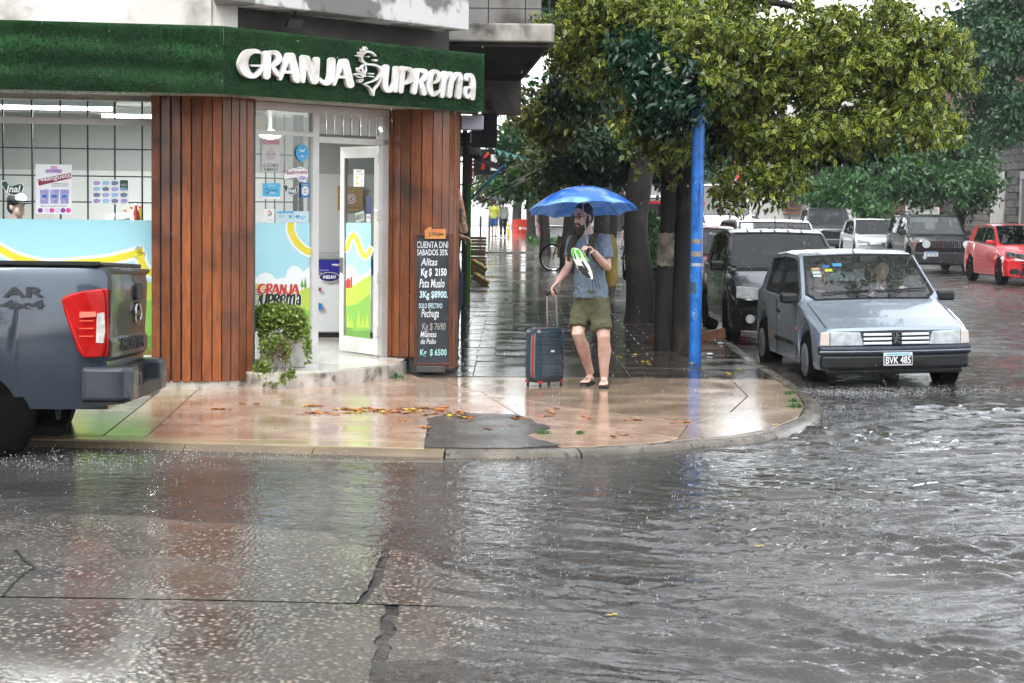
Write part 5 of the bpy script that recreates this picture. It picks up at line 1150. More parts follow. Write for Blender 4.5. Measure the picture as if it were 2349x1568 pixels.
def inal(label, x0, y0, k, P, n, cv):
    o_ = [(5, 30), (10, 5), (40, 2), (55, 25), (80, 45), (120, 30), (160, 22), (178, 45), (165, 85), (120, 108), (80, 110), (45, 85), (25, 60)]
    t = sticker('window_sticker', label, [(x0 + a * k, y0 + b_ * k) for a, b_ in o_], P, n, M_print_w, cv)
    cx, cy = 92, 58; decal('print', [(x0 + (cx + (a - cx) * .92) * k, y0 + (cy + (b_ - cy) * .9) * k) for a, b_ in o_], P, n, .0105, M_teal, t, cv)
    stext(t, 'Inal', (x0 + 48 * k, y0 + 38 * k, x0 + 150 * k, y0 + 88 * k), P, n, M_print_w, cv, .012, .02, .2); return t
inal('green and white bean-shaped sticker at the left edge of the left window', 0, 742, 1., G1, n1, zA)
zB = Zm(700, 300, 2.24)
inal('green and white bean-shaped sticker on the side light beside the door', 462, 660, .68, G2, n2, zB)
t = sticker('window_poster', 'pale poster with a smiling egg and warning text on the side light', [(316, 333), (447, 333), (443, 570), (316, 570)], G2, n2, mat('poster_grey', '#c4c3c1', .5), zB, cat='poster')
decal('print', [(319, 338), (447, 338), (447, 375), (319, 375)], G2, n2, .0105, mat('print_dusty_rose', '#c6a5a8', .5), t, zB); stext(t, 'SONREIR', (324, 345, 442, 370), G2, n2, M_maroon, zB, .0115)
decal('print', [(382, 385), (410, 420), (422, 455), (400, 485), (360, 485), (340, 455), (355, 415)], G2, n2, .0105, mat('print_egg', '#b5b0af', .5), t, zB)
for x in (362, 402): flat_stroke('print', [(x - 7, 444), (x, 438), (x + 7, 444)], 4, G2, n2, .0115, M_black, t, zB)
stext(t, 'LO ESTAMOS', (322, 510, 438, 534), G2, n2, M_black, zB, offset=.01); stext(t, 'FILMANDO', (332, 540, 430, 564), G2, n2, M_black, zB, offset=.01)
t = sticker('window_sticker', 'sky-blue map-pin shaped sticker high on the side light', blob(609, 432, 47, 60, 16)[0:4] + [(600, 500), (590, 490)] + blob(609, 432, 47, 60, 16)[5:], G2, n2, M_sblue, zB)
stext(t, 'mercado', (582, 438, 640, 450), G2, n2, M_dblue, zB); stext(t, 'pago', (594, 452, 626, 466), G2, n2, M_print_w, zB, offset=.01); flat_stroke('print', [(592, 410), (608, 422), (626, 408)], 8, G2, n2, .0105, M_print_w, t, zB)
t = sticker('window_sticker', 'white and maroon lettered sticker beside the map-pin sticker', [(470, 575), (540, 545), (600, 532), (648, 560), (650, 600), (630, 640), (590, 640), (565, 610), (480, 622)], G2, n2, M_print_w, zB)
stext(t, 'Naahguets', (476, 560, 645, 598, -6), G2, n2, M_maroon, zB, offset=.02); decal('print', blob(608, 615, 30, 16, 10), G2, n2, .0105, M_lil, t, zB); stext(t, 'Probá hoy', (560, 540, 606, 552), G2, n2, M_black, zB)
t = sticker('window_sticker', 'light blue rectangular payment sticker on the side light', [(322, 652), (450, 652), (448, 768), (324, 766)], G2, n2, mat('print_aqua', '#4fb6dd', .5), zB); decal('print', [(324, 748), (448, 750), (448, 768), (324, 766)], G2, n2, .0105, M_print_w, t, zB)
stext(t, 'Pagá con', (360, 662, 414, 676), G2, n2, M_print_w, zB); stext(t, 'Cuenta', (376, 692, 432, 710), G2, n2, M_black, zB, offset=.01); stext(t, 'DNI', (376, 714, 408, 728), G2, n2, M_print_w, zB, offset=.01)
flat_stroke('print', [(342, 700), (350, 692), (362, 698), (366, 712), (356, 724), (344, 718)], 7, G2, n2, .0105, M_dblue, t, zB)
t = sticker('window_sticker', 'tall blue tax-free sticker at the right of the side light', [(598, 650), (660, 648), (660, 757), (598, 757)], G2, n2, M_dblue, zB); decal('print', [(606, 690), (618, 676), (642, 676), (652, 690), (652, 725), (640, 740), (618, 740), (606, 725)], G2, n2, .0105, M_print_w, t, zB)
stext(t, 'SIN', (616, 690, 643, 706), G2, n2, M_black, zB, .0115, .015); stext(t, 'IVA', (617, 712, 643, 728), G2, n2, M_black, zB, .0115, .015); stext(t, 'COMPRA', (610, 660, 650, 670), G2, n2, M_print_w, zB)
t = sticker('window_sticker', 'small white sticker with a coloured letter G on the side light', [(331, 838), (408, 840), (406, 934), (331, 934)], G2, n2, M_print_w, zB)
for pts, m in (([(383, 862), (372, 853), (362, 858)], M_film_red), ([(362, 858), (357, 870), (361, 880)], M_film_yel), ([(361, 880), (371, 887), (381, 882)], M_film_g3), ([(381, 882), (386, 872), (372, 872)], M_dblue)): flat_stroke('print', pts, 7, G2, n2, .0105, m, t, zB)
stext(t, 'en Google', (345, 912, 396, 924), G2, n2, mat('print_grey', '#9a9aa2', .5), zB)
t = sticker('window_sticker', 'pale blue notice sticker with a blue heading next to the letter G sticker', [(428, 856), (542, 854), (542, 936), (428, 936)], G2, n2, mat('print_pale_blue', '#bfd8df', .5), zB); decal('print', [(428, 856), (542, 854), (542, 868), (428, 870)], G2, n2, .0105, M_sblue, t, zB); decal('print', [(512, 882), (530, 882), (530, 905), (512, 905)], G2, n2, .0105, M_sblue, t, zB); stext(t, 'MODO', (440, 884, 478, 898), G2, n2, M_dblue, zB)
t = sticker('window_sticker', 'pale blue sticker with a handshake mark nearest the door frame', [(545, 856), (655, 854), (655, 936), (545, 936)], G2, n2, mat('print_pale_aqua', '#c4dde2', .5), zB); decal('print', blob(573, 893, 16, 12), G2, n2, .0105, M_sblue, t, zB); stext(t, 'mercado', (592, 886, 640, 898), G2, n2, M_sblue, zB); stext(t, 'pago', (592, 902, 620, 914), G2, n2, M_sblue, zB)
t = sticker('shield_sign', 'brass coloured shield sign with the number 101 behind the upper pane', [(150, 90), (345, 92), (358, 120), (345, 180), (352, 225), (325, 258), (150, 262)], G2 - n2 * .03, n2, mat('brass_print', '#8a6a33', .4, c2='#a8843f', ns=3), zB, .0, 'sign'); stext(t, '101', (278, 142, 316, 164), G2 - n2 * .03, n2, M_black, zB, .002, .02); decal('print', [(255, 182), (345, 188), (345, 193), (255, 187)], G2 - n2 * .03, n2, .0015, M_film_g3, t, zB)
t = sticker('door_sign', 'white opening-hours card stuck on the open door pane', [(990, 552), (1066, 555), (1064, 677), (990, 676)], H, nd, M_print_w, zB); stext(t, 'HORARIO', (1006, 560, 1050, 576), H, nd, M_black, zB); stext(t, 'Lunes a Sabado', (998, 582, 1056, 594), H, nd, M_black, zB); decal('print', blob(1018, 612, 12, 9), H, nd, .0105, mat('print_gold', '#e3c35a', .5), t, zB); decal('print', blob(1018, 656, 12, 9), H, nd, .0105, MATS['print_gold'], t, zB); stext(t, '9:00 - 13:00', (1000, 632, 1058, 642), H, nd, M_black, zB)
t = sticker('door_sign', 'tilted white open sign reading ABIERTO on the open door pane', [(1000, 870), (1064, 850), (1068, 920), (1006, 938)], H, nd, mat('sign_grey', '#a9b0a8', .5), zB); stext(t, 'ABIERTO', (1004, 884, 1062, 922, -16), H, nd, M_teal, zB, offset=.02)
t = sticker('door_sign', 'dark blue card-payment sticker at the edge of the open door pane', [(1082, 746), (1112, 747), (1112, 936), (1082, 936)], H, nd, mat('print_navy', '#22376d', .5), zB); decal('print', [(1084, 875), (1112, 876), (1112, 934), (1084, 934)], H, nd, .0105, M_print_w, t, zB); stext(t, 'VISA', (1086, 884, 1111, 910), H, nd, MATS['print_navy'], zB, .0115, .02)

# ---------------------------------------------------------------- chalkboard
zC = Zm(1250, 700, 2.85); nb = Vector((.13, -.985, .07)).normalized(); Pb = Vector((-.80, 19.46, 0)) 
cb = thing('chalkboard', 'tall framed chalkboard price list leaning on the right wooden column', 'chalkboard', (-.80, 19.46, 0))
def pb(x, y, off=0.): return pl(*zC(x, y), Pb, nb) + nb * off
M_fr = mat('chalkboard_frame_wood', '#5a3019', .45, c2='#3d1e0e', ns=8, stretch=(5, 5, .6))
for a in ([(232, 148), (268, 160), (272, 1352), (240, 1366)], [(556, 160), (602, 150), (590, 1366), (556, 1352)], [(232, 148), (602, 150), (556, 178), (268, 176)], [(272, 1340), (556, 1340), (590, 1366), (240, 1366)]):
    MB().slab([pb(*p) for p in a], -nb * .05).build('frame', M_fr, cb, bevel=.004)
MB().slab([pb(x, y, -.02) for x, y in ((262, 165), (562, 165), (562, 1350), (262, 1350))], -nb * .012).build('board', mat('slate_board', '#1c2126', .55, c2='#2b3137', ns=2.5, dirt='#3d4449', ds=6), cb)
q = [pb(x, y, -.0) for x, y in ((258, 1366), (525, 1366), (525, 1428), (258, 1428))]; q = [Vector((p.x, p.y, max(p.z, .002))) for p in q]; MB().slab(q, Vector((0, .16, 0))).build('base', mat('wet_concrete_block', '#4c4a47', .5, c2='#3b3936', ns=6), cb, bevel=.008)
tg = MB().slab([pb(x, y, .012) for x, y in ((338, 115), (358, 112), (368, 95), (385, 90), (400, 98), (405, 112), (528, 112), (528, 200), (338, 200))], -nb * .01).build('tag', mat('orange_wood_tag', '#c98a45', .55, c2='#b7762f', ns=5), cb)
c = [pb(x, y, .0135) for x, y in ((388, 137), (500, 137), (500, 120), (388, 120))]; put_text('tag_lettering', 'GRANJA', M_film_red, quad_place(*c, nb, 0), None, tg)
c = [pb(x, y, .0135) for x, y in ((372, 176), (515, 176), (515, 142), (372, 142))]; put_text('tag_lettering', 'SUPREMA', M_black, quad_place(*c, nb, 0), None, tg, offset=.012)
M_ch = mat('white_chalk', '#d9dde0', .8); M_chb = mat('pale_blue_chalk', '#bcd8e0', .8); M_chd = mat('dim_chalk', '#9a958e', .8); M_cht = mat('mint_chalk', '#9fd0c8', .8)
for body, x0, y0, x1, y1, m, of, sh in (('CUENTA DNI', 266, 224, 553, 284, M_ch, .004, 0), ('SABADOS 35%', 266, 297, 550, 352, M_ch, .008, 0), ('Alitas', 304, 377, 455, 446, M_ch, .006, .2), ('Kg $  2150', 305, 470, 540, 560, M_ch, .03, .05), ('Pata Muslo', 290, 568, 520, 648, M_ch, .008, .2),
        ('3Kg $8900.', 292, 678, 550, 762, M_chb, .025, .05), ('SOLO EFECTIVO', 285, 792, 500, 838, M_chb, .012, .05), ('Pechuga', 308, 845, 468, 945, M_ch, .004, .2), ('Kg $ 7690', 315, 972, 530, 1056, M_chd, .008, .1), ('Milanesa', 300, 1048, 445, 1104, M_ch, .004, .2), ('de Pollo', 302, 1118, 440, 1166, M_ch, .004, .2), ('Kg  $ 6500', 295, 1212, 540, 1290, M_cht, .02, .05)):
    c = [pb(x, y, -.0175) for x, y in ((x0, y1), (x1, y1), (x1, y0), (x0, y0))]; put_text('chalk_lettering', body, m, quad_place(*c, nb, 0), None, cb, offset=of, shear=sh)

# ---------------------------------------------------------------- planter with trailing plant
def leaf_cloud(name, pts, dirs, size, m, parent=None, seed=1, curl=.25, width=.5, per=None):
    """many small folded leaves; pts (n,3), dirs (n,3) leaf direction"""
    g = np.random.default_rng(seed); n = len(pts); d = dirs / np.maximum(1e-6, np.linalg.norm(dirs, axis=1))[:, None]
    a = g.normal(size=(n, 3)); s = np.cross(d, a); s /= np.maximum(1e-6, np.linalg.norm(s, axis=1))[:, None]; up = np.cross(s, d)
    flip = np.sign(up[:, 2:3]); up = up * np.where(flip == 0, 1, flip)
    L = (size * g.uniform(.7, 1.25, n))[:, None]; Wd = L * width * .5
    base = pts; tip = pts + d * L - up * L * curl * .6; mid = pts + d * L * .45
    Lf = mid + s * Wd + up * L * .07; Rt = mid - s * Wd + up * L * .07; C = mid
    V = np.stack([base, Lf, tip, Rt, C], 1).reshape(-1, 3); i = np.arange(n)[:, None] * 5
    F = np.concatenate([i + np.array([[0, 4, 2, 1]]), i + np.array([[0, 3, 2, 4]])], 1).reshape(-1, 4)
    me = bpy.data.meshes.new(name); me.vertices.add(len(V)); me.vertices.foreach_set('co', V.ravel().astype(np.float32))
    me.loops.add(F.size); me.loops.foreach_set('vertex_index', F.ravel().astype(np.int32)); me.polygons.add(len(F))
    me.polygons.foreach_set('loop_start', np.arange(0, F.size, 4, dtype=np.int32)); me.polygons.foreach_set('loop_total', np.full(len(F), 4, np.int32))
    uv = me.uv_layers.new(name='UVMap'); rnd = g.random(n)
    U = np.zeros((n, 8, 2)); U[:, :, 1] = rnd[:, None]; U[:, :, 0] = np.array([.5, 0, .55, 1, .5, 1, .55, 0])[None, :]
    uv.data.foreach_set('uv', U.ravel().astype(np.float32)); me.update(); me.validate(); me.materials.append(m)
    o = bpy.data.objects.new(name, me); col.objects.link(o)
    if parent is not None: o.parent = parent; o.matrix_parent_inverse = parent_mat(parent).inverted()
    return o
def leaf_mat(name, c1, c2, edge=None, rough=.35, trans=.25):
    if name in MATS: return MATS[name]
    m = bpy.data.materials.new(name); m.use_nodes = True; nt = m.node_tree; b = nt.nodes['Principled BSDF']; N, L = nt.nodes.new, nt.links.new
    uv = N('ShaderNodeUVMap'); sp = N('ShaderNodeSeparateXYZ'); L(uv.outputs[0], sp.inputs[0])
    mx = N('ShaderNodeMix'); mx.data_type = 'RGBA'; L(sp.outputs[1], mx.inputs[0]); mx.inputs[6].default_value = (*rgb(c1), 1); mx.inputs[7].default_value = (*rgb(c2), 1); cur = mx.outputs[2]
    if edge:
        ad = N('ShaderNodeMath'); ad.operation = 'MULTIPLY_ADD'; ad.inputs[1].default_value = .5; L(sp.outputs[1], ad.inputs[0]); L(sp.outputs[0], ad.inputs[2])
        mr = N('ShaderNodeMapRange'); mr.inputs[1].default_value = .72; mr.inputs[2].default_value = .95; L(ad.outputs[0], mr.inputs[0])
        m2 = N('ShaderNodeMix'); m2.data_type = 'RGBA'; L(mr.outputs[0], m2.inputs[0]); L(cur, m2.inputs[6]); m2.inputs[7].default_value = (*rgb(edge), 1); cur = m2.outputs[2]
    L(cur, b.inputs['Base Color']); b.inputs['Roughness'].default_value = rough
    tr = N('ShaderNodeBsdfTranslucent'); L(cur, tr.inputs[0]); mxs = N('ShaderNodeMixShader'); mxs.inputs[0].default_value = trans
    out = nt.nodes['Material Output']; L(b.outputs[0], mxs.inputs[1]); L(tr.outputs[0], mxs.inputs[2]); L(mxs.outputs[0], out.inputs[0])
    MATS[name] = m; return m
pp = thing('potted_shrub', 'bushy green trailing shrub in a white planter box on the shop step', 'potted plant', (-2.25, 18.45, .15))
pb0 = gp(690, 843, .15); 
MB().box((pb0.x - .20, pb0.y + .02, .30), (.44, .24, .30), R(20)).build('planter_box', mat('planter_white', '#cfcdc8', .5, c2='#bdbab3', ns=3, dirt='#8b867d', ds=5), pp, bevel=.008)
zP = Zm(800, 950, 4.238); g = np.random.default_rng(3); pts = []
for (x, y, rx, ry, dep, n) in ((430, 300, 380, 190, .20, 2300), (650, 450, 190, 190, .16, 900), (200, 380, 150, 230, .16, 900), (330, 700, 190, 200, .10, 420), (520, 800, 60, 180, .05, 130), (200, 1050, 150, 200, .06, 330), (280, 1230, 130, 60, .06, 200), (590, 1090, 60, 60, .04, 80), (810, 700, 50, 260, .05, 200), (470, 1150, 60, 90, .03, 40)):
    yy_ = 18.33 if y < 650 else (18.12 if y < 900 else 17.90)
    c = dp(*zP(x, y), yy_); k = 18.33 / FPX * NS / 4.238
    q = g.normal(size=(n, 3)); q /= np.linalg.norm(q, axis=1)[:, None]; q *= (g.random(n) ** .45)[:, None]
    pts.append(np.array(c)[None] + q * np.array([rx * k, dep, ry * k]))
pts = np.concatenate(pts); pts[:, 2] = np.maximum(pts[:, 2], .01); dirs = g.normal(size=pts.shape) + np.array([0, -.5, .3])
leaf_cloud('foliage', pts, dirs, .036, leaf_mat('shrub_leaf', '#4c6a24', '#93a648', None, .4), pp, 4, .2, .75)
st_ = MB()
for i in range(26):
    a = dp(*zP(random.uniform(150, 700), random.uniform(500, 700)), 18.25); b_ = dp(*zP(random.uniform(120, 600), random.uniform(900, 1250)), 17.92); b_.z = max(b_.z, .02); a2 = a.lerp(b_, .5) + Vector((random.uniform(-.04, .04), -.04, .03)); st_.tube([a, a2, b_], [.004, .003, .002], 5)
st_.build('stems', mat('shrub_stem', '#4b3a26', .8), pp)

# ---------------------------------------------------------------- blue pole
bp_ = gp(1594, 833, 0); pole = thing('utility_pole', 'blue painted steel pole with peeled stickers at the pavement corner', 'pole', bp_)
M_pole = mat('blue_pole_paint', '#1f62b0', .35, c2='#2a70bd', ns=5, dirt='#163f78', ds=9, coat=.2, bump=.05, bs=30)
ptop = dp(1606, 60, bp_.y); lean = (ptop.x - bp_.x) / (ptop.z)
pp_ = lambda z: Vector((bp_.x + lean * z, bp_.y, z))
MB().tube([pp_(0), pp_(1), pp_(3), pp_(7)], .069, 20).build('post', M_pole, pole, True)
for z, h, m in ((1.36, .05, '#6f6a66'), (1.22, .06, '#7a756f'), (1.10, .035, '#9aa3ad'), (.84, .13, '#2d4a55')):
    a0 = R(-150) if z != .84 else R(-160); a1 = R(-30) if z != .84 else R(-95)
    mb = MB(); mb.v = []; K_ = 8
    vs = [pp_(zz) + Vector((math.cos(a) * .0705, math.sin(a) * .0705, 0)) for zz in (z - h / 2, z + h / 2) for a in np.linspace(a0, a1, K_)]
    mb.add(vs, [(i, i + 1, K_ + i + 1, K_ + i) for i in range(K_ - 1)]).build('peeled_sticker', mat('sticker_' + m[1:], m, .6, c2='#8a857e', ns=20, thresh=(.5, .7)), pole)
mb = MB()
def onp(a, z): return pp_(z) + Vector((math.cos(a), math.sin(a), 0)) * .0706
for k in range(3):
    ring = [onp(R(-105) + .42 * math.cos(t), .55 + .055 * math.sin(t)) for t in np.linspace(0, 6.28, 20)] if k == 0 else [onp(R(-110) + random.uniform(-.3, .3), .55 + random.uniform(-.035, .035)) for _ in range(7)]
    mb.tube(ring, .0018, 4, cap=False)
mb.build('scribble', mat('pale_scribble', '#9fc2e6', .7), pole)
for k in range(5):
    MB().tube([onp(R(-100) + random.uniform(-.5, .5), 1.75 + random.uniform(-.28, .28)) for _ in range(4)], .002, 4, cap=False).build('scribble', mat('dark_scribble', '#122c5a', .7), pole)

# ---------------------------------------------------------------- grocer's front further along
gro = thing('grocery_shop', 'dark fronted grocery beyond the corner shop with green pillar', 'shopfront', (-1.2, 30, 0))
def bl(y, z, o=0.): return Vector((bline(y) + o, y, z))
MB().slab([bl(23.9, 0, -.7), bl(75, 0, -.7), bl(75, 6, -.7), bl(23.9, 6, -.7)], (-.2, 0, 0)).build('wall', M_grime, gro)
MB().box(bl(24.6, 1.5, -.35), (.6, .3, 3.)).build('pillar', mat('dark_pillar', '#1e1c1a', .6), gro)
MB().box(bl(33, 1.35, .0), (.13, .3, 2.7)).build('pillar', mat('lime_panel', '#4f9a22', .5, c2='#3d7d1b', ns=2), gro); MB().box(bl(32.5, 2.4, .0), (.16, .1, .7)).build('panel', mat('plum_panel', '#7c3340', .6), gro)
for y, w in ((25.3, .06), (29.5, .05), (37.5, .07)): MB().box(bl(y, 1.35, .0), (w, w, 2.7)).build('post', M_dark, gro)
MB().box(bl(26, 1.35, -.08), (.04, .04, 2.7)).build('post', mat('ochre_post', '#8a7a4a', .6), gro)
MB().box(bl(30, 2.62, -.1), (.5, 9, .12)).build('beam', M_dark, gro)
a = dp(1083, 262, 25); b_ = dp(1140, 340, 25); sg = thing('hanging_sign', 'black square signboard hanging over the pavement beyond the shop', 'sign', (b_.x, 25, b_.z))
MB().box(((a.x + b_.x) / 2, 25, (a.z + b_.z) / 2), (abs(b_.x - a.x), .12, abs(a.z - b_.z))).build('board', mat('black_signboard', '#14161a', .4, c2='#1e2126', ns=4), sg, bevel=.01); MB().bar((a.x - .3, 25, a.z - .05), (a.x, 25, a.z - .05), .04, .04).build('bracket', M_dark, sg); MB().bar((a.x - .3, 25, b_.z + .04), (a.x, 25, b_.z + .04), .04, .04).build('bracket', M_dark, sg)
aw = thing('awning', 'dark folding awning on blue arms in front of the grocery', 'awning', bl(33, 2.6))
p0, p1 = dp(1073, 346, 33), dp(1160, 384, 33)
MB().slab([p0, p1, Vector((p1.x, 40, p1.z)), Vector((p0.x, 40, p0.z))], (0, 0, -.02)).build('canopy', mat('dark_awning_cloth', '#2d2725', .7, c2='#3c3532', ns=4), aw)
MB().slab([p1, Vector((p1.x, 40, p1.z)), Vector((p1.x, 40, p1.z - .18)), Vector((p1.x, p1.y, p1.z - .18))], (.01, 0, 0)).build('valance', MATS['dark_awning_cloth'], aw)
MB().slab([p0, p1, p1 - UZ * .10, p0 - UZ * .10], (0, .01, 0)).build('valance', MATS['dark_awning_cloth'], aw)
M_arm = mat('teal_blue_arm', '#1f5f86', .4)
MB().tube([dp(1068, 470, 33), dp(1156, 380, 33)], .022, 8).build('awning_arm', M_arm, aw)
for (a, b_) in (((1085, 463), (1240, 388)), ((1092, 470), (1252, 392))): MB().tube([dp(*a, 38), dp(*b_, 38)], .014, 6).build('awning_arm', M_dark, aw)
aw2 = thing('awning', 'teal green awning edge further along over the pavement', 'awning', dp(1140, 342, 46))
a, b_ = dp(1138, 340, 46), dp(1222, 365, 46)
MB().slab([a, b_, Vector((b_.x, 52, b_.z)), Vector((a.x, 52, a.z))], (0, 0, -.03)).build('canopy', mat('teal_awning', '#4f9a8c', .6, c2='#6cb3a4', ns=5), aw2)
for i in range(5):
    t0, t1 = a.lerp(b_, i / 5), a.lerp(b_, (i + 1) / 5); m_ = (t0 + t1) / 2 - UZ * .16; MB().slab([t0, t1, m_.lerp(t1, .4), m_, m_.lerp(t0, .4)], (0, .01, 0)).build('valance', MATS['teal_awning'], aw2)
MB().tube([a + Vector((-.6, 0, -.9)), b_], .02, 6).build('awning_arm', M_dark, aw2)
sg2 = thing('shop_sign', 'white and black shop sign with a red curl far along the pavement', 'sign', dp(1125, 375, 60)); q = dp(1122, 372, 60); MB().box(q, (.95, .1, .8)).build('board', M_plate_k, sg2, bevel=.01); MB().box(q + Vector((.18, -.06, -.02)), (.25, .02, .5)).build('panel', M_print_w, sg2); flat = MB(); flat.tube([q + Vector((-.2, -.07, -.25)), q + Vector((-.15, -.07, .1)), q + Vector((0, -.07, .28))], .06, 6); flat.build('curl', M_film_red, sg2); MB().bar(q + Vector((-.47, 0, 0)), q + Vector((-1.3, 0, 0)), .06, .06).build('bracket', M_dark, sg2)
# produce crates
M_crate = mat('crate_wood', '#54461f', .75, c2='#3f3417', ns=8, stretch=(1, 1, 6)); 
def crate(label, c, sz, rz=0, tilt=0., fill=None):
    t = thing('produce_crate', label, 'crate', c, 0, 'produce crates outside the grocery'); tm = Matrix.Rotation(tilt, 3, 'Y'); w, d, h = sz
    def P(x, y, z): return Vector(c) + Matrix.Rotation(rz, 3, 'Z') @ (tm @ Vector((x, y, z)))
    for sx in (-1, 1):
        for k in range(3):
            z = h * (.18 + .32 * k); MB().bar(P(-w / 2, sx * d / 2, z), P(w / 2, sx * d / 2, z), .012, h * .24, tm @ Vector((0, 0, 1))).build('slat', M_crate, t); MB().bar(P(sx * w / 2, -d / 2, z), P(sx * w / 2, d / 2, z), .012, h * .24, tm @ Vector((0, 0, 1))).build('slat', M_crate, t)
    MB().slab([P(-w / 2, -d / 2, .01), P(w / 2, -d / 2, .01), P(w / 2, d / 2, .01), P(-w / 2, d / 2, .01)], tm @ Vector((0, 0, .015))).build('bottom', M_crate, t)
    if fill:
        for i in range(22): MB().ellip(P(random.uniform(-w * .42, w * .42), random.uniform(-d * .42, d * .42), h * .8), (.05, .05, .05), 8, 6).build('fruit', fill[i % len(fill)], t, True)
    return t
fy, fr_, fg = mat('yellow_fruit', '#a8861a', .4), mat('red_fruit', '#a5321c', .4), mat('green_fruit', '#6d8a2a', .4)
for k, s in enumerate(('bottom', 'second lowest', 'second highest', 'top')): crate('slatted wooden crate, %s of the stack by the grocery pillar' % s, (-.86, 45.5, k * .235 + .002), (.40, .5, .23), .1 * (k % 2))
crate('tilted crate of yellow and red fruit in front of the crate stack', (-.78, 41.5, .30), (.36, .9, .14), 0, .55, [fy, fr_, fy, fg]); crate('lower tilted crate of mixed fruit nearest the chalkboard side', (-.72, 40.3, .06), (.36, .8, .14), 0, .55, [fg, fr_, fy])

# ---------------------------------------------------------------- street furniture along the pavement
q = gp(1196, 545, 0); br = thing('steel_drum', 'orange-red steel drum with white logo on the pavement', 'barrel', q)
k = q.y / FPX; rb = 22 * k
prof = [(rb, 0), (rb, .03), (rb * .985, .05), (rb * .985, .28), (rb * 1.03, .30), (rb * .985, .32), (rb * .985, .56), (rb * 1.03, .58), (rb * .985, .60), (rb * .985, .84), (rb, .86), (rb, .89), (rb * .9, .885)]
MB().lathe(prof, q, 24).build('drum_body', mat('red_drum_paint', '#c23a22', .4, c2='#a82f1b', ns=3, dirt='#7a2415', ds=5), br, True)
fq = q - Vector((0, rb + .012, 0)); MB().add([fq + Vector((-.06 + .07 * math.cos(a), 0, .45 + .07 * math.sin(a))) for a in np.linspace(0, 6.28, 13)[:-1]], [tuple(range(12))]).build('logo', M_print_w, br); put_text('logo_lettering', 'Total', M_print_w, lambda s, t, z=0.: fq + Vector((.04 + s * .28, 0.02 + s * .04, .40 + t * .11)), None, br, offset=.02)
q = gp(1166, 541, .05); bo = thing('bollard', 'short yellow bollard beside the orange-red drum', 'bollard', q); MB().lathe([(.08, 0), (.08, .5), (.07, .56), (.03, .6)], q, 14).build('post', mat('yellow_bollard', '#d8a91a', .45), bo, True); MB().lathe([(.083, .35), (.083, .43)], q, 14).build('band', M_print_w, bo)
for u, v, h, lab in ((1130, 545, 1.0, 'dark thin post left of the yellow bollard'), (1150, 543, 1.0, 'dark thin post nearest the yellow bollard')):
    q = gp(u - 28, v, .05) ; b_ = thing('bollard', lab, 'bollard', q); MB().tube([q, q + UZ * h], .05, 10).build('post', M_dark, b_)
q = gp(1253, 560, 0); b_ = thing('bollard', 'tall white post standing on the planted verge', 'post', q); MB().tube([q, q + UZ * 1.35], .06, 12).build('post', M_print_w, b_); MB().lathe([(.065, 1.28), (.065, 1.36), (.02, 1.38)], q, 12).build('cap', M_dark, b_)
# bicycle behind the tree
q = gp(1268, 622, 0); bk = thing('bicycle', 'parked bicycle with a wooden crate behind the tree trunks', 'bicycle', q)
Wr = .335
def bwheel(cx):
    w = MB(); c = q + Vector((cx, 0, Wr)); w.tube([c + Vector((Wr * math.cos(a), 0, Wr * math.sin(a))) for a in np.linspace(0, 2 * math.pi, 33)], .022, 8, cap=False); o = w.build('wheel', M_tyre, bk, True)
    w = MB(); w.tube([c + Vector(((Wr - .03) * math.cos(a), 0, (Wr - .03) * math.sin(a))) for a in np.linspace(0, 2 * math.pi, 33)], .012, 6, cap=False); w.build('rim', M_chrome, o, True)
    w = MB()
    for i in range(14): a = i * 2 * math.pi / 14; w.tube([c, c + Vector(((Wr - .03) * math.cos(a), 0, (Wr - .03) * math.sin(a)))], .002, 4)
    w.build('spokes', M_chrome, o)
bwheel(0); bwheel(1.05)
fm = MB(); P_ = lambda x, z: q + Vector((x, 0, z))
for a, b_ in (((0, Wr), (.14, .80)), ((.14, .72), (.62, .68)), ((.16, .62), (.52, .28)), ((.52, .28), (.65, .78)), ((.52, .28), (1.05, Wr)), ((1.05, Wr), (.62, .68))): fm.tube([P_(*a), P_(*b_)], .016, 8)
fm.build('frame', mat('bicycle_frame', '#2a2522', .4), bk); MB().tube([P_(.14, .80) + Vector((0, -.25, .12)), P_(.14, .80) + Vector((.0, 0, .08)), P_(.14, .8) + Vector((0, .25, .12))], .014).build('handlebar', M_chrome, bk); MB().ellip(P_(.66, .82), (.13, .07, .04)).build('saddle', M_trim, bk, True); MB().lathe([(.09, -.01), (.09, .01)], P_(.52, .28), 16, 'Y').build('chainring', M_chrome, bk)
MB().box(P_(.28, .62), (.34, .3, .55)).build('wooden_box', mat('brown_box_wood', '#4d3320', .7, c2='#3a2517', ns=5), bk, bevel=.01)
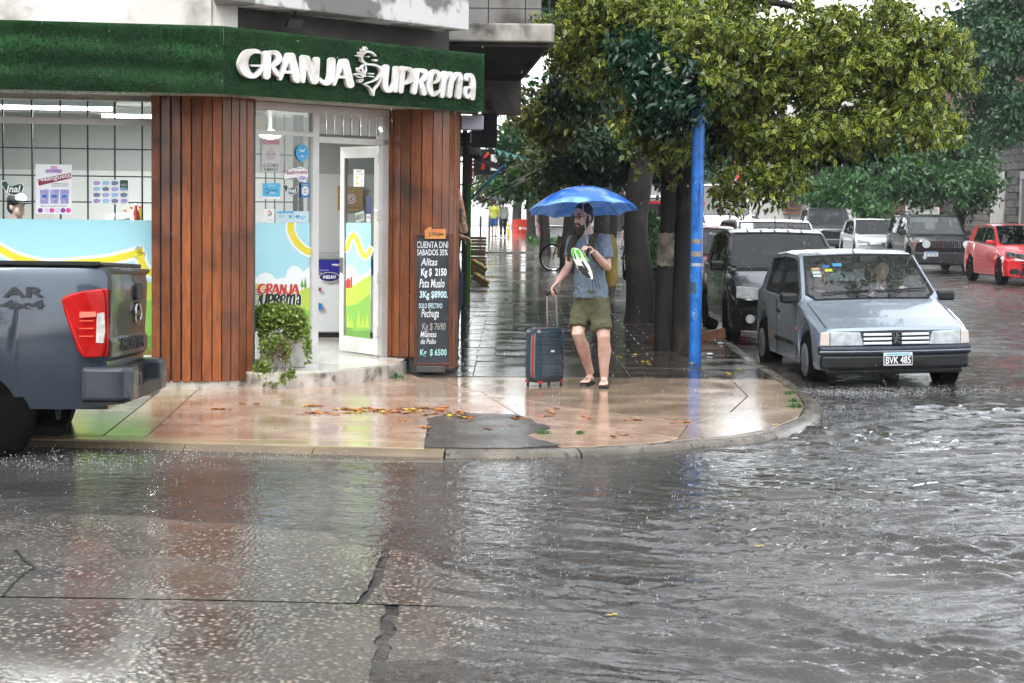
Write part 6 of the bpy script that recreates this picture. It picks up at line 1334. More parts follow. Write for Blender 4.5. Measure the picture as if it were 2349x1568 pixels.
# rubbish round the tree
q = gp(1508, 792, 0); r_ = MB().box(q + UZ * .05, (.17, .12, .1), .5, tilt=Matrix.Rotation(.3, 3, 'Y')).build('cardboard_box', mat('crushed_cardboard', '#7d3f22', .7, c2='#5b2d18', ns=8), None, bevel=.01); tag(r_, 'crushed brown cardboard box lying at the foot of the tree', 'box')
q = gp(1618, 785, 0); r_ = MB().box(q + UZ * .07, (.55, .06, .12), .35, tilt=Matrix.Rotation(-.18, 3, 'Y')).build('broken_plank', mat('orange_plank', '#7d4a26', .6, c2='#5e351a', ns=8), None, bevel=.004); tag(r_, 'broken orange-brown plank propped behind the blue pole', 'plank')
for u, v, lab in ((1628, 815, 'crumpled white paper scrap just right of the blue pole base'), (1652, 790, 'white paper scrap near the kerb behind the blue pole'), (1042, 806, 'white cup lying beside the chalkboard')):
    q = gp(u, v, 0); r_ = MB().ellip(q + UZ * .015, (.04, .022, .012), 8, 5).build('paper_scrap', M_print_w, None); tag(r_, lab, 'litter', 'paper scraps on the pavement')

# ---------------------------------------------------------------- far side buildings
def hx(Y): return 16.5 + .077 * (Y - 62)
house = thing('stone_house', 'grey stone-block house with brick upper wall and white cornice at the right', 'house', (hx(62), 62, 0))
M_stone = mat('grey_stone_block', '#5d5a56', .8, c2='#76726c', ns=6, rnd=.18, bump=.5, bs=12); M_brick = mat('red_brick', '#6b4638', .85, c2='#5a3a2e', ns=5, rnd=.15)
MB().slab([(hx(52), 52, 0), (hx(80), 80, 0), (hx(80), 80, 9), (hx(52), 52, 9)], (.4, 0, 0)).build('wall', mat('mortar_grey', '#4f4c48', .9), house)
st0 = None
open_ = [(59.2, 62.8, 0, 2.95), (65.6, 68.2, 0, 3.0)]
for k in range(16):
    z = .02 + k * .25; y = 55.0 + (k % 2) * .6
    while y < 76:
        y1 = y + 1.2
        if not any(a - .2 < (y + y1) / 2 < b_ + .2 and z + .1 < h_ for a, b_, _, h_ in open_):
            p = [(hx(y + .015) - .035, y + .015, z), (hx(y1 - .015) - .035, y1 - .015, z), (hx(y1 - .015) - .035, y1 - .015, z + .235), (hx(y + .015) - .035, y + .015, z + .235)]
            MB().slab(p, (.07 + random.uniform(0, .02), 0, 0)).build('stone_block', M_stone, house, bevel=.02, seg=1)
        y = y1
for a, b_, z0, h_ in open_:
    MB().slab([(hx(a) - .06, a, 0), (hx(a + .22) - .06, a + .22, 0), (hx(a + .22) - .06, a + .22, h_), (hx(a) - .06, a, h_)], (.12, 0, 0)).build('door_frame', M_plaster, house); MB().slab([(hx(b_ - .22) - .06, b_ - .22, 0), (hx(b_) - .06, b_, 0), (hx(b_) - .06, b_, h_), (hx(b_ - .22) - .06, b_ - .22, h_)], (.12, 0, 0)).build('door_frame', M_plaster, house)
    MB().slab([(hx(a) - .062, a, h_ - .25), (hx(b_) - .062, b_, h_ - .25), (hx(b_) - .062, b_, h_), (hx(a) - .062, a, h_)], (.12, 0, 0)).build('lintel', M_plaster, house)
MB().slab([(hx(59.4) + .02 - .05, 59.4, 0), (hx(62.6) + .02 - .05, 62.6, 0), (hx(62.6) - .03, 62.6, 2.7), (hx(59.4) - .03, 59.4, 2.7)], (.03, 0, 0)).build('garage_door', mat('grey_garage', '#6b6d6e', .5), house)
MB().slab([(hx(65.8) - .03, 65.8, 0), (hx(68) - .03, 68, 0), (hx(68) - .03, 68, 2.75), (hx(65.8) - .03, 65.8, 2.75)], (.03, 0, 0)).build('shutter', M_plaster, house)
for i in range(9): y = 65.9 + i * .26; MB().bar((hx(y) - .09, y, .6), (hx(y) - .09, y, 1.9), .03, .03).build('window_bar', M_white, house)
for z0, z1, o_, m in ((4.05, 4.25, .35, M_plaster), (4.25, 4.7, .05, M_brick), (4.7, 5.0, .45, M_plaster), (5.0, 8.8, .06, M_brick)):
    MB().slab([(hx(52) - o_, 52, z0), (hx(80) - o_, 80, z0), (hx(80) - o_, 80, z1), (hx(52) - o_, 52, z1)], (o_ + .02, 0, 0)).build('cornice' if m is M_plaster else 'brick_band', m, house, bevel=.02)
# brick house and white railing behind the far cars
bh = thing('brick_house', 'low brick house with white railings behind the parked cars', 'house', (17.5, 84, 0)); MB().box((20, 86, 2), (5.5, 10, 4)).build('wall', M_brick, bh); MB().box((20, 86, 4.1), (5.9, 10.4, .3)).build('roof', M_plaster, bh); MB().box((17.2, 83.5, 1.4), (.1, 1.3, 1.4)).build('window', M_white, bh)
rl = thing('railing', 'white painted railing in front of the brick house', 'railing', (15.9, 75, 0))
for i in range(26): MB().bar((15.9 + .06 * i * .25, 72 + i * .28, 0), (15.9 + .06 * i * .25, 72 + i * .28, 1.75), .06, .06).build('upright', M_white, rl)
MB().bar((15.9, 72, 1.7), (16.3, 79.1, 1.7), .06, .08).build('rail', M_white, rl); MB().bar((15.9, 72, .3), (16.3, 79.1, .3), .06, .08).build('rail', M_white, rl)
# white corner building far down the street, with its red mural and black canopy
wb_ = thing('white_building', 'far white corner building with a red mural and black canopy', 'building', (15, 112, 0))
MB().box((17.2, 116, 5.5), (11, 8, 11)).build('wall', mat('far_white_wall', '#b9b9b6', .8, c2='#a6a6a3', ns=1), wb_)
nF = Vector((0, -1, 0)); PF = Vector((15, 112, 0)); M_mural = mat('red_mural', '#c8323a', .6)
for pts in ([(1685, 372), (1700, 350), (1712, 380), (1706, 432), (1690, 436)], [(1735, 355), (1750, 345), (1752, 420), (1738, 415)], [(1760, 395), (1790, 370), (1800, 430), (1770, 438)], [(1806, 340), (1838, 345), (1842, 380), (1836, 432), (1815, 430)], [(1752, 425), (1770, 418), (1776, 440), (1756, 442)]):
    MB().slab([pl(*p, PF, nF) for p in pts], (0, -.03, 0)).build('mural', M_mural, wb_)
for u in (1855, 1870, 1885): a, b_ = pl(u - 4, 388, PF, nF), pl(u + 4, 420, PF, nF); MB().slab([(a.x, 111.98, b_.z), (b_.x, 111.98, b_.z), (b_.x, 111.98, a.z), (a.x, 111.98, a.z)], (0, -.02, 0)).build('window', M_tint, wb_)
a = pl(1790, 452, PF, nF); b_ = pl(1845, 452, PF, nF); MB().add([a + Vector((0, -2, 0)), b_ + Vector((0, -2, 0)), b_ + UZ * 1.2, a + UZ * 1.2 + Vector((.8, 0, 0)), a, b_], [(0, 1, 2, 3), (0, 3, 4), (1, 5, 2), (0, 4, 5, 1)]).build('canopy', M_dark, wb_)
for i in range(4): p = pl(1805, 462 + i * 9, PF, nF); MB().box((p.x + .3, 111.8, p.z), (1.1, .3, .07)).build('shelf', mat('orange_shelf', '#a86a2e', .6), wb_)
# street name plate, low kiosk sign
q = dp(1675, 430, 90); sn = thing('street_sign', 'small red sign on a thin post far down the street', 'sign', (q.x, 90, 0)); MB().box((q.x, 90, q.z), (.55, .04, .5)).build('plate', mat('red_sign_plate', '#a3262c', .5), sn); MB().tube([(q.x, 90.05, 0), (q.x, 90.05, q.z + .3)], .04, 8).build('post', M_dark, sn); MB().box((q.x, 89.97, q.z + .08), (.3, .01, .12)).build('mark', M_film_yel, sn)
# tall block closing the far end of the pavement street, left side row of houses
for i, (x, y, w, d, h, c_) in enumerate(((-9, 60, 12, 40, 7, '#6e6a64'), (-17, 135, 16, 20, 7, '#8d8a85'), (9, 150, 16, 10, 7, '#a3a09b'), (27, 140, 14, 20, 10, '#98948e'), (36, 100, 14, 30, 11, '#8f8b86'))):
    t = thing('distant_building', ('low grey building behind the grocery front', 'pale building closing the end of the pavement', 'pale block at the far end of the road', 'far beige block beyond the white corner building', 'tall beige block behind the brick house')[i], 'building', (x, y, 0))
    MB().box((x, y, h / 2), (w, d, h)).build('wall', mat('far_block_%d' % i, c_, .85, c2='#7d7a75', ns=.4), t); MB().box((x, y, h + .15), (w + .4, d + .4, .3)).build('roof', M_plaster, t)
    if i > 1:
        for a in range(int(w // 3)):
            for b2 in range(int(h // 3)): MB().box((x - w / 2 + 1.5 + a * 3, y - d / 2 - .02, 1.6 + b2 * 3), (1.2, .06, 1.5)).build('window', M_tint, t)
# ================================================================== people
M_skin = mat('skin', '#bd9484', .5, c2='#d3b2a4', ns=9, sub=.15); M_hair = mat('dark_brown_hair', '#1d1512', .55, c2='#2b1f19', ns=30, bump=.5, bs=120)
def solid(mb, name, m, parent, voxel=.008, it=5, fac=.5):
    """closed pieces fused into one continuous surface"""
    me = bpy.data.meshes.new(name); me.from_pydata(mb.v, [], mb.f); bm = bmesh.new(); bm.from_mesh(me); bmesh.ops.recalc_face_normals(bm, faces=bm.faces); bm.to_mesh(me); bm.free()
    t = bpy.data.objects.new('t', me); col.objects.link(t)
    r = t.modifiers.new('r', 'REMESH'); r.mode = 'VOXEL'; r.voxel_size = voxel
    if it: s = t.modifiers.new('s', 'SMOOTH'); s.factor = fac; s.iterations = it
    dg = bpy.context.evaluated_depsgraph_get(); me2 = bpy.data.meshes.new_from_object(t.evaluated_get(dg)); bpy.data.objects.remove(t); bpy.data.meshes.remove(me)
    me2.name = name; me2.materials.clear(); me2.materials.append(m); me2.polygons.foreach_set('use_smooth', [True] * len(me2.polygons))
    o = bpy.data.objects.new(name, me2); col.objects.link(o)
    if parent is not None: o.parent = parent; o.matrix_parent_inverse = parent_mat(parent).inverted()
    return o
def folds(o, amp, f=(11, 11, 6), seed=0.):
    me = o.data; n = len(me.vertices); co = np.zeros(n * 3, np.float32); nr = np.zeros(n * 3, np.float32); me.vertices.foreach_get('co', co); me.vertex_normals.foreach_get('vector', nr); co = co.reshape(-1, 3); nr = nr.reshape(-1, 3)
    d = np.array([mnoise.noise((p[0] * f[0] + .5 * p[2] * f[0] + seed, p[1] * f[1], p[2] * f[2] * 1.6 - p[0] * f[0] * .7)) + .5 * mnoise.noise((p[0] * 26 + p[2] * 20, p[1] * 26, p[2] * 16 - p[0] * 18 + seed)) for p in co]) * amp
    me.vertices.foreach_set('co', (co + nr * d[:, None]).ravel().astype(np.float32)); me.update(); return o
def limb(mb, pts, rad, n=12): mb.tube(pts, rad, n)
def ringloft(mb, levels, side, fw, n=16):
    side, fw = Vector(side).normalized(), Vector(fw).normalized()
    mb.loft([[Vector(c) + side * math.cos(2 * math.pi * j / n) * a + fw * math.sin(2 * math.pi * j / n) * b for j in range(n)] for c, a, b in levels])
def head_parts(mb, c, F, up, s=1.):
    """head as fused ellipsoids: c centre, F facing, up"""
    F = Vector(F).normalized(); up = Vector(up).normalized(); sd = F.cross(up).normalized(); up = sd.cross(F); Rm = Matrix((sd, F, up)).transposed()
    P = lambda x, y, z: Vector(c) + Rm @ Vector((x * s, y * s, z * s))
    mb.ellip(P(0, -.012, .035), (.076 * s, .095 * s, .088 * s), 16, 10, Rm); mb.ellip(P(0, .022, -.045), (.058 * s, .068 * s, .075 * s), 14, 10, Rm); mb.ellip(P(0, .05, -.085), (.035 * s, .03 * s, .028 * s), 10, 8, Rm)
    mb.ellip(P(0, .088, -.012), (.014 * s, .02 * s, .03 * s), 8, 8, Rm); mb.ellip(P(0, .096, -.03), (.018 * s, .018 * s, .014 * s), 8, 8, Rm)
    mb.ellip(P(0, .075, .03), (.055 * s, .02 * s, .014 * s), 10, 8, Rm)
    for q in (-1, 1): mb.ellip(P(q * .077, -.012, -.008), (.012 * s, .02 * s, .034 * s), 8, 8, Rm)
    return P, Rm
def hand_parts(mb, w, d, palm_n, grip=.9, s=1., thumb=1):
    """w wrist, d direction of the palm, palm_n direction the fingers close to; five fingers"""
    d = Vector(d).normalized(); pn = Vector(palm_n); pn = (pn - d * pn.dot(d)).normalized(); sd = d.cross(pn)
    c = Vector(w) + d * .045 * s
    ringloft(mb, [(Vector(w) - d * .01, .026 * s, .02 * s), (Vector(w) + d * .03 * s, .036 * s, .017 * s), (Vector(w) + d * .075 * s, .04 * s, .014 * s), (Vector(w) + d * .09 * s, .036 * s, .012 * s)], sd, pn, 10)
    for k, (o, L) in enumerate(((-.030, .066), (-.010, .076), (.010, .072), (.029, .056))):
        b = Vector(w) + d * .082 * s + sd * o * s; p = [b - d * .02]; a = 0.; q = b
        for j, fr in enumerate((.42, .33, .25)):
            a += grip * (.55, .75, .5)[j]; q = q + (d * math.cos(a) + pn * math.sin(a)) * L * fr * s * 1.25; p.append(q)
        mb.tube([p[0], b] + p[1:], [.0095 * s, .0095 * s, .009 * s, .0085 * s, .007 * s], 8)
    b = Vector(w) + d * .025 * s - sd * thumb * .03 * s; q1 = b + (d * .55 - sd * thumb * .6 + pn * .3).normalized() * .035 * s; q2 = q1 + (d * .5 + pn * (.9 * grip) - sd * thumb * .1).normalized() * .032 * s
    mb.tube([b, q1, q2, q2 + (d * .3 + pn * grip).normalized() * .02 * s], [.014 * s, .011 * s, .0095 * s, .007 * s], 8)
def foot_parts(mb, ank, toe, s=1.):
    d = Vector((toe[0] - ank[0], toe[1] - ank[1], 0)).normalized(); sd = Vector((d.y, -d.x, 0)); z0 = toe[2]
    heel = Vector((ank[0], ank[1], z0)) - d * .05 * s; L = .24 * s
    ringloft(mb, [(heel + UZ * .03, .001, .001), (heel + UZ * .035 + d * .01, .028 * s, .03), (heel + d * .05 * s + UZ * .045, .033 * s, .042), (heel + d * .11 * s + UZ * .035, .036 * s, .032), (heel + d * .17 * s + UZ * .022, .044 * s, .02), (heel + d * .20 * s + UZ * .016, .042 * s, .014)], sd, UZ, 12)
    for k, o in enumerate((-.034, -.016, .0, .015, .029)):
        L2 = (.05, .045, .042, .037, .03)[k]; b = heel + d * (.195 - .006 * abs(k - 1)) * s + sd * o * s * -1 + UZ * .014
        mb.tube([b - d * .02, b, b + d * L2 * .6 * s, b + d * L2 * s - UZ * .003], [.012, .0115 if k else .014, .011 if k else .0135, .007], 8)
def humanoid(name, label, J, C, voxel=.012, group=None, hands=True, base=None, sleeves=.55, shorts=.62, head=1., F=None, hu=(0, 0, 1), grip=(.5, .5), hd=None, bare=False, girth=1.):
    """J: joints in world space. C: clothing materials. one fused body, clothing as children"""
    base = base or Vector(((J['la'] + J['ra']) / 2).to_tuple()[:2] + (min(J['lt'].z, J['rt'].z),))
    t = thing(name, label, 'person', base, 0, group)
    sd = J['ls'] - J['rs']; sd.z = 0; sd.normalize(); fw = Vector((sd.y, -sd.x, 0)).normalized(); F = F or fw      # fw: facing; sd points to the person's left
    nk = J['neck']; pel = (J['lh'] + J['rh']) / 2; mid = pel.lerp(nk, .45); ch = pel.lerp(nk, .78); g_ = girth
    mb = MB(); ringloft(mb, [(pel - UZ * .06, .12 * g_, .09 * g_), (pel + UZ * .04, .15 * g_, .10 * g_), (mid, .135 * g_, .095 * g_), (ch, .155 * g_, .105 * g_), (nk - UZ * .05, .11, .07), (nk - UZ * .01, .06, .055)], sd, fw)
    mb.tube([nk - UZ * .05, nk + (J['head'] - nk) * .5, J['head'] - UZ * .02], [.062, .054, .05], 12)
    P, Rm = head_parts(mb, J['head'], F, hu, head)
    for s in 'lr':
        S_, E, Wr = J[s + 's'], J[s + 'e'], J[s + 'w']
        limb(mb, [S_.lerp(nk, .25) - UZ * .02, S_, S_.lerp(E, .45), E, E.lerp(Wr, .35), E.lerp(Wr, .75), Wr], [.05, .052, .046, .038, .04, .031, .026])
        if hands:
            d = J.get(s + 'hd') or (Wr - E); hand_parts(mb, Wr, d, J.get(s + 'pn') or (fw - UZ * .2), grip[0 if s == 'l' else 1], 1., thumb=(1 if s == 'r' else -1) * J.get('tf' + s, 1))
        Hh, Kn, An = J[s + 'h'], J[s + 'k'], J[s + 'a']
        limb(mb, [Hh + UZ * .05, Hh, Hh.lerp(Kn, .4), Hh.lerp(Kn, .8), Kn, Kn.lerp(An, .15), Kn.lerp(An, .35) - fw * .012, Kn.lerp(An, .7), An], [.085 * g_, .088 * g_, .082 * g_, .068, .063, .059, .066, .048, .039])
        foot_parts(mb, An, J[s + 't'])
    body = solid(mb, 'body', C.get('skin', M_skin), t, voxel, 4)
    sh = MB(); hem = C.get('hem', -.03)
    ringloft(sh, [(pel + UZ * hem, .185 * g_, .142 * g_), (pel + UZ * (hem + .02), .185 * g_, .142 * g_), (pel + UZ * max(.07, hem + .05), .18 * g_, .136 * g_), (mid, .155 * g_, .118 * g_), (ch, .178 * g_, .125 * g_), (nk - UZ * .075, .15, .092), (nk - UZ * .03, .085, .07), (nk - UZ * .005, .072, .066)], sd, fw, 18)
    for s in 'lr':
        S_, E, Wr = J[s + 's'], J[s + 'e'], J[s + 'w']
        p = [S_.lerp(nk, .45) - UZ * .03, S_, S_.lerp(E, .35)]; rr = [.07, .069, .066]
        if sleeves > 1: p += [E, E.lerp(Wr, (sleeves - 1))]; rr += [.055, .048]
        else: p += [S_.lerp(E, sleeves), S_.lerp(E, sleeves + .04)]; rr += [.066, .067]
        sh.tube(p, rr, 14)
    folds(solid(sh, 'shirt', C['shirt'], t, max(.0075, voxel), 3), C.get('fold', .006))
    pt = MB(); ringloft(pt, [(pel + UZ * .13, .168 * g_, .128 * g_), (pel + UZ * .05, .168 * g_, .126 * g_), (pel, .162 * g_, .118 * g_), (pel - UZ * .08, .16 * g_, .115 * g_), (pel - UZ * .13, .12 * g_, .09)], sd, fw, 16)
    for s in 'lr':
        Hh, Kn, An = J[s + 'h'], J[s + 'k'], J[s + 'a']
        p = [Hh + UZ * .06, Hh - UZ * .02, Hh.lerp(Kn, .5)]; rr = [.105 * g_, .11 * g_, .106 * g_]
        if shorts > 1: p += [Kn, Kn.lerp(An, shorts - 1)]; rr += [.078, .062]
        else: p += [Hh.lerp(Kn, shorts), Hh.lerp(Kn, min(.99, shorts + .06))]; rr += [.1 * g_, .101 * g_]
        pt.tube(p, rr, 14)
    folds(solid(pt, 'trousers', C['pants'], t, max(.0075, voxel), 3), C.get('fold', .006) * 1.2, seed=4.)
    if 'shoe' in C:
        for s in 'lr':
            q = MB(); a, b = J[s + 'a'], J[s + 't']; d = Vector((b.x - a.x, b.y - a.y, 0)).normalized(); h = Vector((a.x, a.y, b.z)) - d * .06
            ringloft(q, [(h + UZ * .04, .02, .03), (h + d * .03 + UZ * .05, .042, .05), (h + d * .12 + UZ * .045, .046, .045), (h + d * .2 + UZ * .03, .052, .032), (h + d * .27 + UZ * .022, .035, .02)], Vector((d.y, -d.x, 0)), UZ, 12); q.build('shoe', C['shoe'], t, True)
    hr = MB()
    if C.get('hair', 1):
        hr.ellip(P(0, -.026, .052), (.083 * head, .097 * head, .085 * head), 16, 10, Rm); hr.ellip(P(0, -.06, .0), (.076 * head, .06 * head, .08 * head), 14, 9, Rm)
        solid(hr, 'hair', C.get('hairm', M_hair), t, .008, 3)
    return t, P, Rm, sd, fw
# ------------------------------------------------------------ the walker with the umbrella
Y0 = 18.5
def jj(u, v, dy=0.): return dp(u, v, Y0 + dy)
J = dict(head=jj(1336, 499, -.02), neck=jj(1350, 538, .0), rs=jj(1315, 553, .11), ls=jj(1386, 549, -.10), re=jj(1304, 612, .02), rw=jj(1279, 648, -.12), le=jj(1394, 617, -.16), lw=jj(1363, 578, -.34),
    rh=jj(1339, 697, .07), lh=jj(1372, 696, -.06), rk=jj(1326, 765, -.08), lk=jj(1385, 772, -.16), ra=jj(1354, 857, .2), la=jj(1386, 867, -.02))
J['rt'] = gp(1328, 884, .022); J['lt'] = gp(1383, 892, .022)
J['rhd'] = Vector((-.55, -.25, -.62)); J['rpn'] = Vector((.3, -.35, -.8)); J['lhd'] = Vector((-.62, -.45, .55)); J['lpn'] = Vector((-.5, -.2, -.75)); 
M_tee = mat('heather_blue_tee', '#5d6c7a', .85, c2='#6b7a88', ns=30, bump=.25, bs=14, dirt='#46535f', ds=5); M_olive = mat('olive_shorts', '#53523a', .85, c2='#45442f', ns=8, bump=.4, bs=16)
hf = Vector((-.66, -.72, -.12))
man, P, Rm, sd, fw = humanoid('person', 'bearded person in glasses, grey-blue t-shirt and olive shorts holding a blue umbrella', J, dict(shirt=M_tee, pants=M_olive, hem=.055, fold=.014), .0065, F=hf, hu=(-.05, -.05, 1), sleeves=.62, shorts=.76, grip=(1.15, 1.0), head=1.04)
bd = MB(); bd.ellip(P(0, .036, -.09), (.06, .05, .05), 14, 10, Rm); bd.ellip(P(0, .05, -.125), (.042, .036, .045), 12, 8, Rm)
for q in (-1, 1): bd.tube([P(q * .068, -.005, .02), P(q * .066, .012, -.05), P(q * .045, .045, -.1)], [.014, .022, .03], 8)
for q in (-1, 1): bd.tube([P(0, .09, -.048), P(q * .022, .085, -.052), P(q * .036, .07, -.075)], [.01, .011, .01], 8)
solid(bd, 'beard', M_hair, man, .006, 2)
MB().ellip(P(0, .094, -.063), (.018, .008, .006), 8, 6, Rm).build('lips', mat('lip_tone', '#8d5246', .5), man, True)
gl_ = MB()
for q in (-1, 1):
    c = P(q * .034, .094, .012); sx = Rm @ Vector((1, 0, 0)); sz = Rm @ Vector((0, 0, 1)); gl_.tube([c + sx * .024 * math.cos(a) + sz * .021 * math.sin(a) for a in np.linspace(0, 2 * math.pi, 17)], .0036, 6, cap=False); gl_.tube([P(q * .058, .09, .018), P(q * .078, .04, .018), P(q * .08, -.015, .012)], .003, 6)
gl_.tube([P(-.012, .096, .016), P(.012, .096, .016)], .003, 6); gl_.build('spectacles', M_black, man, True)
for q in (-1, 1): MB().ellip(P(q * .032, .078, .012), (.013, .008, .009), 8, 6, Rm).build('eye', mat('eye_dark', '#211b18', .2), man, True)
for q in (-1, 1): MB().tube([P(q * .014, .087, .036), P(q * .034, .086, .042), P(q * .054, .074, .036)], [.004, .0055, .003], 6).build('eyebrow', M_hair, man, True)
# flip-flops
for s in 'rl':
    a, b = J[s + 'a'], J[s + 't']; d = Vector((b.x - a.x, b.y - a.y, 0)).normalized(); sdv = Vector((d.y, -d.x, 0)); h = Vector((a.x, a.y, 0)) - d * .07
    if s == 'r': h += UZ * .0
    o_ = [(-.01, 0), (.0, .033), (.08, .036), (.16, .046), (.23, .048), (.272, .03), (.28, 0)]; poly = [h + d * x + sdv * y for x, y in o_] + [h + d * x - sdv * y for x, y in o_[-2:0:-1]]
    fo_ = MB().prism([(p.x, p.y) for p in poly], .002, .022).build('flip_flop', M_trim, man, bevel=.004)
    st3 = MB(); top_ = h + d * .13 + UZ * .075; fr2 = h + d * .215 + UZ * .03
    for q in (-1, 1): st3.tube([h + d * .1 + sdv * q * .044 + UZ * .015, h + d * .14 + sdv * q * .036 + UZ * .056, h + d * .185 + sdv * q * .01 + UZ * .062, fr2 + UZ * .012], [(.004, .012), (.004, .013), (.004, .011), .005], 8)
    st3.build('strap', M_trim, fo_)
MB().tube([J['lw'] + Vector(J['lhd']).normalized() * .09 + Vector((.01, -.012, .01)), J['lw'] + Vector(J['lhd']).normalized() * .095 + Vector((-.006, -.02, -.006))], .011, 8).build('ring', M_black, man)
# small prints at the hem of the shirt
pr = MB()
for pts in ([(1448, 1250), (1452, 1330), (1456, 1410)], [(1460, 1230), (1475, 1300), (1490, 1365)], [(1470, 1180), (1500, 1290), (1520, 1380)]):
    zt_ = Zm(1400, 450, 2.851); pr.tube([dp(*zt_(*p), Y0 - .235 + .012 * k) for k, p in enumerate(pts)], .003, 5)
pr.build('shirt_print', M_black, man)

# ------------------------------------------------------------ blue umbrella
hand = J['lw'] + Vector(J['lhd']).normalized() * .075 + Vector(J['lpn']).normalized() * .028
top_u = dp(1336, 428, 18.34); ax = Vector((-.04, .15, 1)).normalized()
um = thing('umbrella', 'open blue umbrella with wet shiny panels held by the bearded person', 'umbrella', top_u)
ux = Vector((1, 0, 0)); ux = (ux - ax * ux.dot(ax)).normalized(); uy = ax.cross(ux); RU, HU = .535, .235; nr = 10
def umb(r, a, k=0.):
    seg = (a * nr / (2 * math.pi)) % 1; sag = 4 * seg * (1 - seg)                      # 0 on a rib, 1 between
    zz = -HU * (r ** 1.9) - .022 * sag * 0 + .018 * sag * r * r; rr = RU * r * (1 - .055 * sag * r)
    return top_u + ux * rr * math.cos(a + .2) + uy * rr * math.sin(a + .2) + ax * (zz + k)
rings = [[umb(max(.004, i / 12), 2 * math.pi * j / 80) for j in range(80)] for i in range(13)]
M_um = mat('blue_umbrella_cloth', '#2a68cc', .2, c2='#8fc2f4', ns=4.5, thresh=(.42, .62), bump=.12, bs=9, coat=.3)  # pale blotches put wet highlights into the cloth colour
nt = M_um.node_tree; tl = nt.nodes.new('ShaderNodeBsdfTranslucent'); tl.inputs[0].default_value = (.05, .2, .6, 1); mxs = nt.nodes.new('ShaderNodeMixShader'); mxs.inputs[0].default_value = .22
nt.links.new(nt.nodes['Principled BSDF'].outputs[0], mxs.inputs[1]); nt.links.new(tl.outputs[0], mxs.inputs[2]); nt.links.new(mxs.outputs[0], nt.nodes['Material Output'].inputs[0])
MB().loft(rings, True, False).build('canopy', M_um, um, True, angle=60)
for i in range(nr): a = 2 * math.pi * i / nr; MB().tube([umb(r, a, -.006) for r in (.02, .25, .5, .75, .98)], .003, 5).build('rib', M_trim, um)
for i in range(nr): a = 2 * math.pi * i / nr; MB().tube([top_u - ax * .17, umb(.5, a, -.01)], .0028, 5).build('strut', M_chrome, um)
MB().tube([top_u + ax * .02, top_u - ax * .2, hand + Vector((0, 0, .05)), hand - Vector((0, 0, .03))], .0055, 8).build('shaft', mat('shaft_metal', '#a9a9a8', .3, .6), um)
MB().tube([hand + Vector((0, 0, .05)), hand - Vector((0, 0, .07))], .013, 10).build('handle', M_trim, um); MB().lathe([(.012, -.005), (.012, .01), (.004, .03)], top_u, 10).build('tip', M_trim, um)

# ------------------------------------------------------------ backpack
bc = jj(1386, 597, .15); bpk = thing('backpack', 'olive mustard backpack worn on the back of the bearded person', 'backpack', bc - UZ * .25)
q = MB(); rg = []
for z, a, b in ((-.27, .09, .05), (-.25, .125, .075), (-.1, .135, .095), (.08, .13, .09), (.2, .115, .075), (.25, .08, .045)):
    rg.append([bc + UZ * z + sd * (a * (abs(math.cos(t)) ** .6) * (1 if math.cos(t) > 0 else -1)) - fw * (b * (abs(math.sin(t)) ** .6) * (1 if math.sin(t) > 0 else -1)) for t in np.linspace(0, 2 * math.pi, 25)[:-1]])
M_bag = mat('mustard_canvas', '#7a6a27', .8, c2='#5f521d', ns=6, bump=.3, bs=20); q.loft(rg).build('bag_body', M_bag, bpk, True, angle=50)
q = MB(); q.loft([[bc - UZ * .12 - fw * .09 + UZ * z + sd * (.1 * math.cos(t)) - fw * (b * abs(math.sin(t))) for t in np.linspace(0, math.pi, 10)] for z, b in ((-.1, .02), (-.08, .05), (.06, .05), (.08, .02))], False).build('pocket', M_bag, bpk, True)
M_strap = mat('dark_olive_strap', '#3b3421', .85)
for s in 'lr':
    S_ = J[s + 's'].lerp(J['neck'], .38); dn_ = (J[s + 'h'] + J[s + 's']) / 2
    p = [S_ - fw * .1 - UZ * .05, S_ - fw * .03 + UZ * .035, S_ + fw * .08 + UZ * .01, S_ + fw * .135 - UZ * .09 + (sd * .01 if s == 'l' else -sd * .01), S_ + fw * .125 - UZ * .2 + (sd * .035 if s == 'l' else -sd * .035), dn_ + fw * .03 + (sd * .055 if s == 'l' else -sd * .055) + UZ * .02, bc - UZ * .2]
    p = catmull(p[:-1], 4); rg = []
    for i, c in enumerate(p):
        tv = (p[min(i + 1, len(p) - 1)] - p[max(i - 1, 0)]).normalized(); w = (sd - tv * sd.dot(tv)).normalized(); nn = tv.cross(w); ww = .032 if i < len(p) * .62 else .014
        rg.append([c + w * ww - nn * .006, c + w * ww + nn * .006, c - w * ww + nn * .006, c - w * ww - nn * .006])
    MB().loft(rg).build('strap', M_strap, bpk)
# ------------------------------------------------------------ trainers hung under the hand
zT = Zm(1750, 620, 5.6); nS = Vector((0, -1, 0)); PS = Vector((0, 17.98, 0))
shoe = thing('trainer_shoe', 'white and green running shoe with black sole dangling from the umbrella hand', 'shoe', pl(*zT(700, 1000), PS, nS))
out = [(505, 1080), (515, 1020), (550, 1000), (590, 1010), (640, 1022), (690, 1065), (735, 1150), (790, 1250), (845, 1350), (885, 1450), (902, 1545), (885, 1580), (830, 1560), (740, 1510), (670, 1450), (620, 1370), (585, 1290), (545, 1210), (515, 1140)]
def shp(nm, pts, m, off, th): return MB().slab([pl(*zT(*p), PS, nS) + nS * off for p in pts], -nS * th).build(nm, m, shoe, bevel=.004)
MB().loft([[pl(*zT(*((x - 690) * f_ + 690 + dx, (y - 1290) * f_ + 1290)), PS, nS) - nS * d for x, y in out] for f_, d, dx in ((.98, .03, 0), (1.0, .06, 10), (.85, .1, 25), (.5, .125, 35))]).build('upper', mat('shoe_upper_dark', '#22262a', .7, c2='#3a3d40', ns=6), shoe, True)
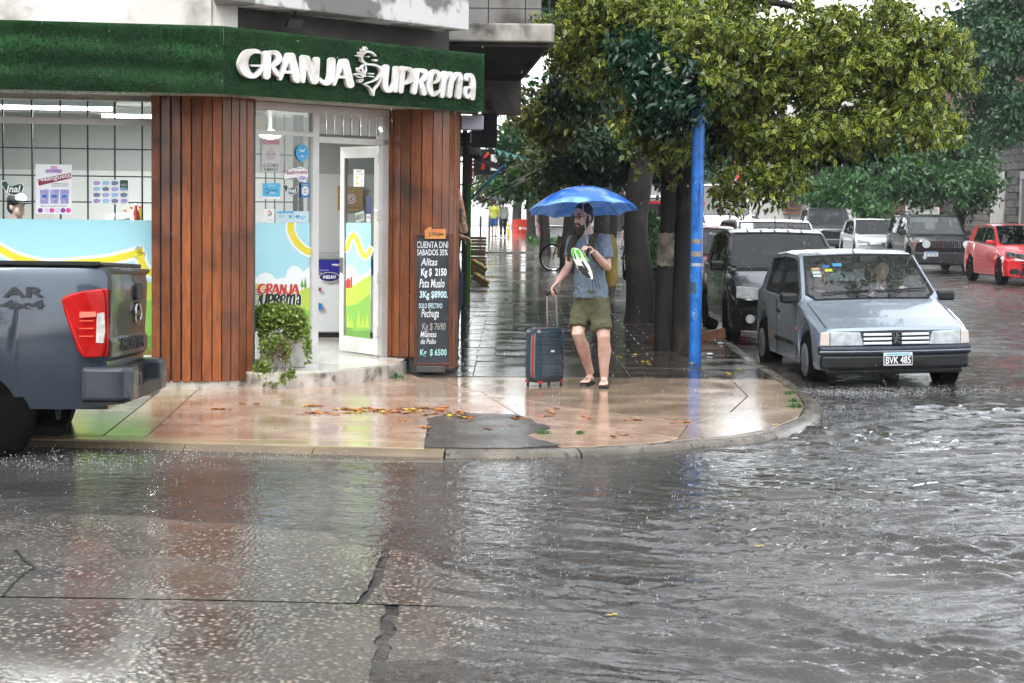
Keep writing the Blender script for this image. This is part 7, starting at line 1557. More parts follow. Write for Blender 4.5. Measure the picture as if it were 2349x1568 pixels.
shp('sole', out, mat('shoe_white_foam', '#d2d0c8', .6), 0, .035)
for pts, m in (([(512, 1060), (530, 1010), (570, 1008), (560, 1060), (545, 1130), (560, 1190), (540, 1190), (515, 1130)], mat('shoe_green', '#3fb52a', .45)), ([(575, 1050), (600, 1030), (640, 1035), (670, 1090), (690, 1170), (680, 1205), (640, 1180), (600, 1100)], MATS['shoe_green']),
        ([(610, 1300), (650, 1330), (700, 1320), (760, 1380), (830, 1480), (870, 1560), (800, 1545), (700, 1480), (640, 1400)], mat('shoe_black_rubber', '#15171a', .5)), ([(550, 1080), (575, 1110), (600, 1200), (590, 1225), (565, 1180)], MATS['shoe_black_rubber']), ([(690, 1235), (720, 1250), (790, 1360), (830, 1440), (815, 1450), (750, 1370), (690, 1270)], MATS['shoe_black_rubber']), ([(700, 1070), (725, 1090), (755, 1170), (740, 1180)], M_maroon)):
    shp('sole_insert', pts, m, .004, .008)
MB().tube([pl(*zT(720, 1060), PS, nS), pl(*zT(760, 1150), PS, nS), pl(*zT(800, 1225), PS, nS), pl(*zT(832, 1240), PS, nS)], .0045, 6).build('pull_loop', mat('shoe_lime', '#5fe03a', .5), shoe)
MB().tube([hand, hand.lerp(pl(*zT(680, 1060), PS, nS), .5) - UZ * .01, pl(*zT(660, 1040), PS, nS)], .003, 5).build('lace', M_black, shoe)

# ------------------------------------------------------------ suitcase
zU = Zm(1650, 900, 3.92); ya_ = R(43); cs = gp(1249, 886, 0); cs.y += .02; cs = Vector((cs.x, cs.y, 0)); fx_, fy_ = Vector((math.cos(ya_), math.sin(ya_), 0)), Vector((math.sin(ya_), -math.cos(ya_), 0))   # width axis, face normal
suit = thing('suitcase', 'dark blue ribbed wheeled suitcase with a red zip stripe and raised handle', 'suitcase', cs)
wS, dS, z0s, z1s = .37, .235, .042, .56
def sring(w, d, z, n=28, k=.45): return [cs + UZ * z + fx_ * (w / 2 * abs(math.cos(t)) ** k * (1 if math.cos(t) > 0 else -1)) + fy_ * (d / 2 * abs(math.sin(t)) ** k * (1 if math.sin(t) > 0 else -1)) for t in np.linspace(0, 2 * math.pi, n + 1)[:-1]]
rg = [sring(wS * .86, dS * .8, z0s), sring(wS * .96, dS * .95, z0s + .02), sring(wS, dS, z0s + .06)]
for zc_ in (.14, .235, .33, .425, .5):
    for dz in (-.016, .0, .016): rg += [sring(wS, dS, zc_ + dz - .006), sring(wS * .985, dS * .975, zc_ + dz - .003), sring(wS * .985, dS * .975, zc_ + dz + .003), sring(wS, dS, zc_ + dz + .006)] if dz else []
rg += [sring(wS, dS, z1s - .05), sring(wS * .96, dS * .95, z1s - .015), sring(wS * .86, dS * .82, z1s)]
rg = sorted(rg, key=lambda r: r[0].z)
M_case = mat('navy_case_shell', '#1a2b36', .38, c2='#20333f', ns=5, coat=.25); MB().loft(rg).build('shell', M_case, suit, True, angle=35)
for off, w, m in ((-.0, .018, M_film_red if False else mat('zip_red', '#a1202c', .5)), (-.022, .012, mat('zip_grey', '#6b6e72', .5)), (.022, .012, MATS['zip_grey'])):
    r_ = []
    for t in np.linspace(0, 2 * math.pi, 49):
        a = abs(math.cos(t)) ** .35 * (1 if math.cos(t) > 0 else -1); b = abs(math.sin(t)) ** .35 * (1 if math.sin(t) > 0 else -1); c = cs + UZ * ((z0s + z1s) / 2 + (z1s - z0s + .01) / 2 * b) + fx_ * ((wS + .008) / 2 * a) + fy_ * (off + .03)
        r_.append([c - fy_ * w / 2 - fx_ * .004 * a, c + fy_ * w / 2 - fx_ * .004 * a, c + fy_ * w / 2 + fx_ * .004 * a, c - fy_ * w / 2 + fx_ * .004 * a])
    MB().loft(r_).build('zip_band', m, suit)
for sx in (-1, 1):
    for sy in (-1, 1):
        c = cs + fx_ * sx * wS * .38 + fy_ * sy * dS * .36; w = MB(); w.lathe([(.026, -.012), (.028, 0), (.026, .012)], c + UZ * .028, 14, 'X'); o = w.build('caster', M_trim, suit, True); MB().box(c + UZ * .048, (.045, .045, .02), ya_).build('caster_housing', mat('caster_red', '#b3202a', .4), suit, bevel=.006)
hL, hR = dp(*zU(447, 700), cs.y + .02), dp(*zU(575, 695), cs.y + .06); tL, tR = dp(*zU(440, 190), cs.y - .13), dp(*zU(552, 175), cs.y - .09)
for a, b in ((hL, tL), (hR, tR)): MB().tube([Vector((a.x, a.y, .5)), b], .0095, 8).build('handle_rod', mat('handle_aluminium', '#b5b7b8', .25, .9), suit, True)
e_ = (tR - tL).normalized(); MB().tube([tL - e_ * .012, tL.lerp(tR, .5) + UZ * .012, tR + e_ * .012], [(.015, .02)] * 3, 10).build('grip', M_trim, suit, True)
MB().box(cs + fy_ * (dS / 2 + .001) - fx_ * .01 + UZ * .345, (.045, .006, .018), ya_).build('badge', mat('case_badge', '#c9c9c4', .4), suit); MB().box(cs - fx_ * (wS / 2) * .9 + fy_ * .03 + UZ * (z1s + .004), (.05, .02, .02), ya_).build('zip_pull', M_chrome, suit)

# ------------------------------------------------------------ simple standing / walking poses
def pose(p, hd, h=1.75, stride=.0, arms=((.18, 0, .8), (.18, 0, .8))):
    """p ground point, hd heading (unit, facing)"""
    f = Vector((hd[0], hd[1], 0)).normalized(); l = Vector((-f.y, f.x, 0)); k = h / 1.75; B = Vector(p)
    Q = lambda fx, lx, z: B + f * fx * k + l * lx * k + UZ * z * k
    return dict(head=Q(.01, 0, 1.63), neck=Q(0, 0, 1.46), ls=Q(0, .18, 1.42), rs=Q(0, -.18, 1.42), le=Q(-.02, .22, 1.12), re=Q(-.02, -.22, 1.12), lw=Q(.08, .23, .88), rw=Q(.08, -.23, .88), lh=Q(0, .09, .92), rh=Q(0, -.09, .92),
        lk=Q(stride * .6, .09, .50), rk=Q(-stride * .2, -.09, .50), la=Q(stride, .09, .09), ra=Q(-stride, -.09, .09 + abs(stride) * .15), lt=Q(stride + .2, .1, .02), rt=Q(-stride + .2, -.1, .02)), f, l
cloth = lambda n, c, c2=None: mat(n, c, .85, c2=c2 or c, ns=12)
# person at the corner beyond the column, arm raised
Jb, f, l = pose((-.74, 20.98, 0), (.15, 1), 1.76)
Jb['rs'] = Vector((-.53, 20.93, 1.42)); Jb['re'] = dp(1062, 512, 20.75); Jb['rw'] = dp(1055, 452, 20.78); Jb['rhd'] = Vector((-.12, .0, 1)); Jb['rpn'] = Vector((-1, .1, .1)); Jb['le'] = dp(1046, 545, 20.95); Jb['lw'] = dp(1058, 543, 20.72); Jb['lhd'] = Vector((1, -.1, -.3)); Jb['lpn'] = Vector((.2, -.3, -.8))
M_tat = mat('tattooed_skin', '#a2755d', .5, c2='#4b433f', ns=22, thresh=(.52, .60), sub=.1)
bp2, P2, _, _, _ = humanoid('person', 'person in a black apron behind the right column with a raised tattooed arm', Jb, dict(shirt=cloth('black_apron', '#17191b'), pants=cloth('navy_trousers', '#1a2033'), shoe=M_trim, skin=M_skin), .009, sleeves=.3, shorts=1.9, grip=(.8, .9))
sl2 = MB(); sl2.tube([Jb['re'].lerp(Jb['rw'], t) for t in (.02, .3, .6, .85)], [.0405, .0425, .037, .031], 14, cap=False); sl2.build('tattoo', M_tat, bp2, True)
hh = Jb['rw'] + Vector((-.035, -.02, .1)); MB().tube([hh + Vector((.0, .0, .03)), hh + Vector((-.02, -.015, .0)), hh + Vector((-.01, -.01, -.08))], .012, 8).build('cloth_in_hand', cloth('purple_cloth', '#5a4a8d'), bp2, True)
# pair far down the pavement under a black umbrella
pA = gp(1133, 546, .05); pA.z = .05
Ja, f, l = pose(pA, (.1, 1), 1.76, .16); humanoid('person', 'walker seen from behind in a lime t-shirt and blue shorts far down the pavement', Ja, dict(shirt=cloth('lime_tee', '#a9b23c', '#98a233'), pants=cloth('denim_shorts', '#2e4f80'), shoe=M_trim), .016, shorts=.8, grip=(.6, .6))
pB = pA + Vector((.42, .35, 0)); Jc, f, l = pose(pB, (.0, 1), 1.74, -.14); Jc['le'] = Jc['ls'] + Vector((.02, .1, -.25)); Jc['lw'] = Jc['ls'] + Vector((-.02, .22, -.1)); humanoid('person', 'companion in pale grey shirt walking beside the lime t-shirt walker', Jc, dict(shirt=cloth('pale_grey_shirt', '#8d918c'), pants=cloth('black_trousers', '#1d1f21'), shoe=M_trim), .016, shorts=1.9, sleeves=1.4)
ub = thing('umbrella', 'open black umbrella over the two walkers far down the pavement', 'umbrella', pB + UZ * 1.9); tu = pB + Vector((-.25, .1, 1.96))
MB().loft([[tu + Vector((.55 * r * math.cos(a) * (1 - .05 * r * abs(math.sin(4 * a))), .55 * r * math.sin(a), -.2 * r ** 2 - .1 * r * math.cos(a))) for a in np.linspace(0, 2 * math.pi, 33)[:-1]] for r in (.01, .3, .6, .85, 1.)], True, False).build('canopy', mat('black_umbrella_cloth', '#15171b', .35), ub, True); MB().tube([tu, tu - UZ * .75], .008, 6).build('shaft', M_chrome, ub)
for i in range(8): a = i * math.pi / 4; MB().tube([tu - UZ * .01, tu + Vector((.27 * math.cos(a), .27 * math.sin(a), -.07 - .05 * math.cos(a)))], .004, 5).build('rib', M_trim, ub)
pC = gp(1238, 556, 0); Jd, f, l = pose((pC.x + .05, pC.y, 0), (.3, 1), 1.66, .1); humanoid('person', 'person in pink trousers half hidden by the far tree trunks', Jd, dict(shirt=cloth('dark_green_top', '#2c3a30'), pants=cloth('pink_trousers', '#c58896'), shoe=M_trim), .018, shorts=1.9)
pD = Vector((11.2, 82, -.05)); pD.x = farx(1889, 82); Je, f, l = pose((pD.x, 82, 0), (-.2, -1), 1.6); humanoid('person', 'person in a pale teal top standing behind the grey pickup', Je, dict(shirt=cloth('pale_teal_top', '#6f9a98'), pants=cloth('grey_trousers', '#4b4d50'), shoe=M_trim, hairm=mat('auburn_hair', '#6d4526', .6)), .018, shorts=1.9)
# customer in a cap behind the left window
pE = dp(40, 700, 19.6); Jf, f, l = pose((pE.x, 19.6, .15), (.7, -.5), 1.62); cp, Pc, Rc, _, _ = humanoid('person', 'person in a dark cap seated behind the left shop window', Jf, dict(shirt=cloth('dark_grey_top', '#26292c'), pants=cloth('dark_jeans', '#20242c'), shoe=M_trim), .014, sleeves=1.6, shorts=1.9)
q = MB(); q.ellip(Pc(0, -.015, .06), (.092, .108, .085), 16, 8, Rc); q.build('cap', mat('black_cap', '#1a1b1d', .8), cp, True); q = MB(); q.ellip(Pc(0, .12, .04), (.07, .08, .012), 14, 6, Rc); q.build('cap_peak', MATS['black_cap'], cp, True); q = MB(); q.ellip(Pc(0, .05, .08), (.07, .05, .06), 14, 6, Rc); q.build('cap_front', mat('cap_pale', '#b9b6ae', .8), cp, True)
# two people in the blue-grey hatchback
mw = Matrix.Translation(CAR205.location) @ CAR205.rotation_euler.to_matrix().to_4x4()
def seated(label, y, shirt, reach):
    Q = lambda x, yy, z: mw @ Vector((x, y + yy, z)); J_ = dict(head=Q(-.10, 0, 1.17), neck=Q(-.16, 0, 1.02), ls=Q(-.16, .19, .98), rs=Q(-.16, -.19, .98), le=Q(.02, .25, .78), re=Q(.02, -.25, .78), lw=Q(*reach[0]), rw=Q(*reach[1]), lh=Q(-.1, .1, .62), rh=Q(-.1, -.1, .62), lk=Q(.30, .11, .62), rk=Q(.30, -.11, .62), la=Q(.52, .1, .42), ra=Q(.52, -.1, .42), lt=Q(.62, .1, .4), rt=Q(.62, -.1, .4))
    f_ = mw.to_3x3() @ Vector((1, 0, 0)); return humanoid('person', label, J_, dict(shirt=shirt, pants=cloth('dark_jeans', '#20242c')), .014, F=f_, sleeves=.6, shorts=1.9, grip=(1., 1.), base=Q(0, 0, .4))
seated('driver with both hands on the wheel inside the blue-grey hatchback', .34, cloth('charcoal_top', '#24272b'), ((.24, .14, .95), (.24, -.14, .95)))
seated('front passenger sitting inside the blue-grey hatchback', -.34, cloth('dark_brown_top', '#2c241f'), ((.2, .12, .7), (.2, -.12, .7)))
# ================================================================== trees and hedges
M_bark = mat('wet_dark_bark', '#1c1510', .75, c2='#120e0b', ns=5, stretch=(3, 3, .5), dirt='#332b24', ds=3, bump=.9, bs=22)
M_bark2 = mat('patchy_bark', '#1f1813', .75, c2='#130f0c', ns=5, stretch=(3, 3, .5), dirt='#4b443b', ds=2.2, bump=.8, bs=20)
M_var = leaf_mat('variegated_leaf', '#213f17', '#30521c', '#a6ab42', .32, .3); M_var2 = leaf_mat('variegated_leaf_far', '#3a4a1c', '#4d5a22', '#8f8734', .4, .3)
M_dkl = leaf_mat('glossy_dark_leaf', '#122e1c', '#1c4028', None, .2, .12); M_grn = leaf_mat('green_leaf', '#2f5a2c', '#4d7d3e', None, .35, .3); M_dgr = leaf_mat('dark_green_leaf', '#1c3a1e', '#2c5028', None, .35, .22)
M_olv = leaf_mat('olive_leaf', '#3b4a22', '#5a642c', None, .4, .25); M_pine = leaf_mat('pine_green_leaf', '#2f5230', '#4f7544', None, .4, .2)
def crown(name, lobes, size, m, parent, seed, per=7, spread=1.6, width=.5, droop=-.5, shell=.5, clump=0, csig=.13):
    """lobes: (centre, radii, twigs). leaves sit in rosettes on the twigs"""
    g = np.random.default_rng(seed); P_, D_ = [], []
    for c, r, n in lobes:
        q = g.normal(size=(n, 3)); q /= np.linalg.norm(q, axis=1)[:, None]; rad = g.random(n) ** shell
        # uneven outline: modulate the radius with low frequency noise
        mod = np.array([.75 + .5 * mnoise.noise((a[0] * 1.7 + seed, a[1] * 1.7, a[2] * 1.7)) for a in q])
        tw = np.array(c)[None] + q * (rad * mod)[:, None] * np.array(r)[None]
        if clump:
            nc = max(3, n // clump); idx = g.integers(0, nc, n); tw = tw[idx] + g.normal(size=(n, 3)) * np.array([1, 1, .7])[None] * csig
        d0 = q * .6 + g.normal(size=(n, 3)) * .5
        for k in range(per):
            P_.append(tw + g.normal(size=(n, 3)) * size * .35); D_.append(d0 * .5 + g.normal(size=(n, 3)) * .8 + np.array([0, -.12, droop]))
    return leaf_cloud(name, np.concatenate(P_), np.concatenate(D_), size, m, parent, seed, .3, width)
def lob(u, v, Y, ru, rv, dep, n): k = Y / FPX; return (dp(u, v, Y), (ru * k, dep, rv * k), n)
def limb_tree(name, label, base, trunks, crowns, group=None, bark=None, cat='tree', limbs=()):
    t = thing(name, label, cat, base, 0, group); b_ = bark or M_bark
    for path, rad in trunks:
        p = catmull(path, 4); rr = np.interp(np.linspace(0, 1, len(p)), np.linspace(0, 1, len(rad)), rad)
        rr = [r * (1 + .10 * mnoise.noise((q.z * 2.3, q.x * 3, 1))) for r, q in zip(rr, p)]; MB().tube(p, rr, 14).build('trunk', b_, t, True)
    if limbs:
        mb = MB()
        for path, rad in limbs:
            p = catmull(path, 3); mb.tube(p, np.interp(np.linspace(0, 1, len(p)), np.linspace(0, 1, len(rad)), rad).tolist(), 7)
        mb.build('branches', b_, t, True)
    for i, (nm, lobes, size, m, kw) in enumerate(crowns): crown(nm, lobes, size, m, t, 100 + i + int(base[1] * 7), **kw)
    return t
# ---- big variegated tree beside the pole: two trunks
tb = gp(1540, 802, 0)
def V(u, v, Y): return dp(u, v, Y)
kx = tb.y / FPX
tr1 = [Vector((tb.x - .10, tb.y, -.05)), Vector((tb.x - .10, tb.y, .5)), Vector((tb.x - .07, tb.y + .02, 1.5)), Vector((tb.x - .12, tb.y - .1, 2.6)), Vector((tb.x - .5, tb.y - .3, 4.2))]
tr2 = [Vector((tb.x + .11, tb.y + .05, -.05)), Vector((tb.x + .10, tb.y + .05, .5)), Vector((tb.x + .13, tb.y + .08, 1.5)), Vector((tb.x + .2, tb.y, 2.6)), Vector((tb.x + .9, tb.y - .4, 4.2))]
br = []
for tgt, src in (((1900, 150, 22.3), tr2[3]), ((2100, 130, 22.0), tr2[4]), ((1740, 330, 22.3), tr2[3]), ((1725, 430, 22.3), V(1740, 330, 22.3)), ((1490, 320, 22.2), tr1[2] + UZ * .4), ((1340, 80, 22.8), tr1[4]), ((1800, 240, 22.3), tr2[3]), ((1680, 120, 22.4), tr2[3]), ((1700, 380, 22.3), V(1740, 330, 22.3)), ((1850, 300, 22.0), V(1900, 150, 22.3)), ((2150, 250, 21.8), V(2100, 130, 22.0))):
    a = Vector(src); b2 = V(*tgt); br.append(([a, a.lerp(b2, .5) + UZ * .12, b2], [.05, .03, .008]))
lobes = [lob(1900, 130, 22.4, 270, 190, .9, 1150), lob(2090, 140, 22.0, 150, 190, .8, 650), lob(2120, 290, 21.9, 90, 70, .5, 130), lob(1960, 300, 22.0, 170, 70, .6, 300), lob(1740, 330, 22.3, 95, 110, .45, 240), lob(1780, 400, 22.2, 70, 60, .35, 100), lob(1700, 445, 22.2, 45, 50, .25, 50), lob(1810, 370, 22.2, 55, 55, .3, 60),
    lob(1490, 312, 22.1, 82, 42, .4, 120), lob(1450, 290, 22.1, 30, 20, .2, 20), lob(1545, 355, 22.1, 30, 30, .2, 25), lob(1345, 60, 22.9, 120, 120, .6, 330), lob(1420, 150, 22.9, 90, 100, .6, 240), lob(1650, 110, 22.5, 110, 170, .7, 420), lob(1750, 180, 22.4, 150, 150, .7, 420), lob(1300, 130, 23.5, 60, 90, .5, 120), lob(1480, 40, 22.6, 140, 110, .7, 330),
    lob(1650, -20, 22.8, 300, 60, 1.0, 260), lob(1605, 60, 21.25, 60, 110, .22, 150), lob(1610, 150, 21.2, 50, 60, .18, 70)]
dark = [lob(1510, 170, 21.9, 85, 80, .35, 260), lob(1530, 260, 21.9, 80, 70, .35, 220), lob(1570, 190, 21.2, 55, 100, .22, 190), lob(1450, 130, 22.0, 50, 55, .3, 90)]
shade = [(Vector((2.4, 26.5, 5.3)), (2.2, 3.6, .8), 700), lob(1880, 330, 23.4, 230, 90, .8, 500), lob(1680, 260, 23.6, 120, 130, .6, 380), lob(1330, 220, 24.5, 110, 80, .5, 260), lob(1400, 330, 26, 120, 60, .6, 180)]  # darker leaf colour behind the crown fills its gaps with shade
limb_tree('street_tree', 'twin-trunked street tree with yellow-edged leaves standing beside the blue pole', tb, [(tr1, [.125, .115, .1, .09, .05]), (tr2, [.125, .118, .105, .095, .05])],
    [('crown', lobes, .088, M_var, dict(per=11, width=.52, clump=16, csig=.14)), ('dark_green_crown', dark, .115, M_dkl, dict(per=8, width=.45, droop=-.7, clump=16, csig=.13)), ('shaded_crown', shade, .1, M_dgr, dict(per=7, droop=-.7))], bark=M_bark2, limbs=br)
# pale bare patch on one trunk
pt = MB(); zz2 = [1.02, 1.15, 1.3, 1.42]
vs = []
for z in zz2:
    c = tr1[1].lerp(tr1[2], (z - .5)); 
    for a in np.linspace(R(-165), R(-45), 9): vs.append(c + Vector((math.cos(a), math.sin(a), 0)) * .121 + UZ * .02 * mnoise.noise((a * 4, z * 7, 2)))
pt.add(vs, [(i * 9 + j, i * 9 + j + 1, (i + 1) * 9 + j + 1, (i + 1) * 9 + j) for i in range(3) for j in range(8)]).build('bark_patch', mat('bare_pale_bark', '#8d8573', .8, c2='#5f5748', ns=7, dirt='#3d362d', ds=9), [o for o in bpy.data.objects if o.name == 'street_tree'][0])
# ---- the tree right behind the walker, and its neighbours along the pavement
def walk_tree(label, u, vb, r, h, seed, lobes, size, m, extra=None, cr='crown', **kw):
    b_ = gp(u, vb, 0); g = random.Random(seed); p = [b_ - UZ * .05, b_ + UZ * .6, b_ + Vector((g.uniform(-.1, .1), 0, 1.6)), b_ + Vector((g.uniform(-.15, .15), g.uniform(-.1, .1), h))]
    L2 = []
    for k in range(5): a = g.uniform(0, 6.28); e = p[-1] + Vector((1.2 * math.cos(a), 1.2 * math.sin(a), g.uniform(.6, 1.6))); L2.append(([p[-1] - UZ * .3, p[-1].lerp(e, .5) + UZ * .2, e], [r * .6, r * .4, r * .12]))
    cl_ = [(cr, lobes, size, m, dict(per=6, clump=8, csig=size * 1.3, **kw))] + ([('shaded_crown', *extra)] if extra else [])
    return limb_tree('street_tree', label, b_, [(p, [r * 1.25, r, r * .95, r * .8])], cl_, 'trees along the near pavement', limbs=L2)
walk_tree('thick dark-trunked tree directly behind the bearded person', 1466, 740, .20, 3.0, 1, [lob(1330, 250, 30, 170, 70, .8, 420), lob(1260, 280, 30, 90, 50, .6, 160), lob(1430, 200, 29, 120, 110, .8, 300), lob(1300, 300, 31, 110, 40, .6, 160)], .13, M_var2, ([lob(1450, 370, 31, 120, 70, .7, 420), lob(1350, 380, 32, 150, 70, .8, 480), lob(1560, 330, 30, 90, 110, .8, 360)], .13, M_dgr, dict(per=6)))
walk_tree('second tree trunk along the near pavement beside the bicycle', 1302, 628, .19, 3.0, 2, [lob(1280, 390, 44, 110, 70, 1.2, 420), lob(1370, 350, 44, 130, 80, 1.2, 420)], .17, M_olv)
walk_tree('third tree trunk along the near pavement just left of the bicycle', 1250, 588, .17, 3.2, 3, [lob(1240, 340, 58, 120, 80, 1.8, 520), lob(1330, 300, 58, 120, 90, 1.6, 420), lob(1230, 420, 58, 70, 30, 1.2, 160)], .2, M_dgr)
walk_tree('fourth tree along the near pavement behind the orange-red drum', 1218, 548, .22, 3.4, 4, [lob(1215, 330, 80, 110, 90, 2.2, 560), lob(1190, 420, 80, 70, 40, 1.6, 220)], .26, M_grn)
walk_tree('fifth tree along the near pavement at the far end', 1185, 528, .3, 4.0, 5, [lob(1165, 390, 105, 90, 70, 2.6, 460), lob(1130, 430, 110, 60, 50, 2.6, 260)], .34, M_olv)
walk_tree('slim tree between the van and the thick dark trunk', 1396, 660, .13, 3.0, 6, [lob(1420, 300, 38, 160, 120, 1.2, 620), lob(1560, 330, 40, 130, 110, 1.2, 520), lob(1300, 220, 36, 130, 90, 1.0, 420)], .15, M_dgr)
# background mass behind: tall trees further down both kerbs
walk_tree('tall dark tree far down the near kerb', 1330, 560, .25, 5, 8, [lob(1400, 230, 72, 220, 170, 2.6, 900), lob(1560, 260, 76, 170, 180, 2.6, 800)], .3, M_pine)
walk_tree('broad dark tree at the far end of the near kerb', 1420, 530, .3, 5, 9, [lob(1480, 330, 100, 170, 120, 3., 700), lob(1330, 340, 100, 160, 110, 3., 600), lob(1620, 340, 100, 90, 110, 3, 360)], .36, M_dgr)
# high canopy over the pavement and the parked cars
walk_tree('tall tree arching high over the pavement and parked cars', 1378, 690, .15, 4.2, 12, [(Vector((1.8, 33, 5.6)), (2.6, 4., .9), 900), (Vector((1.6, 42, 5.9)), (2.8, 5, 1.0), 800), (Vector((.6, 29, 5.3)), (1.2, 3, .7), 300)], .17, M_dgr)
# hedge shrub by the van
hb = gp(1488, 720, 0); hd_ = thing('hedge', 'clipped bright green hedge between the tree trunks', 'hedge', hb)
crown('foliage', [(hb + Vector((-.05, .25, 1.05)), (.38, .5, .62), 900), (hb + Vector((.05, .2, .55)), (.28, .4, .4), 300)], .075, M_grn, hd_, 55, per=7, droop=-.1, shell=.25)
MB().tube([hb + Vector((-.05, .25, 0)), hb + Vector((-.05, .25, .9))], [.05, .03], 8).build('stem', M_bark, hd_)
for u, v, lab in ((1478, 712, 'tuft of green strap leaves at the foot of the hedge'), (1500, 705, 'small green weed clump right of the strap leaf tuft')):
    b_ = gp(u + 14, v, 0); t = thing('weed_clump', lab, 'plant', b_); g = np.random.default_rng(int(u)); n = 60
    leaf_cloud('foliage', np.array(b_)[None] + g.normal(size=(n, 3)) * np.array([.06, .05, 0]) + np.array([0, 0, .02]), g.normal(size=(n, 3)) * .5 + np.array([0, 0, 1.]), .22, M_grn, t, 3, .5, .12)
# ---- far side of the street
def far_tree(label, u, Y, r, h, lobes, size, m, **kw):
    b_ = Vector((farx(u, Y), Y, 0)); p = [b_, b_ + UZ * 1.2, b_ + Vector((.1, 0, 2.4)), b_ + Vector((0, 0, h))]; L2 = []
    for k in range(5): a = k * 1.26 + .3; e = p[-1] + Vector((1.5 * math.cos(a), 1.5 * math.sin(a), 1.2)); L2.append(([p[2], p[2].lerp(e, .5) + UZ * .2, e], [r * .6, r * .4, r * .12]))
    return limb_tree('street_tree', label, b_, [(p, [r * 1.2, r, r * .9, r * .7])], [('crown', lobes, size, m, dict(per=7, clump=8, csig=size * 1.2, **kw))], 'trees along the far pavement', limbs=L2)
far_tree('round grey-green street tree over the black four-wheel-drive', 2196, 62, .16, 3.0, [lob(2170, 390, 62, 140, 90, 1.6, 900), lob(2080, 410, 61, 130, 80, 1.4, 700), lob(2060, 350, 62, 110, 60, 1.3, 460), lob(2240, 430, 60, 70, 60, 1., 260), lob(2180, 310, 63, 110, 70, 1.3, 420)], .19, M_pine, width=.45)
far_tree('light green street tree over the grey pickup', 2010, 78, .18, 3.2, [lob(1980, 380, 78, 140, 100, 2.0, 850), lob(1900, 440, 78, 70, 50, 1.4, 300), lob(1990, 460, 77, 90, 40, 1.4, 260), lob(2060, 330, 80, 120, 80, 1.8, 460)], .24, M_grn, width=.45)
far_tree('dark leafy tree at the upper right in front of the stone house', 2400, 50, .2, 3.8, [lob(2310, 90, 48, 95, 190, 1.4, 900), lob(2270, 230, 49, 80, 120, 1.2, 500), lob(2330, 270, 47, 60, 70, 1.0, 240), lob(2420, 60, 50, 120, 220, 1.6, 500), lob(2250, 40, 50, 90, 160, 1.2, 460)], .17, M_dgr)
far_tree('dark tree behind the white corner building', 1900, 125, .3, 5, [lob(1840, 200, 128, 200, 130, 4., 700), lob(2050, 220, 126, 200, 140, 4., 700), lob(2220, 200, 120, 150, 160, 4., 520)], .5, M_pine)
far_tree('grey-green tree far down the street behind the street sign', 1640, 120, .3, 5, [lob(1620, 400, 120, 60, 70, 3., 300), lob(1700, 250, 130, 120, 130, 3.5, 400)], .45, M_dgr)
# low planted verge by the drum
vg = thing('verge_plants', 'low green plants on the kerb verge beside the drum', 'plants', gp(1240, 562, 0)); c0 = gp(1250, 562, 0); g = np.random.default_rng(9); n = 420
leaf_cloud('foliage', np.array(c0)[None] + np.stack([g.uniform(-.75, .6, n), g.uniform(-3, 3, n), g.uniform(0, .2, n)], 1), g.normal(size=(n, 3)) * .5 + np.array([0, 0, .8]), .2, M_grn, vg, 5, .3, .3)
# weeds in kerb and at the step
for u, v, k, lab in ((1828, 935, .05, 'green weed tuft growing in the rounded kerb'), (1822, 922, .04, 'smaller weed tuft just above on the rounded kerb'), (1245, 996, .035, 'tiny moss tuft on the joint in front of the walker'), (1330, 996, .03, 'tiny moss tuft further right on the same joint'), (905, 868, .06, 'thin grass tuft at the foot of the shop step'), (1812, 905, .04, 'tiny weed further back on the kerb edge')):
    b_ = gp(u, v, .0); t = thing('weed_clump', lab, 'weed', b_, 0); g = np.random.default_rng(int(u + v)); n = 70
    leaf_cloud('foliage', np.array(b_)[None] + g.normal(size=(n, 3)) * np.array([k * .6, k * .5, 0]) + np.array([0, 0, .004]), g.normal(size=(n, 3)) * .7 + np.array([0, 0, .6]), k * .9, M_grn, t, 3, .4, .3)

# ---------------------------------------------------------------- fallen leaves
M_fall = [mat('fallen_leaf_orange', '#a35a24', .4, c2='#b87a3c', ns=20), mat('fallen_leaf_tan', '#b98040', .4, c2='#8d5424', ns=20), mat('fallen_leaf_brown', '#7a3d18', .4), mat('fallen_leaf_yellow', '#b5a02c', .4)]
protos = []
for k in range(4):
    o_ = []
    for i in range(14):
        a = 2 * math.pi * i / 14; r = (.055 if i % 2 == 0 else .03) * (1 + .3 * math.sin(k * 2 + i)); o_.append(Vector((r * math.cos(a) * 1.3, r * math.sin(a) * .8, .004 + .012 * abs(math.sin(a * 1.5 + k)))))
    me = MB().add([Vector((0, 0, .003))] + o_, [(0, i + 1, (i + 1) % 14 + 1) for i in range(14)])
    protos.append(me)
spots = []
g = random.Random(11)
zl = Zm(700, 850, 2.24)
for (x, y, sx, sy, n) in ((1170, 1065, 130, 18, 34), (960, 1060, 90, 14, 22), (690, 1085, 90, 8, 10), (690, 1030, 60, 6, 6), (1340, 1075, 60, 14, 10), (1620, 1060, 60, 14, 12), (1720, 1085, 60, 12, 10), (40, 1055, 40, 8, 5), (250, 1015, 120, 5, 4), (1520, 1100, 40, 10, 3), (1480, 1050, 60, 8, 6), (1830, 1110, 40, 12, 5), (1350, 1130, 60, 6, 2), (1500, 1185, 30, 5, 2)):
    for i in range(n): spots.append((zl(x + g.gauss(0, sx * .7), y + g.gauss(0, sy * .7)), 0 if g.random() < .85 else 3))
z9 = Zm(1440, 1000, 1.864)
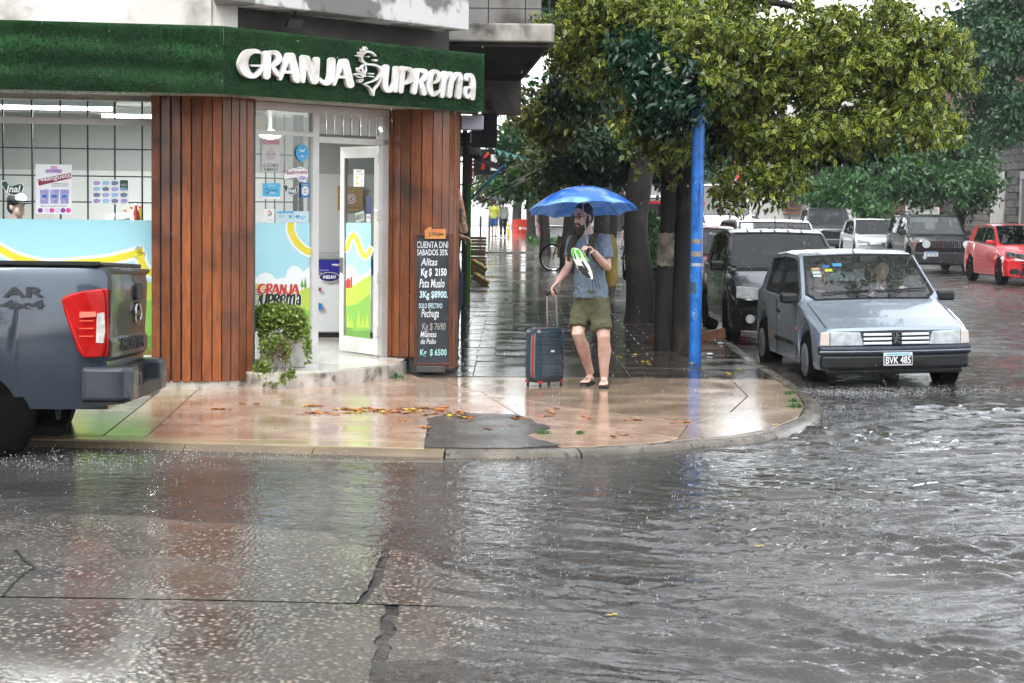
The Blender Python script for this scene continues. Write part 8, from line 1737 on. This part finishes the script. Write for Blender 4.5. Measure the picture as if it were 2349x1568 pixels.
for x, y, n in ((450, 650, 5), (640, 610, 4), (560, 640, 3), (1110, 655, 4), (1000, 762, 3), (1190, 320, 2), (1035, 285, 2), (1165, 270, 2), (1740, 350, 2), (1680, 385, 4), (1500, 320, 1), (1390, 675, 2), (360, 700, 2), (240, 710, 2), (800, 650, 3)):
    for i in range(n): spots.append((z9(x + g.gauss(0, 26), y + g.gauss(0, 7)), 0 if y > 500 else 3))
first = {}
for i, ((u, v), kind) in enumerate(spots):
    p = gp(u, v, .001)
    if v < 868 and u < 945: continue
    m = M_fall[3] if kind == 3 else g.choice(M_fall[:3]); key = (i % 4, m.name)
    if key not in first:
        o = protos[i % 4].build('fallen_leaf', m); first[key] = o
    else: o = first[key].copy(); col.objects.link(o)
    s = g.uniform(.4, .9); o.location = p; o.rotation_euler = (g.uniform(-.1, .1), g.uniform(-.1, .1), g.uniform(0, 6.28)); o.scale = (s, s, s)
    zone = 'yellow fallen leaf lying on the wet dark pavement near the trees' if kind == 3 else 'orange-brown fallen leaf in the drift across the wet corner pavement'
    tag(o, zone, 'leaf', 'yellow leaves near the trees' if kind == 3 else 'orange leaves drifted on the corner pavement')
for u, v, lab in ((1743, 1254, 'yellow leaf floating alone on the flooded crossing'), (1405, 1412, 'small orange leaf floating below the middle of the flooded crossing'), (1780, 975, 'yellow leaf on the kerb at the bend')):
    z = WATER_Z + .015 if v > 1030 else .002; p = gp(u, v, z); o = first[list(first)[0]].copy(); col.objects.link(o); o.location = p; o.scale = (.38, .38, .38); tag(o, lab, 'leaf', 'stray leaves')
# leaves and grit along the far gutter: too small to pick apart
gl2 = np.random.default_rng(4); n = 500; xs_ = gl2.uniform(9, 13.2, n); ys_ = gl2.uniform(40, 50, n)
b = MB()
for x, y in zip(xs_, ys_):
    s = .05 * gl2.uniform(.5, 1.3); a = gl2.uniform(0, 6.28); z = float(road_z(x, y)) + .004; b.add([(x + s * math.cos(a), y + s * math.sin(a), z), (x - s * .5, y + s * .4, z + .01), (x - s * math.cos(a), y - s * math.sin(a), z), (x + s * .5, y - s * .4, z + .006)], [(0, 1, 2, 3)])
o = b.build('leaf_litter', M_fall[2]); tag(o, 'scattered brown leaf litter on the wet road near the red hatchback', 'leaf litter', kind='stuff')

# ---------------------------------------------------------------- unseen other side of the crossing, added to darken reflections and frontal light
for i, (x, w, h, c_) in enumerate(((-22, 26, 8.5, '#6d675f'), (6, 24, 10, '#7d776e'), (33, 24, 8, '#665f57'))):
    t = thing('unseen_building', ('ochre-grey building across the crossing to the left of the viewpoint', 'taller building across the crossing behind the viewpoint', 'brown-grey building across the crossing to the right of the viewpoint')[i], 'building', (x, -17, 0))
    MB().box((x, -17, h / 2 - .2), (w, 8, h)).build('wall', mat('unseen_wall_%d' % i, c_, .85, c2='#57514a', ns=.5), t); MB().box((x, -17, h - .1), (w + .3, 8.3, .25)).build('roof', M_plaster, t)
    for a in range(int(w // 3)):
        for b2 in range(int(h // 3)): MB().box((x - w / 2 + 1.6 + a * 3, -12.98, 1.4 + b2 * 3), (1.3, .06, 1.7)).build('window', M_plate_k, t)
for i, (x, y) in enumerate(((-9, -9), (-2, -9.5), (7, -9), (15, -9.5))):
    b_ = Vector((x, y, -.1)); limb_tree('street_tree', ('tree across the crossing far left of the viewpoint', 'tree across the crossing left of the viewpoint', 'tree across the crossing right of the viewpoint', 'tree across the crossing far right of the viewpoint')[i], b_, [([b_, b_ + UZ * 1.5, b_ + UZ * 3.2], [.2, .16, .12])], [('crown', [(b_ + UZ * 4.6, (2.6, 2.2, 1.9), 420)], .36, M_dgr, dict(per=5, clump=6, csig=.4))], 'trees across the crossing')
# ================================================================== dark grey pickup at the left edge
YN = 13.22; sT = FPX / YN
def tz(v): return 1.78 - (v - 450) / sT
def tx(u, Y=YN): return (u - 1174.5) / FPX * Y
XT = tx(231); Wt = 1.82; ZR = -.14
M_tp = mat('slate_blue_truck_paint', '#34404c', .28, .5, coat=.9, bump=.04, bs=140, dirt='#242b33', ds=2)
M_tp2 = mat('dirty_tailgate_paint', '#24282b', .4, .3, c2='#1b1e20', ns=3, dirt='#4a4c4b', ds=4, coat=.4)
trk = thing('pickup_truck', 'dark slate pickup truck cut by the left edge, tailgate and red tail lamp showing', 'pickup truck', (XT - 2, YN + Wt / 2, ZR))
wx, wr = tx(-74), .40; Ra = .30
def ins(z): return float(np.interp(z, [.2, .32, .5, .75, .98, 1.05, 1.2, 1.28, 1.31], [.10, .06, .03, .0, .004, .012, .03, .045, .08]))
xs_ = sorted(set(np.round(np.concatenate([np.linspace(XT - 4.4, XT, 60), wx + Ra * np.cos(np.linspace(0, math.pi, 21)), [wx - Ra - .003, wx + Ra + .003]]), 4)))
def botz(x):
    zc_ = ZR + wr
    return zc_ + math.sqrt(max(0, Ra ** 2 - (x - wx) ** 2)) if abs(x - wx) <= Ra else tz(944) + .0
zl_ = [0, .08, .2, .35, .5, .65, .8, .9, .96, 1.]
rings = []
ztop = tz(613)
for x in xs_:
    if x > XT + 1e-6: continue
    zb = botz(x); nr_ = []; fb = .35 * max(0, (x - (XT - .12)) / .12) ** 2 * .12
    fl = .02 * math.exp(-((x - wx) / .55) ** 2)
    near = [(x, YN + ins(zb + (ztop - zb) * f) - fl * math.exp(-((zb + (ztop - zb) * f - .75) / .35) ** 2) + fb, zb + (ztop - zb) * f) for f in zl_]
    far = [(x_, 2 * YN + Wt - y_, z_) for x_, y_, z_ in near][::-1]
    rings.append([Vector(p) for p in near + far])
body = MB().loft(rings).build('bed_body', M_tp, trk, True, angle=38)
# cab, mostly outside the frame
cab = []
for x, zt in ((XT - 1.72, 1.25), (XT - 1.78, 1.66), (XT - 2.0, 1.72), (XT - 2.9, 1.72), (XT - 3.5, 1.3), (XT - 4.4, 1.1)): cab.append([Vector((x, YN + .05 + max(0, zt - 1.2) * .3, 1.0)), Vector((x, YN + .05 + max(0, zt - 1.2) * .45, zt)), Vector((x, YN + Wt - .05 - max(0, zt - 1.2) * .45, zt)), Vector((x, YN + Wt - .05 - max(0, zt - 1.2) * .3, 1.0))])
MB().loft(cab).build('cab', M_tp, trk, bevel=.04)
# tonneau cover over the bed
MB().slab([(XT - 1.7, YN + .06, ztop + .004), (XT - .02, YN + .06, ztop + .004), (XT - .02, YN + Wt - .06, ztop + .004), (XT - 1.7, YN + Wt - .06, ztop + .004)], (0, 0, .035)).build('tonneau_cover', mat('black_tonneau', '#131416', .45, bump=.2, bs=20), trk, bevel=.012)
MB().bar((XT - 1.7, YN + .05, ztop + .03), (XT - .05, YN + .05, ztop + .03), .04, .025).build('tonneau_rail', M_trim, trk)
# tailgate: slightly proud panel with its lower step, handle, emblem, stamped letters
tg = []
for z, o in ((tz(832), .0), (tz(822), .03), (tz(790), .035), (tz(775), .012), (tz(720), .022), (tz(650), .03), (tz(628), .018), (tz(620), .05), (ztop - .0, .045), (ztop + .004, .01)):
    tg.append([Vector((XT + o, YN + .075, z)), Vector((XT + o + .012, YN + .3, z)), Vector((XT + o + .012, YN + Wt - .3, z)), Vector((XT + o, YN + Wt - .075, z)), Vector((XT - .05, YN + Wt - .075, z)), Vector((XT - .05, YN + .075, z))])
gate = MB().loft(tg).build('tailgate', M_tp2, trk, True, angle=30)
ym = YN + Wt / 2 + .25
MB().box((XT + .045, ym, tz(672)), (.05, .30, .12)).build('tailgate_handle', M_trim, gate, bevel=.02)
cE = Vector((XT + .047, ym, tz(724))); mb = MB(); mb.tube([cE + Vector((0, .14 * math.cos(a), .075 * math.sin(a))) for a in np.linspace(0, 6.2832, 25)], .013, 6, cap=False); mb.box(cE, (.016, .34, .045)); mb.build('badge', M_chrome, gate, True)
put_text('stamped_lettering', 'FRONTIER', mat('stamped_dark', '#26292b', .6), lambda s, t, z=0.: Vector((XT + .0535 + z, YN + .38 + s * (Wt - .76), tz(812) + t * .1)), None, gate, extrude=.004, offset=.01)
# tail lamp
zQ = Zm(0, 800, 2.0909); nT = Vector((0, -1, 0)); PT = Vector((0, YN, 0))
lamp_o = [(385, 345), (430, 312), (540, 285), (662, 270), (676, 330), (684, 450), (690, 560), (684, 650), (668, 735), (600, 741), (540, 740), (505, 700), (460, 580), (410, 430)]
q = [pl(*zQ(*p), PT, nT) for p in lamp_o]
tl_ = MB().slab([Vector((p.x, YN + ins(p.z) - .034, p.z)) for p in q], (0, .08, 0)).build('tail_lamp', M_redlens, trk, bevel=.012, seg=3)
wrp = [Vector((XT + .012, YN + .02, z)) for z in (tz(572 + 190 * .34), tz(822))]
MB().slab([Vector((XT + .01, YN + .02, tz(662))), Vector((XT + .012, YN + .075, tz(664))), Vector((XT + .012, YN + .075, tz(820))), Vector((XT + .01, YN + .02, tz(820)))], (-.05, 0, 0)).build('tail_lamp', M_redlens, trk, bevel=.006)
def lq(nm, pts, m, off): 
    r_ = [pl(*zQ(*p), PT, nT) for p in pts]; return MB().slab([Vector((p.x, YN + ins(p.z) - .034 - off, p.z)) for p in r_], (0, .004, 0)).build(nm, m, tl_)
lq('reverse_lens', [(632, 440), (682, 432), (688, 560), (678, 640), (628, 638)], mat('reverse_white', '#b9b6ae', .12, c2='#8d8a84', ns=20, coat=.8), .006)
lq('amber_bar', [(515, 428), (625, 428), (625, 462), (515, 468)], mat('bright_orange_lens', '#d8481c', .15, coat=.8), .006)
for y in (486, 538, 590): lq('lens_line', [(515, y), (610, y), (610, y + 7), (515, y + 7)], mat('lens_line', '#d8563a', .2), .006)
# bumper: painted corner, dark step
M_bp = mat('grey_bumper', '#2b3036', .4, .3, c2='#353b42', ns=4, coat=.4)
XB = tx(292)
bq = [pl(*zQ(*p), PT, nT) for p in ((520, 815), (560, 802), (795, 805), (800, 1035), (525, 1045))]
MB().add([], [])
cor = MB(); zb0, zb1 = tz(925), tz(844)
cor.prism([(tx(176), YN - .02), (XB - .06, YN - .02), (XB, YN + .05), (XB, YN + .34), (XT + .0, YN + .34), (tx(176), YN + .1)], zb0, zb1); cor.build('bumper', M_bp, trk, bevel=.03, seg=3)
cor = MB(); cor.prism([(XB, YN + Wt - .34), (XB, YN + Wt - .05), (XB - .06, YN + Wt + .02), (XT - .2, YN + Wt + .02), (XT, YN + Wt - .34)], zb0, zb1); cor.build('bumper', M_bp, trk, bevel=.03, seg=3)
MB().box(((XT + XB) / 2 - .0, YN + Wt / 2, zb0 + .05), (XB - XT - .02, Wt - .7, .1)).build('bumper_step', M_trim, trk, bevel=.012); MB().box((XT + .02, YN + Wt / 2, (zb0 + zb1) / 2), (.06, Wt - .7, zb1 - zb0 - .03)).build('bumper_step', M_trim, trk)
MB().box((XB - .03, YN + .5, (zb0 + zb1) / 2 + .02), (.04, .12, .1)).build('tow_socket', M_trim, trk, bevel=.01)
MB().slab([(tx(176), YN + .0, zb0 - .05), (XB - .05, YN + .0, zb0 - .01), (XB - .05, YN + .0, zb0), (tx(176), YN + .0, zb0)], (0, .35, 0)).build('lower_valance', M_trim, trk)
# wheel, mud flap, chassis
wheel_parts(trk, (0, 0, 0), wr, .25, -1, 6); w0 = [o for o in children(trk) if o.name.startswith('wheel')][-1]; w0.location = Vector((wx, YN + .17, ZR + wr)) - trk.location
w1 = copy_tree(w0, trk); w1.location = Vector((wx, YN + Wt - .17, ZR + wr)) - trk.location
w2 = copy_tree(w0, trk); w2.location = Vector((wx - 3.15, YN + .17, ZR + wr)) - trk.location
w3 = copy_tree(w0, trk); w3.location = Vector((wx - 3.15, YN + Wt - .17, ZR + wr)) - trk.location
MB().slab([(tx(100), YN + .2, tz(935)), (tx(117), YN + .2, tz(935)), (tx(113), YN + .2, tz(972)), (tx(105), YN + .2, tz(972))], (0, .02, 0)).build('bracket', M_trim, trk)
MB().box((XT - 2.6, YN + Wt / 2, .3), (3.4, Wt - .6, .16)).build('chassis', M_under, trk); MB().tube([(wx, YN + .2, ZR + wr), (wx, YN + Wt - .2, ZR + wr)], .06).build('axle', M_under, trk)
MB().slab([(wx - Ra, YN + .1, ZR + wr), (wx + Ra, YN + .1, ZR + wr), (wx + Ra, YN + .1, ZR + wr + Ra + .1), (wx - Ra, YN + .1, ZR + wr + Ra + .1)], (0, .02, 0)).build('wheel_well', M_under, trk) if False else None
# side lettering
M_sl = mat('side_decal_dark', '#12171c', .45)
def side_text(body, x0, y0, x1, y1):
    c = [pl(*zQ(x, y), PT, nT) for x, y in ((x0, y1), (x1, y1), (x1, y0), (x0, y0))]; P0, P1, P2, P3 = c
    def f(s, t, z=0.):
        p = (P0 * (1 - s) + P1 * s) * (1 - t) + (P3 * (1 - s) + P2 * s) * t; return Vector((p.x, YN + ins(p.z) - .024, p.z))
    put_text('side_lettering', body, M_sl, f, None, trk, offset=.03)
trk_side = 1; side_text('AR', -8, 258, 272, 328); side_text('4x4', -28, 348, 274, 408)
MB().box((XT - 1.71, YN + .0, .8), (.006, .04, .8)).build('panel_gap', M_under, trk)

# the kerb side of the lane is lower: the truck leans away
trk.rotation_euler = (R(-2.4), 0, R(2.4)); trk.location.z -= .045; trk.location.x -= .035
# ================================================================== rain: splashes on the wet ground, falling drops, wet air
def drops(name, label, P, S, m):
    """many tiny drops as one object: octahedra, taller than wide when falling"""
    n = len(P); o = np.array([[1, 0, 0], [-1, 0, 0], [0, 1, 0], [0, -1, 0], [0, 0, 1], [0, 0, -1]], float)
    V_ = (P[:, None, :] + o[None] * S[:, None, :]).reshape(-1, 3); i = np.arange(n)[:, None, None] * 6
    T = np.array([[0, 2, 4], [2, 1, 4], [1, 3, 4], [3, 0, 4], [2, 0, 5], [1, 2, 5], [3, 1, 5], [0, 3, 5]])
    F = (i + T[None]).reshape(-1, 3); me = bpy.data.meshes.new(name); me.vertices.add(len(V_)); me.vertices.foreach_set('co', V_.ravel().astype(np.float32)); me.loops.add(F.size); me.loops.foreach_set('vertex_index', F.ravel().astype(np.int32))
    me.polygons.add(len(F)); me.polygons.foreach_set('loop_start', np.arange(0, F.size, 3, dtype=np.int32)); me.polygons.foreach_set('loop_total', np.full(len(F), 3, np.int32)); me.update(); me.validate(); me.materials.append(m)
    ob = bpy.data.objects.new(name, me); col.objects.link(ob); return tag(ob, label, 'rain', kind='stuff')
M_drop = mat('water_drop', '#e8edf0', .05, spec=1., trans=.5)
g = np.random.default_rng(21); P_, S_ = [], []
n = 2200; y = 8 + 13.5 * g.random(n) ** .8; x = (g.random(n) * 2 - 1) * .30 * y
z = water_z(x, y) + np.abs(g.normal(0, .012, n)) + .004; s = g.uniform(.0015, .0038, n)
P_.append(np.stack([x, y, z], 1)); S_.append(np.stack([s, s, s * 1.5], 1))
# splash crowns: rings of droplets
for k in range(300):
    yy = 9 + 11 * g.random(); xx = (g.random() * 2 - 1) * .29 * yy; m_ = 7; a = g.random(m_) * 6.28; rr = g.uniform(.008, .03)
    z0 = float(water_z(np.array([xx]), np.array([yy]))[0]) if yy < 14.4 or xx > 2.9 else .002
    P_.append(np.stack([xx + rr * np.cos(a), yy + rr * np.sin(a), z0 + .004 + g.random(m_) * .035], 1)); q = g.uniform(.0014, .003, m_); S_.append(np.stack([q, q, q * 1.5], 1))
# churned water by the hatchback's wheel and the pickup's wheel
for cx, cy, sx, sy, n in ((3.15, 18.6, .5, .16, 900), (4.2, 19.0, .7, .2, 380), (-3.0, 13.0, .5, .25, 420), (-2.2, 13.6, .8, .25, 300), (2.7, 17.2, .4, .4, 300)):
    P_.append(np.stack([g.normal(cx, sx, n), g.normal(cy, sy, n), WATER_Z + np.abs(g.normal(0, .02, n))], 1)); q = g.uniform(.002, .0055, n); S_.append(np.stack([q, q, q], 1))
drops('rain_splashes', 'tiny splashes and droplets of rain hitting the flooded street', np.concatenate(P_), np.concatenate(S_), M_drop)
n = 2600; y = 14 + 40 * g.random(n); x = (g.random(n) * 2 - 1) * .27 * y; z = g.random(n) * 5.5; s = g.uniform(.0008, .0014, n) * (1 + y / 30)
drops('rain', 'falling raindrops over the whole street corner', np.stack([x, y, z], 1), np.stack([s, s, s * 9], 1), M_drop)
# wet air: one even volume round the scene
hz = MB().box((0, 70, 8.4), (150, 200, 19.4)).build('haze', mat('haze_surface', '#ffffff'))
hm = bpy.data.materials.new('rain_haze'); hm.use_nodes = True; nt = hm.node_tree; nt.nodes.clear(); vo = nt.nodes.new('ShaderNodeVolumePrincipled'); vo.inputs['Density'].default_value = .0004; vo.inputs['Color'].default_value = (.93, .95, .97, 1); vo.inputs['Anisotropy'].default_value = .3
ou = nt.nodes.new('ShaderNodeOutputMaterial'); nt.links.new(vo.outputs[0], ou.inputs['Volume']); hz.data.materials.clear(); hz.data.materials.append(hm)
tag(hz, 'pale rain haze filling the street', 'haze', kind='stuff')
